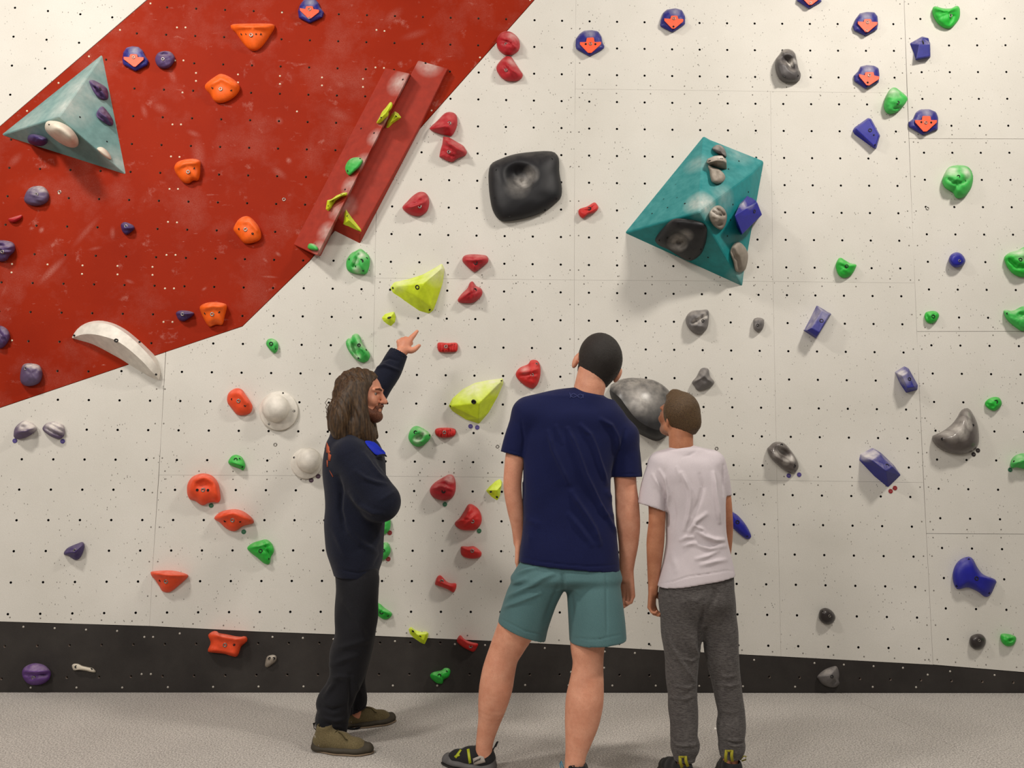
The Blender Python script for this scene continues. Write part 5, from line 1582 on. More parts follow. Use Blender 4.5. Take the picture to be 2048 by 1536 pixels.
class Fig:
    """places pixels on an upright plane through the figure, dy metres behind (+) or before (-) it"""

    def __init__(s, y0):
        s.y0 = y0

    def P(s, px, py, dy=0.0):
        d = ray(px, py)
        return CAM + d * ((s.y0 + dy) / d[1])

    def m(s, n, py=900):
        return n * s.y0 / F

    def loft(s, rows):
        """rows of py, left px, right px, dy, half depth"""
        out = []
        for py, xl, xr, dy, b in rows:
            a, c = s.P(xl, py, dy), s.P(xr, py, dy)
            out.append(((a[2] + c[2]) / 2, (a[0] + c[0]) / 2, a[1], (c[0] - a[0]) / 2, b))
        return out

    def C(s, *rows):
        """joint chain rows of (px, py, dy, radius px)"""
        return [(s.P(x, y, dy), s.m(r)) for x, y, dy, r in rows]


def crumple(f, a, k=0, st=(1, 1, 1)):
    st = np.array(st)
    return lambda V: a * wob(V * st, f, k) * (.5 + .5 * wob(V, f * .37, k + 3))


def hand(S, wrist, d, palm, thumb, sc=1.0, curl=(.3, .35, .4, .45), tcurl=.3, k=.006, spread=.06):
    """wrist point, direction of the fingers, direction the palm faces, side the thumb is on"""
    d, palm, thumb = unit(d), unit(palm), unit(thumb)
    w = np.array(wrist, float)
    L = .095 * sc
    for off in (-.026, -.009, .009, .026):
        S.cone(w + thumb * off * .6 * sc, w + d * L * (.95 - abs(off) * 2.2) + thumb * off * sc, .0155 * sc, .0125 * sc, k, (palm, .85))
    for j, (off, ln) in enumerate(((.030, .074), (.010, .084), (-.010, .078), (-.029, .060))):
        p = w + d * L * (.93 - abs(off) * 2) + thumb * off * sc
        dd = unit(d + thumb * off * spread * 30)
        c = curl[j]
        r = .0092 * sc * (1 if j < 3 else .88)
        seg = [.44, .31, .25]
        for i in range(3):
            ang = c * (i + .6) * 1.0
            v = dd * math.cos(ang) + palm * math.sin(ang)
            q = p + v * ln * sc * seg[i]
            S.cone(p, q, r, r * .9, .0035)
            p, r = q, r * .9
    p = w + d * .022 * sc + thumb * .024 * sc + palm * .006 * sc
    v = unit(d * .62 + thumb * .75 + palm * .2)
    q = p + v * .042 * sc
    S.cone(p, q, .0145 * sc, .0115 * sc, k)
    v2 = unit(v + d * .35 * (1 - tcurl) + palm * tcurl * .5)
    q2 = q + v2 * .034 * sc
    S.cone(q, q2, .011 * sc, .0095 * sc, .004)
    q3 = q2 + unit(v2 + d * .2 + palm * tcurl * .4) * .024 * sc
    S.cone(q2, q3, .0098 * sc, .0075 * sc, .004)


def frame_rot(fwd, up):
    """columns: right, forward, up of a head"""
    f = unit(fwd)
    r = unit(np.cross(f, up))
    u = np.cross(r, f)
    return np.stack([r, f, u], 1)


def head(S0, c, R_, w=.075, l=.095, h=.105, nose=1.0, sc=1.0):
    """skull, jaw, brow, nose, lips, ears in the head's own frame: x right, y forward, z up; c is the skull centre"""
    T = lambda x, y, z: np.array(c) + R_ @ np.array([x, y, z]) * sc
    r, f, u = R_[:, 0], R_[:, 1], R_[:, 2]

    class S:
        cone = staticmethod(lambda a, b, ra, rb, k=.012, sq=None, sub=False: S0.cone(a, b, ra * sc, rb * sc, k, sq, sub))
        ell = staticmethod(lambda c_, r_, k=.012, rot=None, sub=False: S0.ell(c_, np.array(r_) * sc, k, None if rot is None else R_.T, sub))
    S.ell(T(0, -.006, .018), (w, l, h * .86), .02, R_)
    S.cone(T(0, .03, -.01), T(0, .045, -.075), .060, .040, .025, (r, 1.02))
    S.ell(T(0, .072, -.088), (.026, .022, .020), .02, R_)
    for sx in (-1, 1):
        S.ell(T(sx * .038, .062, -.030), (.024, .022, .022), .02, R_)
        S.cone(T(sx * .055, .01, -.05), T(sx * .026, .06, -.085), .022, .018, .02)
        S.ell(T(sx * .033, .090, .003), (.018, .014, .009), .008, R_, True)
        S.cone(T(sx * .012, .089, .020), T(sx * .048, .074, .020), .010, .008, .012)
        S.ell(T(sx * (w + .004), -.004, -.006), (.009, .020, .033), .008, R_)
        S.ell(T(sx * (w + .011), .002, -.004), (.004, .011, .020), .004, R_, True)
    S.cone(T(0, .088, .012), T(0, .104 + .008 * nose, -.030), .009, .0125, .008)
    for sx in (-1, 1):
        S.ell(T(sx * .011, .098, -.033), (.009, .010, .008), .006, R_)
    S.cone(T(-.018, .088, -.056), T(.018, .088, -.056), .007, .007, .006)
    S.cone(T(-.016, .088, -.067), T(.016, .088, -.067), .008, .008, .006)
    S.cone(T(-.024, .099, -.0615), T(.024, .099, -.0615), .0035, .0035, .003, None, True)
    return T


EYEW = plain('eye_white', (140, 128, 120), .3)
EYED = plain('dark_iris', (38, 28, 22), .2)


def eyes(T, parent, sc=1.0):
    for sx in (-1, 1):
        for nm, r, off, m in (('eye', .0112, 0, EYEW), ('iris', .0064, .0058, EYED)):
            vs, fs = lathe([(math.sin(t), math.cos(t)) for t in np.linspace(.02, 3.12, 9)], 12)
            c = T(sx * .032, .0715 + off, .002)
            o = ob(nm, [c + np.array(v) * r * sc for v in vs], fs, m, parent, True)
            fix_normals(o)


def tube(name, pts, r, mat, parent, n=8, flat=None):
    P = np.array(pts, float)
    V, fs = [], []
    for i, p in enumerate(P):
        t = unit(P[min(i + 1, len(P) - 1)] - P[max(i - 1, 0)])
        a = unit(np.cross(t, flat if flat is not None else (0.3, .2, .93)))
        b = np.cross(t, a)
        ra, rb = (r, r) if not isinstance(r, tuple) else r
        for k in range(n):
            g = 2 * math.pi * k / n
            V.append(p + a * math.cos(g) * ra + b * math.sin(g) * rb)
    for i in range(len(P) - 1):
        fs += [(i * n + k, i * n + (k + 1) % n, (i + 1) * n + (k + 1) % n, (i + 1) * n + k) for k in range(n)]
    fs += [list(range(n))[::-1], list(range((len(P) - 1) * n, len(P) * n))]
    return ob(name, V, fs, mat, parent, True)


def shoe(parent, heel, fwd, L, mat, rand, solem, collar=.085, down=0.0, label=None, toe_drop=0):
    """low climbing shoe standing on the floor: upper with ankle collar, rubber rand, thin sole"""
    f = unit((fwd[0], fwd[1], 0))
    r = np.array([f[1], -f[0], 0])
    u = np.array([0, 0, 1.0])
    T = lambda y, x, z: np.array(heel) + f * y * L + r * x + u * z
    lo, hi = np.array(heel) - .36, np.array(heel) + .36
    lo[2] = -.01
    hi[2] = .2
    S = Sdf(lo, hi, .0045)
    S.cone(T(.12, 0, .042), T(.45, 0, .040), .036, .041, .02)
    S.cone(T(.45, 0, .038), T(.72, .004, .028), .040, .036, .02)
    S.cone(T(.72, .004, .028), T(.90, .0, .022), .036, .022, .02, (u, .8))
    S.cone(T(.14, 0, .05), T(.17, 0, collar), .036, .037, .02)
    S.cone(T(.22, 0, .06), T(.50, 0, .055), .038, .024, .02)
    S.cone(T(.17, 0, collar + .005), T(.17, 0, collar + .05), .029, .034, .004, None, True)
    S.cut(T(0, 0, .010), (0, 0, -1))
    up = skinned('shoe', S, mat, parent, it=1, label=label)
    S = Sdf(lo, hi, .005)
    S.cone(T(.12, 0, .016), T(.45, 0, .016), .038, .043, .02, (u, .42))
    S.cone(T(.45, 0, .016), T(.74, .004, .016), .043, .040, .02, (u, .42))
    S.cone(T(.74, .004, .016), T(.91, 0, .017), .040, .024, .02, (u, .55))
    S.cone(T(.10, 0, .02), T(.10, 0, .046), .038, .034, .01)
    S.cone(T(.84, 0, .022), T(.91, 0, .026), .031, .021, .012)
    S.cone(T(.17, 0, .06), T(.5, 0, .075), .030, .034, .01, None, True)
    S.cut(T(0, 0, .006), (0, 0, -1))
    skinned('rubber_rand', S, rand, up, it=1)
    S = Sdf(lo, hi, .005)
    S.cone(T(.13, 0, .007), T(.45, 0, .007), .036, .042, .02, (u, .3))
    S.cone(T(.45, 0, .007), T(.76, .004, .007), .042, .038, .02, (u, .3))
    S.cone(T(.76, .004, .007), T(.92, 0, .008), .038, .022, .02, (u, .3))
    S.cut(T(0, 0, .008), (0, 0, 1))
    S.cut(T(0, 0, .0), (0, 0, -1))
    skinned('sole', S, solem, up, it=0)
    return up, T, f, r
from mathutils.bvhtree import BVHTree


def decal(name, target, shapes, mat, parent, lift=.0015, label=None, th=.0):
    """thin pieces (pixel polygons as quads) laid on the surface of a finished mesh"""
    org = np.array(target['_o'])
    me = target.data
    bvh = BVHTree.FromPolygons([v.co for v in me.vertices], [p.vertices[:] for p in me.polygons])
    V, fs = [], []
    for quad in shapes:
        (a, b, c, d), nu, nv = quad
        base = len(V)
        ok = True
        loc = []
        for i in range(nu + 1):
            for j in range(nv + 1):
                u, v = i / nu, j / nv
                q = (1 - u) * ((1 - v) * np.array(a, float) + v * np.array(d, float)) + u * ((1 - v) * np.array(b, float) + v * np.array(c, float))
                r = ray(q[0], q[1])
                h = bvh.ray_cast(Vector(CAM - org), Vector(r))
                if h[0] is None:
                    ok = False
                    break
                loc.append(np.array(h[0]) + org + np.array(h[1]) * lift * (1 if h[1].dot(Vector(r)) < 0 else -1))
            if not ok:
                break
        if not ok:
            continue
        V += loc
        for i in range(nu):
            for j in range(nv):
                fs.append((base + i * (nv + 1) + j, base + (i + 1) * (nv + 1) + j, base + (i + 1) * (nv + 1) + j + 1, base + i * (nv + 1) + j + 1))
    if not fs:
        return None
    o = ob(name, V, fs, mat, parent, True, label=label)
    md = o.modifiers.new('thickness', 'SOLIDIFY')
    md.thickness = max(lift * .8, .0006)
    md.offset = 0
    return o


def stroke(pts, w):
    out = []
    for a, b in zip(pts, pts[1:]):
        a, b = np.array(a, float), np.array(b, float)
        n = np.array([-(b - a)[1], (b - a)[0]])
        n = n / np.linalg.norm(n) * w / 2
        out.append(((a + n, b + n, b - n, a - n), 2, 1))
    return out


SKIN_A = skin('skin_ruddy', (204, 140, 112), (220, 160, 132))
SKIN_B = skin('skin_fair_flushed', (200, 132, 104), (218, 152, 122))
SKIN_C = skin('skin_tanned', (172, 112, 82), (192, 132, 100))
HAIR_A = hairmat('long_brown_hair', (38, 26, 16), (82, 60, 36), (120, 120, 14))
BEARD = hairmat('reddish_beard', (74, 40, 26), (128, 78, 54), (300, 300, 120))
HAIR_B = hairmat('cropped_black_hair', (22, 18, 16), (48, 42, 38), (420, 420, 420))
HAIR_C = hairmat('short_brown_hair', (58, 42, 26), (104, 80, 52), (420, 420, 260))
NAVY = cloth('navy_jersey', (11, 17, 56), (17, 26, 74), 700, .85)
FLEECE = cloth('dark_navy_fleece', (17, 20, 34), (27, 31, 48), 380, .95, None, .6)
BLUELINE = cloth('bright_blue_lining', (8, 34, 176), (14, 48, 204), 500, .8)
DARKTR = cloth('charcoal_trouser_cloth', (21, 21, 25), (32, 32, 37), 500, .9)
TEALS = cloth('teal_shorts_cloth', (74, 108, 112), (88, 122, 124), 600, .75)
WHITET = cloth('pale_grey_jersey', (200, 190, 196), (214, 205, 208), 700, .9)
MELANGE = cloth('grey_melange_jersey', (58, 54, 54), (82, 78, 77), 300, .95, (98, 94, 92), .5)
KHAKI = cloth('khaki_suede', (92, 82, 56), (114, 101, 72), 260, .9)
RUBBER = plain('black_rubber', (36, 33, 31), .6)
GREYRUB = plain('grey_rubber', (92, 90, 90), .6)
TANSOLE = plain('tan_sole_edge', (126, 108, 88), .7)
BLACKSH = cloth('black_shoe_synthetic', (26, 26, 28), (38, 38, 40), 400, .7)
LIMEST = plain('yellow_green_strap', (176, 186, 32), .5)
OLIVE = plain('olive_yellow_webbing', (150, 142, 28), .7)
PATCH = plain('pale_shoe_patch', (172, 164, 156), .6)
KHAKIRUB = plain('dark_khaki_rubber', (62, 55, 43), .7)
LACE = plain('dark_olive_lace', (64, 54, 24), .8)
ORANGEP = plain('orange_print', (176, 84, 52), .8)
LOGO = plain('faded_logo_print', (44, 52, 104), .7)
BLACKC = plain('black_pocket_lining', (14, 14, 16), .8)

# ================================================================== the man in the navy t-shirt and teal shorts, seen from behind
G = Fig(3.40)
P, m = G.P, G.m
man = empty('person', (P(1130, 1300)[0], 3.40, 0), 'person from behind in navy t-shirt and teal shorts looking up', 'person', 'people looking at the climbing wall')
hR = frame_rot((-.16, .85, .46), (.22, -.45, 1))
hc = P(1199, 722, .02)
S = Sdf([P(925, 900)[0], 3.40 - .36, -.01], [P(1300, 900)[0] + .05, 3.40 + .36, P(1197, 640)[2]], .0046)
hT = head(S, hc, hR, .079, .096, .106, 1.0, 1.08)
S.chain(G.C((1186, 748, -.01, 31), (1177, 785, -.012, 31), (1172, 812, .005, 29)), .02)
for ex, ey, et in ((1151.5, 722, .35), (1235.5, 751, .45)):
    S.ell(P(ex, ey, .02), (.014, .024, .036), .008, np.array(((math.cos(et), 0, math.sin(et)), (0, 1, 0), (-math.sin(et), 0, math.cos(et)))))
S.loft(G.loft([(815, 1120, 1220, .01, .045), (845, 1068, 1236, .0, .085), (885, 1054, 1236, 0, .10), (950, 1056, 1214, 0, .105), (1030, 1056, 1216, 0, .10), (1110, 1050, 1228, 0, .11), (1150, 1052, 1226, 0, .11), (1172, 1075, 1210, 0, .07)]), .03)
S.chain(G.C((1170, 822, .01, 25), (1062, 836, 0, 26)), .02)
S.chain(G.C((1172, 825, .01, 25), (1240, 872, 0, 28)), .02)
S.chain(G.C((1060, 836, 0, 27), (1034, 900, 0, 21), (1026, 950, 0, 18.5), (1025, 975, .0, 18), (1030, 1015, .01, 16.5), (1036, 1055, .03, 13), (1038, 1086, .045, 11)), .012)
hand(S, P(1037, 1084, .045), (-.04, .10, -1), (1, .1, 0), (.1, 1, .1), .98, (.2, .25, .25, .3), .1)
S.chain(G.C((1242, 872, 0, 30), (1248, 930, 0, 24), (1251, 970, 0, 22), (1254, 1005, .0, 23.5), (1256, 1040, .005, 24), (1257, 1085, .02, 20), (1254, 1125, .035, 15.5), (1252, 1152, .045, 13.5)), .012)
hand(S, P(1254, 1146, .045), (.02, .06, -1), (-.78, -.62, -.05), (-.62, .78, .03), 1.12, (.6, .72, .8, .85), .45)
S.chain(G.C((1078, 1165, 0, 42), (1036, 1250, .03, 38), (1017, 1288, .05, 33.5), (1006, 1312, .055, 31), (997, 1345, .05, 32.5), (993, 1368, .05, 33), (987, 1400, .055, 30), (979, 1440, .07, 22.5), (970, 1480, .085, 17.5), (968, 1500, .09, 16.5), (969, 1516, .095, 17)), .014)
S.chain(G.C((1188, 1165, 0, 44), (1178, 1250, -.02, 38), (1175, 1292, -.035, 33), (1176, 1328, -.04, 29.5), (1173, 1368, -.045, 33), (1169, 1402, -.05, 36), (1165, 1435, -.055, 33.5), (1158, 1475, -.07, 26), (1151, 1512, -.085, 19.5), (1149, 1545, -.095, 18.5), (1150, 1560, -.10, 19)), .014)
for (hx, hy, dy), fw in (((977, 1524, .10), (-.94, .30)), ((1150, 1566, -.10), (.12, 1))):
    h0 = P(hx, hy, dy)
    h0[2] = .035
    f_ = unit((fw[0], fw[1], 0))
    S.cone(h0, h0 + f_ * .12, .028, .028, .02)
    S.cone(h0 + f_ * .12, h0 + f_ * .19 - [0, 0, .01], .028, .018, .02)
man_body = skinned('body', S, SKIN_A, man, it=2)
eyes(hT, man, 1.08)
S = Sdf(hc - .17, hc + .17, .004)
S.ell(hT(0, -.008, .020), np.array((.0845, .103, .098)) * 1.08, .02, hR.T)
S.ell(P(1199, 718, .0), (.0935, .105, .108), .02)
S.chain(G.C((1197, 728, .0, 40), (1191, 745, .0, 36), (1186, 760, .0, 31)), .02)
S.cut(P(1180, 761, -.09), (-.36, .12, -.92))
S.cut(hT(0, .060, .02), hR[:, 1] * .9 - hR[:, 2] * .4)
for sx in (-1, 1):
    S.ell(hT(sx * .086, .006, -.012), (.02, .026, .036), .004, hR.T, True)
skinned('hair', S, HAIR_B, man, disp=crumple(900, .0012, 2), it=1)
# t-shirt
S = Sdf([P(995, 900)[0], 3.14, P(1100, 1165)[2]], [P(1298, 900)[0], 3.66, P(1100, 755)[2]], .005)
S.loft(G.loft([(800, 1085, 1228, -.01, .06), (822, 1058, 1243, -.01, .10), (870, 1045, 1246, 0, .122), (914, 1043, 1232, 0, .126), (955, 1044, 1222, 0, .124), (1000, 1045, 1223, 0, .118), (1050, 1046, 1229, 0, .122), (1100, 1040, 1236, 0, .132), (1150, 1035, 1240, 0, .136)]), .02)
S.chain(G.C((1172, 808, -.01, 35), (1120, 812, -.01, 34), (1060, 828, -.005, 36)), .03)
S.chain(G.C((1172, 812, -.01, 33), (1212, 842, -.01, 32), (1240, 876, -.005, 36)), .03)
S.chain(G.C((1058, 832, 0, 34), (1036, 880, 0, 28), (1025, 916, 0, 26)), .02)
S.chain(G.C((1243, 874, 0, 35), (1251, 920, 0, 31), (1255, 963, 0, 30)), .02)
S.cone(P(1173, 752, .0), P(1172, 715, .0), m(33), m(38), .004, None, True)
S.open_end(P(1026, 910), (-.26, 0, -.97), .025, .011, .125, (-1, P(1046, 900)[0]))
S.open_end(P(1254, 954), (.03, 0, -1), .025, .011, .115, (1, P(1221, 900)[0]))
S.open_end(P(1137, 1132), (-.085, 0, -1), .025, .011)
mf = [([(1097, 864), (1106, 900), (1118, 927), (1136, 966)], 4, .008), ([(1113, 853), (1124, 886)], 3.5, .006), ([(1136, 858), (1146, 879), (1158, 909), (1171, 948), (1188, 983), (1209, 1030)], 4, .010),
      ([(1162, 851), (1180, 869), (1190, 892), (1199, 922), (1213, 966)], 4, .009), ([(1202, 839), (1222, 851), (1234, 872), (1240, 895)], 4, .009), ([(1144, 985), (1156, 1005), (1175, 1034), (1189, 1058), (1199, 1087)], 5, .010),
      ([(1139, 1030), (1160, 1058), (1183, 1089)], 5, .006), ([(1202, 1012), (1219, 1044), (1236, 1073)], 4, .008), ([(1055, 1039), (1072, 1047)], 6, .006), ([(1062, 1060), (1060, 1090)], 6, .005),
      ([(1215, 985), (1224, 1000)], 5, .01), ([(1217, 1025), (1229, 1035)], 5, .008), ([(1046, 925), (1046, 1000)], 3, -.005),
      ([(1040, 1113), (1075, 1122), (1130, 1129), (1180, 1133), (1236, 1129)], 1.2, -.0022), ([(1010, 899), (1043, 907)], 1.1, -.002), ([(1226, 949), (1281, 947)], 1.1, -.002),
      ([(1042, 840), (1048, 880), (1044, 910)], 2.5, -.004), ([(1250, 860), (1240, 900), (1226, 945)], 3, -.005)]
mf = [(pl, w, a * 1.5) for pl, w, a in mf]
ts = skinned('t_shirt', S, NAVY, man, mf, crumple(26, .0025, 1), 2)
decal('back_logo', ts, stroke([(1139.5, 785.5), (1140.5, 791), (1146, 795.5), (1153, 793), (1160, 788.5), (1165.5, 790.5), (1167, 797)], 1.5) + stroke([(1140, 797), (1142, 790), (1147, 787), (1153, 790.5), (1160, 797), (1165, 795.5), (1166.5, 789)], 1.5), LOGO, ts, .001, 'faint interlocking curved emblem')
# shorts
S = Sdf([P(980, 900)[0], 3.12, P(1100, 1310)[2]], [P(1275, 900)[0], 3.68, P(1100, 1085)[2]], .005)
S.loft(G.loft([(1095, 1050, 1228, 0, .11), (1125, 1042, 1234, 0, .118), (1145, 1030, 1240, 0, .13), (1158, 1024, 1241, 0, .13), (1172, 1050, 1222, 0, .09)]), .02)
S.chain(G.C((1080, 1165, 0, 48), (1062, 1200, .015, 50), (1042, 1270, .04, 49), (1038, 1290, .045, 49)), .03, ((0, 1, 0), 1.1))
S.chain(G.C((1186, 1168, 0, 52), (1190, 1210, -.015, 54), (1196, 1280, -.03, 55), (1197, 1300, -.03, 55)), .03, ((0, 1, 0), 1.05))
S.open_end(P(1043, 1263, .04), (-.36, 0, -.93), .03, .011, .17)
S.open_end(P(1195, 1281, -.03), (.06, 0, -1), .03, .011, .17)
sf = [([(1030, 1150), (1052, 1141), (1075, 1134)], 4, .008), ([(1012, 1196), (1045, 1180), (1080, 1160), (1105, 1148)], 5, .010), ([(1006, 1216), (1040, 1203), (1080, 1186)], 4, .008), ([(1020, 1170), (1050, 1158)], 4, .006),
      ([(1126, 1150), (1127, 1180)], 4, -.01), ([(1212, 1150), (1214, 1272)], 2, -.003), ([(1120, 1165), (1090, 1240)], 5, -.004), ([(1140, 1180), (1146, 1240)], 5, -.004), ([(1000, 1237), (1050, 1262), (1088, 1271)], 1.2, -.002), ([(1142, 1276), (1195, 1279), (1242, 1269)], 1.2, -.002)]
sf = [(pl, w, a * 1.5) for pl, w, a in sf]
sh = skinned('shorts', S, TEALS, man, sf, crumple(24, .003, 5), 2)
decal('side_slit', sh, [(((1245.5, 1246), (1251, 1262), (1253, 1270), (1244, 1271)), 3, 3)], BLACKC, sh, .002, 'black slit at the hem')
decal('pocket_opening', sh, [(((1031, 1124), (1037, 1122), (1034, 1133), (1028.5, 1139)), 3, 3)], BLACKC, sh, .002, 'black pocket edge')
# climbing shoes
hl = FLOOR.at(986, 1541)
shoeL, T_, f_, r_ = shoe(man, hl, FLOOR.at(893, 1527) - hl, .235, BLACKSH, GREYRUB, RUBBER, .075, label='black climbing shoe with yellow-green straps')
decal('strap', shoeL, [(((934, 1499), (939, 1498), (943, 1525), (938, 1527)), 6, 2), (((909, 1514), (921, 1499), (924, 1501), (913, 1517)), 4, 2), (((909, 1512), (920, 1509), (920, 1512), (910, 1515)), 3, 1)], LIMEST, shoeL, .002)
decal('side_patch', shoeL, [(((946, 1517), (966, 1509), (971, 1524), (948, 1530)), 5, 4)], PATCH, shoeL, .002)
decal('side_print', shoeL, [(((948 + k * 2.3, 1525 - k * 1.1), (949.3 + k * 2.3, 1524.4 - k * 1.1), (950 + k * 2.3, 1521 - k * 1.1), (948.7 + k * 2.3, 1521.6 - k * 1.1)), 1, 1) for k in range(6)], RUBBER, shoeL, .0035)
tube('pull_loop', [P(984, 1503, .09), P(989, 1494, .085), P(994, 1484, .08), P(996, 1483, .08), P(991, 1494, .08)], .0028, BLACKSH, shoeL)
tube('pull_loop', [P(971, 1496, .06), P(972, 1487, .06), P(975, 1488, .06), P(975, 1497, .06)], .003, BLACKSH, shoeL)
hl = np.array([P(1150, 1560, -.10)[0], P(1150, 1560, -.10)[1] - .055, 0])
shoeR, T_, f_, r_ = shoe(man, hl, np.array((.14, 1, 0)), .26, BLACKSH, GREYRUB, RUBBER, .085, label='black climbing shoe, mostly below the frame')
tube('pull_loop', [P(1124, 1545, -.1), P(1120, 1527, -.1), P(1122, 1522, -.1), P(1128, 1540, -.1)], .003, plain('light_blue_webbing', (88, 142, 168), .6), shoeR)
tube('pull_loop', [P(1143, 1550, -.145), P(1142, 1532, -.145), P(1148, 1531, -.145), P(1149, 1550, -.145)], .0032, BLACKSH, shoeR)

# ================================================================== the boy in the pale t-shirt, seen from behind
G = Fig(3.36)
P, m = G.P, G.m
boy = empty('person', (P(1405, 1300)[0], 3.36, 0), 'young person from behind in pale grey t-shirt and dark grey joggers', 'person', 'people looking at the climbing wall')
hR = frame_rot((-.50, .74, .36), (-.02, -.35, 1))
hc = P(1360, 832, .02)
S = Sdf([P(1270, 900)[0], 3.36 - .30, -.01], [P(1505, 900)[0], 3.36 + .32, P(1360, 755)[2]], .0044)
hT = head(S, hc, hR, .071, .088, .098, .7, .98)
S.chain(G.C((1362, 862, .0, 24), (1362, 888, .0, 24), (1364, 908, .01, 22)), .02)
S.loft(G.loft([(915, 1345, 1395, .01, .035), (942, 1322, 1428, 0, .07), (980, 1333, 1440, 0, .088), (1050, 1342, 1440, 0, .082), (1120, 1336, 1450, 0, .09), (1180, 1334, 1454, 0, .09), (1215, 1350, 1445, 0, .06)]), .025)
S.chain(G.C((1364, 920, .01, 17), (1322, 932, 0, 20)), .02)
S.chain(G.C((1370, 918, .01, 17), (1424, 930, 0, 19)), .02)
S.chain(G.C((1320, 930, 0, 21), (1314, 990, 0, 17.5), (1314, 1040, 0, 16.5), (1311, 1080, .005, 17.5), (1309, 1120, .015, 15), (1307, 1160, .03, 11.5), (1306, 1184, .035, 9.5)), .010)
hand(S, P(1305, 1178, .035), (-.05, .04, -1), (.80, -.58, -.05), (.58, .80, .03), .88, (.75, .85, .9, .95), .5)
S.chain(G.C((1426, 930, 0, 20), (1448, 985, .01, 12.5), (1453, 1030, .02, 12), (1455, 1060, .05, 11), (1452, 1110, .10, 9.5), (1446, 1150, .13, 8.5)), .010)
hand(S, P(1446, 1148, .13), (-.08, .15, -1), (-1, .1, 0), (.1, 1, 0), .78, (.4, .45, .5, .5), .3)
for ch in (((1364, 1215, 0, 28), (1362, 1320, 0, 23), (1365, 1400, 0, 22), (1368, 1480, -.01, 17), (1368, 1530, -.02, 14)), ((1436, 1215, .01, 26), (1446, 1320, .01, 22), (1460, 1410, .01, 22), (1462, 1480, 0, 17), (1461, 1525, -.01, 14))):
    S.chain(G.C(*ch), .014)
for (hx, hy, dy), fw in (((1368, 1548, -.02), (-.22, 1)), ((1461, 1544, -.01), (.12, 1))):
    h0 = P(hx, hy, dy)
    h0[2] = .034
    f_ = unit((fw[0], fw[1], 0))
    S.cone(h0, h0 + f_ * .15, .026, .020, .02)
skinned('body', S, SKIN_C, boy, it=2)
eyes(hT, boy, .95)
S = Sdf(hc - .15, hc + .15, .004)
S.ell(hT(0, -.008, .020), np.array((.0805, .097, .094)) * .98, .02, hR.T)
S.cone(hT(0, -.05, -.02), hT(0, -.046, -.058), .056, .044, .03)
S.cone(hT(0, .05, .075), hT(0, .075, .062), .035, .022, .02)
S.cut(P(1345, 871, -.02), (-.86, .22, -.45), .075)
S.cut(P(1365, 873, -.05), (.04, .25, -1))
S.cut(hT(0, .062, .03), hR[:, 1] * .85 - hR[:, 2] * .5)
skinned('hair', S, HAIR_C, boy, disp=crumple(700, .0014, 4), it=1)
S = Sdf([P(1262, 900)[0], 3.14, P(1380, 1195)[2]], [P(1482, 900)[0], 3.58, P(1380, 870)[2]], .0048)
S.loft(G.loft([(905, 1336, 1398, 0, .055), (922, 1318, 1428, 0, .085), (945, 1312, 1440, 0, .10), (974, 1320, 1447, 0, .105), (1024, 1331, 1449, 0, .105), (1050, 1332, 1450, 0, .103), (1085, 1333, 1454, 0, .105), (1121, 1328, 1461, 0, .115), (1150, 1321, 1468, 0, .122), (1190, 1312, 1474, 0, .125)]), .02)
S.chain(G.C((1362, 914, -.005, 25), (1326, 928, 0, 27)), .02)
S.chain(G.C((1370, 911, -.005, 24), (1422, 926, 0, 26)), .02)
S.chain(G.C((1323, 932, 0, 28), (1309, 975, 0, 27), (1303, 1018, 0, 28)), .014)
S.chain(G.C((1424, 930, 0, 27), (1441, 962, 0, 19), (1450, 996, .01, 14.5)), .014)
S.cone(P(1364, 866, .0), P(1363, 835, .0), m(26), m(30), .004, None, True)
S.open_end(P(1304, 1015), (-.30, 0, -.95), .025, .010, .105, (-1, P(1333, 900)[0]))
S.open_end(P(1452, 992, .01), (.12, 0, -1), .02, .009, .06, (1, P(1447.5, 900)[0]))
S.open_end(P(1394, 1161), (.165, 0, -.985), .025, .011)
bf = [([(1319, 941), (1328, 955), (1335, 974), (1338.5, 991), (1336, 1020)], 3, .009), ([(1305, 950), (1313, 965), (1321, 978)], 3, .006), ([(1363, 946), (1372.5, 964), (1379.5, 980), (1381, 997), (1377, 1032), (1369, 1059)], 3.5, .010), ([(1354, 935), (1360, 960)], 3, .005),
      ([(1427, 946), (1431, 985), (1436, 1021), (1439, 1044)], 3.5, .010), ([(1412, 1028), (1392, 1042), (1380, 1062)], 4, .009), ([(1389, 1052), (1404.5, 1058), (1408, 1064)], 3, .012), ([(1395, 1063), (1410, 1072.5), (1429, 1080), (1446, 1080)], 4, .014),
      ([(1361.5, 1080), (1374, 1074), (1386, 1074)], 3.5, .009), ([(1368, 1092), (1380, 1088), (1391.5, 1086)], 3.5, .008), ([(1393, 1118), (1416, 1112), (1436, 1102)], 3.5, .007), ([(1403, 1130), (1429, 1123), (1450, 1120)], 4, .007), ([(1393, 1090), (1420, 1098), (1450, 1092)], 4, .006),
      ([(1366, 913), (1380, 910), (1392, 903)], 2.5, -.004), ([(1400, 950), (1406, 975), (1400, 1000), (1385, 1030)], 4, -.006), ([(1345, 990), (1350, 1030), (1345, 1060)], 4, -.004), ([(1332, 985), (1332, 1024)], 2.5, -.006), ([(1447, 930), (1447, 990)], 2, -.006),
      ([(1318, 1168), (1346, 1163), (1376, 1153), (1420, 1147), (1455, 1141), (1467, 1143)], 1.2, -.0022), ([(1345, 1110), (1352, 1140)], 6, .004)]
bf = [(pl, w, a * 1.35) for pl, w, a in bf]
skinned('t_shirt', S, WHITET, boy, bf, crumple(30, .0025, 7), 2)
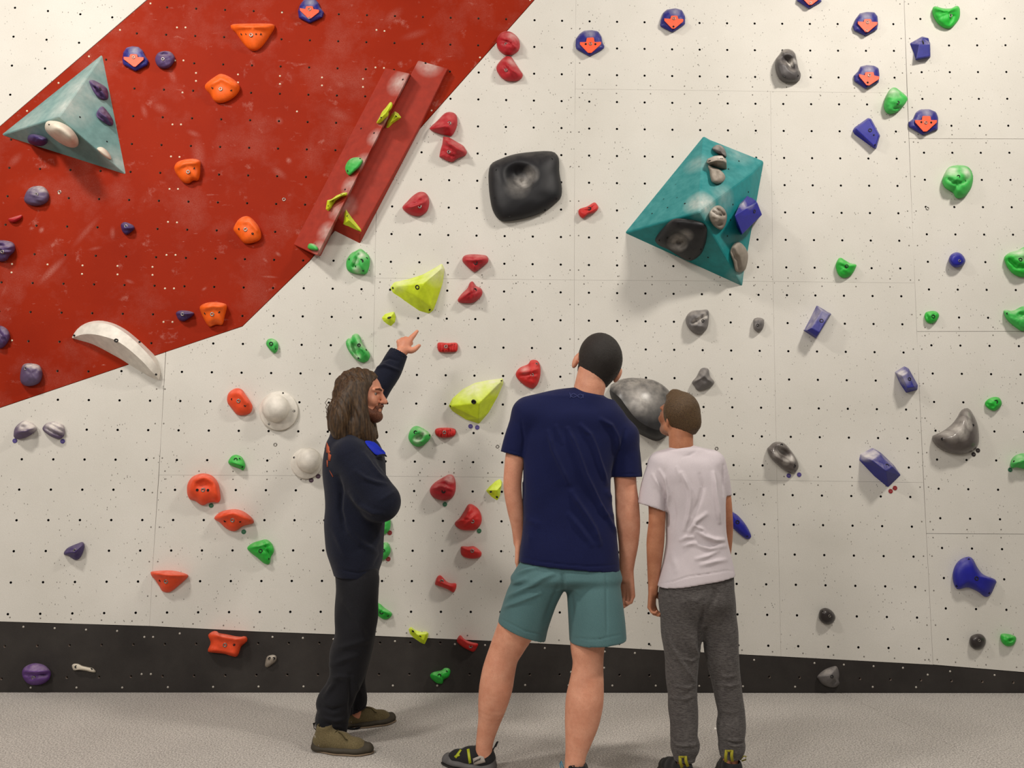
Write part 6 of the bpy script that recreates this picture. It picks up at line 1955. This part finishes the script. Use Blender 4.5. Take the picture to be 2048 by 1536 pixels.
S = Sdf([P(1300, 900)[0], 3.14, -.01], [P(1505, 900)[0], 3.60, P(1380, 1130)[2]], .005)
S.loft(G.loft([(1140, 1326, 1464, 0, .105), (1175, 1321, 1466, 0, .115), (1205, 1320, 1467, 0, .115), (1225, 1330, 1458, 0, .09), (1245, 1350, 1445, 0, .05)]), .02)
S.chain(G.C((1365, 1225, 0, 43), (1364, 1262, 0, 41), (1364, 1290, 0, 36), (1364, 1312, 0, 33), (1363, 1355, 0, 30.5), (1365, 1392, 0, 28), (1366, 1415, 0, 28.5), (1368, 1442, -.005, 27), (1368, 1478, -.01, 26), (1370, 1490, -.01, 28), (1367, 1499, -.012, 23), (1369, 1512, -.015, 21), (1369, 1528, -.02, 19.5)), .03)
S.chain(G.C((1434, 1225, .01, 36), (1441, 1262, .01, 34), (1443, 1305, .01, 33), (1451, 1355, .01, 28.5), (1457, 1392, .01, 27), (1463, 1428, .01, 26), (1462, 1452, .005, 28), (1463, 1482, 0, 25), (1464, 1492, 0, 26), (1461, 1500, 0, 21), (1461, 1512, -.005, 20.5), (1461, 1521, -.01, 19.5)), .03)
S.open_end(P(1369, 1522, -.018), (0, 0, -1), .02, .009, .075)
S.open_end(P(1461, 1515, -.008), (0, 0, -1), .02, .009, .07)
pf = [([(1341, 1283), (1352, 1303), (1364, 1325), (1378, 1348), (1388, 1362)], 4, .010), ([(1385, 1275), (1388, 1295), (1396, 1312)], 4, .008), ([(1378, 1198), (1393, 1203), (1404, 1192)], 4, .006), ([(1370, 1318), (1385, 1322), (1393, 1316)], 3, .006), ([(1350, 1372), (1375, 1376), (1392, 1370)], 3, .005),
      ([(1340, 1395), (1370, 1398), (1393, 1390)], 3, .005), ([(1440, 1350), (1455, 1354), (1470, 1350)], 3.5, .007), ([(1435, 1368), (1460, 1372), (1480, 1368)], 3.5, .006), ([(1410, 1215), (1402, 1250), (1400, 1290)], 4, -.012), ([(1432, 1175), (1428, 1200), (1415, 1230)], 5, -.008),
      ([(1346, 1488), (1366, 1492), (1384, 1491), (1398, 1488)], 2.5, .006), ([(1350, 1494), (1384, 1497)], 2, -.006), ([(1450, 1478), (1468, 1482), (1486, 1480)], 2.5, .006), ([(1450, 1488), (1470, 1492), (1486, 1491)], 2.5, .006), ([(1448, 1484), (1484, 1487)], 2, -.005), ([(1345, 1440), (1370, 1444)], 4, .003), ([(1440, 1420), (1470, 1425)], 4, .004)]
pf = [(pl, w, a * 1.35) for pl, w, a in pf]
jg = skinned('joggers', S, MELANGE, boy, pf, crumple(34, .003, 9, (1, 1, 1.6)), 2)
for cx, cy, dy, fw, q in ((1369, 1552, -.02, (-.22, 1), [(1358, 1512), (1369, 1512), (1376, 1533), (1364, 1535)]), (1461, 1546, -.01, (.12, 1), [(1451, 1500), (1462, 1500), (1465, 1523), (1452, 1524)])):
    a = P(cx, cy, dy)
    hl = np.array([a[0], a[1] - .05, 0])
    so, T_, f_, r_ = shoe(boy, hl, np.array((fw[0], fw[1], 0)), .235, BLACKSH, RUBBER, RUBBER, .075, label='black shoe with an olive-yellow heel tab')
    for (x0, y0), (x1, y1) in ((q[0], q[3]), (q[1], q[2])):
        tube('heel_tab', [P(x0 + 2, y0, dy - .058), P(x0 * .6 + x1 * .4, y0 * .5 + y1 * .5, dy - .062), P(x1, y1, dy - .06)], (.0065, .002), OLIVE, so, 8, (0, 1, 0))
    tube('heel_tab', [P(q[0][0] + 2, q[0][1] + 2, dy - .06), P(q[1][0], q[1][1] + 2, dy - .06)], (.004, .002), OLIVE, so, 8, (0, 1, 0))
tube('pull_loop', [P(1480, 1520, .02), P(1487, 1512, .02), P(1492, 1513, .02), P(1492, 1519, .02), P(1483, 1522, .02)], .0028, OLIVE, so)

# ================================================================== the long-haired man pointing at the wall, in profile
G = Fig(3.90)
P, m = G.P, G.m
guide = empty('person', (P(700, 1300)[0], 3.90, 0), 'long-haired bearded person in navy jacket pointing up at the wall', 'person', 'people looking at the climbing wall')
hR = frame_rot((.985, -.14, -.03), (.02, 0, 1))
hc = P(722, 789, 0)
S = Sdf([P(615, 900)[0], 3.90 - .36, -.01], [P(860, 900)[0], 3.90 + .52, P(700, 600)[2]], .0046)
hT = head(S, hc, hR, .074, .096, .104, 1.15, 1.12)
S.chain(G.C((714, 815, 0, 25), (704, 870, 0, 28), (704, 890, 0, 34)), .02)
S.loft(G.loft([(875, 672, 735, 0, .10), (905, 662, 752, 0, .155), (960, 660, 760, 0, .15), (1040, 662, 758, 0, .14), (1110, 676, 750, 0, .13), (1165, 690, 742, 0, .10)]), .03)
S.chain(G.C((700, 905, -.15, 24), (762, 998, -.15, 19), (764, 978, -.02, 15), (766, 972, .04, 11)), .012)
hand(S, P(766, 971, .04), (-.25, .9, .25), (-.6, -.2, -.5), (.3, -.2, .9), .85, (.3, .3, .35, .4), .2)
S.chain(G.C((708, 890, .16, 24), (740, 806, .225, 19), (764, 762, .26, 17), (788, 724, .285, 14), (804, 703, .30, 12)), .012)
# pointing hand
W0 = P(805, 702, .30)
hn = unit((-.25, -.95, .1))
S.cone(W0, P(810, 690, .31), m(12.5), m(14.5), .008, (hn, .72))
S.cone(P(802, 690, .315), P(817, 682, .31), m(9.5), m(8.5), .008, (hn, .85))
S.chain(G.C((817, 685, .31, 7.2), (822, 677, .315, 6.2), (828, 670, .325, 5.2), (834.5, 662.5, .335, 3.6)), .005)
S.chain(G.C((813, 697, .30, 8), (822, 701, .295, 7), (830, 698, .295, 5.8), (838.5, 691, .295, 4.0)), .006)
for i, (x, y) in enumerate(((811, 677.5), (804, 679.5), (797.5, 683.5))):
    a, b, c_, d_ = P(x, y, .318), P(x + 8, y + 2, .355), P(x + 11, y + 9, .362), P(x + 7, y + 13, .34)
    S.cone(a, b, m(5.6), m(5.2), .004)
    S.cone(b, c_, m(5.2), m(4.8), .003)
    S.cone(c_, d_, m(4.8), m(4.3), .003)
S.chain(G.C((715, 1185, -.08, 30), (700, 1310, -.10, 26), (672, 1405, -.10, 20), (662, 1462, -.10, 15), (660, 1478, -.10, 14)), .014)
S.chain(G.C((717, 1185, .08, 30), (714, 1300, .10, 24), (708, 1390, .12, 17), (710, 1425, .13, 13)), .014)
for hx, hy, dy, fw in ((648, 1486, -.12, (1, -.06)), (702, 1440, .13, (1, .12))):
    h0 = P(hx, hy, dy)
    h0[2] = .04
    f_ = unit((fw[0], fw[1], 0))
    S.cone(h0, h0 + f_ * .06, .028, .020, .02)
skinned('body', S, SKIN_B, guide, it=2)
eyes(hT, guide, 1.12)
# eyebrow, beard, hair
for sx in (-1, 1):
    tube('eyebrow', [hT(sx * .014, .0985, .020), hT(sx * .03, .094, .0255), hT(sx * .050, .078, .020)], (.0035, .005), BEARD, guide)
S = Sdf(hc - .2, hc + .16, .0042)
S.ell(hT(0, .070, -.098), (.040, .040, .032), .02)
for sx in (-1, 1):
    S.cone(hT(sx * .066, -.005, -.040), hT(sx * .050, .030, -.075), .018, .026, .02)
    S.cone(hT(sx * .050, .030, -.075), hT(sx * .022, .070, -.092), .025, .026, .02)
    S.cone(hT(0, .1, -.050), hT(sx * .028, .086, -.058), .0085, .008, .008)
    S.cone(hT(sx * .028, .086, -.058), hT(sx * .032, .074, -.085), .009, .014, .01)
S.cone(hT(-.017, .107, -.063), hT(.017, .107, -.063), .010, .010, .004, None, True)
skinned('beard', S, BEARD, guide, disp=crumple(500, .0016, 3), it=1)
S = Sdf([P(640, 900)[0], 3.90 - .26, P(700, 905)[2]], [P(775, 900)[0], 3.90 + .22, P(700, 730)[2]], .0042)
S.ell(hT(0, -.010, .022), np.array((.091, .106, .102)) * 1.1, .02, hR.T)
S.cut(P(744, 772, 0), (.87, .10, -.48))
S.chain(G.C((706, 775, -.07, 20), (696, 805, -.085, 24), (684, 835, -.10, 23), (681, 858, -.105, 19), (690, 880, -.11, 12)), .02)
S.chain(G.C((722, 772, -.085, 13), (720, 805, -.098, 15), (722, 838, -.10, 17), (729, 862, -.10, 15), (737, 882, -.095, 8)), .016)
S.chain(G.C((694, 770, 0, 22), (685, 805, 0, 23), (676, 840, 0, 20), (676, 862, -.02, 14)), .02)
S.chain(G.C((705, 850, -.10, 16), (716, 876, -.105, 11), (724, 888, -.10, 6)), .014)
S.chain(G.C((664, 812, -.03, 7), (660, 836, -.03, 6), (662, 858, -.03, 5)), .01)
S.chain(G.C((722, 780, .085, 13), (728, 820, .09, 16), (739, 850, .06, 13), (746, 872, .03, 8)), .016)
S.chain(G.C((738, 850, -.02, 12), (744, 868, -.03, 10), (748, 880, -.04, 6)), .014)


def strands(V):
    px = project(V)
    g = px[:, 0] - .28 * (px[:, 1] - 740) + 14 * np.sin(px[:, 1] / 23.0) * .35
    y = V[:, 1] * 400
    w = .5 + .5 * wob(V * np.array((1, 1, .35)), 38, 3)
    return w * (.0045 * np.sin(g * .42 + y * .15 + 2.2 * np.sin(px[:, 1] / 31 + 1)) + .0022 * np.sin(g * 1.05 + y * .5 + 1.5 * np.sin(px[:, 1] / 19))) + .004 * wob(V * np.array((1, 1, .4)), 55, 6)


hair = skinned('hair', S, HAIR_A, guide, disp=strands, it=1)
for a in range(5):
    pts = [P(668 - a * 1.5, 800 + a * 7, -.02), P(656 - a * .8, 797 + a * 9, -.02), P(650 + a * 1.2, 806 + a * 9, -.02), P(655 + a, 812 + a * 11, -.02), P(661, 818 + a * 12, -.02)]
    tube('stray_lock', pts, .0016, HAIR_A, hair, 5)
# jacket
S = Sdf([P(635, 900)[0], 3.90 - .36, P(700, 1175)[2]], [P(850, 900)[0], 3.90 + .46, P(700, 640)[2]], .0052)
S.loft(G.loft([(868, 664, 742, 0, .075), (884, 655, 757, 0, .14), (905, 651, 766, 0, .185), (945, 648, 771, 0, .195), (985, 652, 772, 0, .19), (1012, 653, 771, 0, .185), (1047, 651, 769, 0, .185), (1075, 653, 767, 0, .188), (1103, 657, 766, 0, .19), (1122, 663, 763, 0, .185), (1140, 669, 757, 0, .18), (1165, 676, 750, 0, .175)]), .02)
S.chain(G.C((702, 872, 0, 32), (699, 903, -.135, 25)), .03)
S.chain(G.C((702, 868, 0, 32), (704, 892, .15, 27)), .03)
S.chain(G.C((704, 850, 0, 38), (706, 872, 0, 42)), .02)
S.chain(G.C((700, 915, -.155, 33), (728, 958, -.17, 37), (760, 1003, -.17, 38)), .035)
S.chain(G.C((761, 1004, -.18, 37), (766, 990, -.06, 28), (766, 978, .03, 20)), .016)
S.chain(G.C((704, 892, .17, 30), (730, 825, .22, 29), (757, 774, .25, 27), (777, 745, .27, 25.5), (792, 716, .29, 22.5), (801, 699, .30, 20)), .012)
S.cone(P(712, 842, 0), P(708, 800, 0), m(31), m(40), .006, None, True)
S.open_end(P(795, 702, .295), P(803, 688, .30) - P(788, 716, .29), .03, .006, .09)
S.open_end(P(712, 1149, 0), (-.03, 0, -1), .03, .008, .4)
jf = [([(728, 908), (742, 930), (757, 948), (772, 958)], 4, .008), ([(712, 942), (730, 956), (752, 965), (770, 968)], 4, .008), ([(700, 985), (720, 1010), (745, 1025), (765, 1028)], 5, .008), ([(675, 955), (682, 985), (680, 1020), (690, 1060)], 5, -.012),
      ([(757, 1062), (760, 1075), (754, 1090)], 4, .006), ([(762, 1000), (785, 985)], 4, .005), ([(748, 738), (770, 731), (800, 742)], 3, .008), ([(760, 724), (778, 716), (795, 722)], 2.5, -.006), ([(690, 1050), (720, 1085), (756, 1105)], 6, .008), ([(668, 1060), (690, 1110)], 6, .005), ([(675, 1139), (715, 1146), (752, 1140)], 1.5, -.003),
      ([(757, 1092), (760, 1110), (750, 1130)], 3, -.006), ([(735, 900), (748, 915), (762, 940)], 3, .005)]
jf = [(pl, w, a * 1.5) for pl, w, a in jf]
jk = skinned('jacket', S, FLEECE, guide, jf, crumple(22, .004, 2), 2)
decal('back_print', jk, [(((653.6, 884), (659, 895), (659.5, 908), (652.8, 905)), 4, 2), (((653.4, 872), (655.4, 873), (656, 884), (653.2, 884)), 3, 1), (((657, 906), (663, 910), (661, 922), (656.5, 921)), 3, 2), (((655, 898), (661, 903), (660, 907), (655, 906)), 2, 1),
                         (((659, 940), (661.5, 944), (667, 953), (665.5, 954)), 4, 1), (((654, 920), (656, 921), (656.4, 934), (654, 933)), 2, 1)], ORANGEP, jk, .0015, 'faded orange print')


def flap(name, px, dys, th, mat, parent, label=None):
    n = len(px)
    A = [P(x, y, d) for (x, y), d in zip(px, dys)]
    B = [P(x, y, d + th) for (x, y), d in zip(px, dys)]
    ca, cb = np.mean(A, axis=0), np.mean(B, axis=0)
    V = A + B + [ca, cb]
    fs = [(i, (i + 1) % n, 2 * n) for i in range(n)] + [(n + (i + 1) % n, n + i, 2 * n + 1) for i in range(n)] + [(i, n + i, n + (i + 1) % n, (i + 1) % n) for i in range(n)]
    o = ob(name, V, fs, mat, parent, True, label=label)
    fix_normals(o)
    md = o.modifiers.new('smooth', 'SUBSURF')
    md.levels = md.render_levels = 2
    return o


flap('collar_lining', [(726, 880), (737, 881), (747, 882), (756, 889), (762, 897), (770, 902), (774, 911), (764, 909), (752, 912.5), (745, 904), (736, 894)],
     [-.15, -.13, -.10, -.09, -.08, -.06, -.05, -.10, -.14, -.16, -.165], .012, BLUELINE, jk, 'bright blue collar lining')
flap('collar', [(750, 912), (760, 908.5), (769, 907), (774, 910), (775, 916), (770, 911.5), (762, 912), (754, 914)], [-.15, -.13, -.09, -.06, -.05, -.08, -.12, -.15], .012, FLEECE, jk)
# trousers
S = Sdf([P(615, 900)[0], 3.90 - .32, -.01], [P(790, 900)[0], 3.90 + .34, P(700, 1110)[2]], .0052)
S.loft(G.loft([(1115, 672, 756, 0, .145), (1150, 673, 757, 0, .15), (1185, 675, 755, 0, .15), (1215, 676, 754, 0, .14)]), .02)
S.chain(G.C((715, 1160, -.07, 41), (714, 1215, -.085, 40), (710, 1265, -.095, 38), (703, 1300, -.10, 37.5), (693, 1350, -.10, 33), (680, 1385, -.10, 32), (668, 1408, -.10, 32), (669, 1418, -.10, 29), (663, 1440, -.10, 31), (664, 1456, -.10, 29), (664, 1480, -.10, 26)), .012)
S.chain(G.C((718, 1160, .07, 38), (719, 1215, .085, 36), (719, 1270, .095, 31), (713, 1320, .10, 26), (707, 1360, .115, 23), (709, 1395, .125, 25), (711, 1405, .13, 23), (708, 1425, .13, 21), (708, 1440, .13, 20)), .012)
S.open_end(P(663, 1471, -.10), (.14, 0, -1), .03, .006, .12)
S.open_end(P(709, 1424, .13), (.3, 0, -.9), .03, .006, .075)
tf = [([(665, 1330), (690, 1318), (715, 1312)], 5, .007), ([(668, 1300), (700, 1290), (735, 1280)], 6, .006), ([(655, 1362), (680, 1352), (705, 1356)], 5, .007), ([(650, 1392), (662, 1375), (672, 1362)], 5, .010), ([(642, 1412), (665, 1420), (690, 1414)], 4, -.010), ([(640, 1430), (668, 1442), (695, 1436)], 5, .008),
      ([(645, 1458), (668, 1452), (690, 1456)], 4, .006), ([(640, 1465), (660, 1470)], 3, .004), ([(690, 1200), (715, 1240), (730, 1280)], 6, .006), ([(700, 1350), (702, 1400), (699, 1440)], 4, -.008), ([(712, 1368), (722, 1390)], 4, .006)]
tf = [(pl, w, a * 1.5) for pl, w, a in tf]
skinned('trousers', S, DARKTR, guide, tf, crumple(26, .006, 8, (1, 1, 1.5)), 2)
# shoes
for a, b, L, cl, lb in (((627, 1500), (737, 1506), .285, .10, 'khaki suede climbing shoe with dark laces, nearer foot'), ((684, 1456), (776, 1444), .275, .09, 'khaki suede climbing shoe, farther foot')):
    hl = FLOOR.at(*a)
    so, T_, f_, r_ = shoe(guide, hl, FLOOR.at(*b) - hl, L, KHAKI, KHAKIRUB, TANSOLE, cl, label=lb)
    for k in range(4):
        y = .36 + k * .075
        z = .088 - k * .011
        tube('lace', [T_(y, .020, z - .006), T_(y + .02, .008, z + .003), T_(y + .03, -.008, z + .003), T_(y + .01, -.020, z - .006)], .0028, LACE, so, 6)
    tube('lace', [T_(.42, .012, .09), T_(.50, .030, .088), T_(.56, .036, .070), T_(.60, .034, .064)], .0024, LACE, so, 6)
    tube('pull_loop', [T_(.05, .0, .085), T_(-.005, .0, .098), T_(-.01, .0, .118), T_(.03, .0, .124), T_(.06, 0, .105)], (.006, .0016), RUBBER, so, 6)
    for x in (.018, .026):
        tube('heel_seam', [T_(.045, x, .075), T_(.09, x + .010, .052), T_(.14, x + .014, .034)], .0018, PATCH, so, 5)

# small scrap of white paper lying on the mat
c = FLOOR.at(1430.5, 1458)
V = [c + np.array(v) for v in ((-.008, -.004, .0005), (.004, -.010, .0005), (.009, .004, .001), (.001, .010, .006), (-.008, -.004, .0015), (.004, -.010, .0015), (.009, .004, .002), (.001, .010, .007))]
ob('paper_scrap', V, [(0, 1, 2, 3), (7, 6, 5, 4), (0, 4, 5, 1), (1, 5, 6, 2), (2, 6, 7, 3), (3, 7, 4, 0)], plain('white_paper', (240, 236, 228), .8), None, False, c, 'tiny scrap of white paper on the grey mat', 'paper')
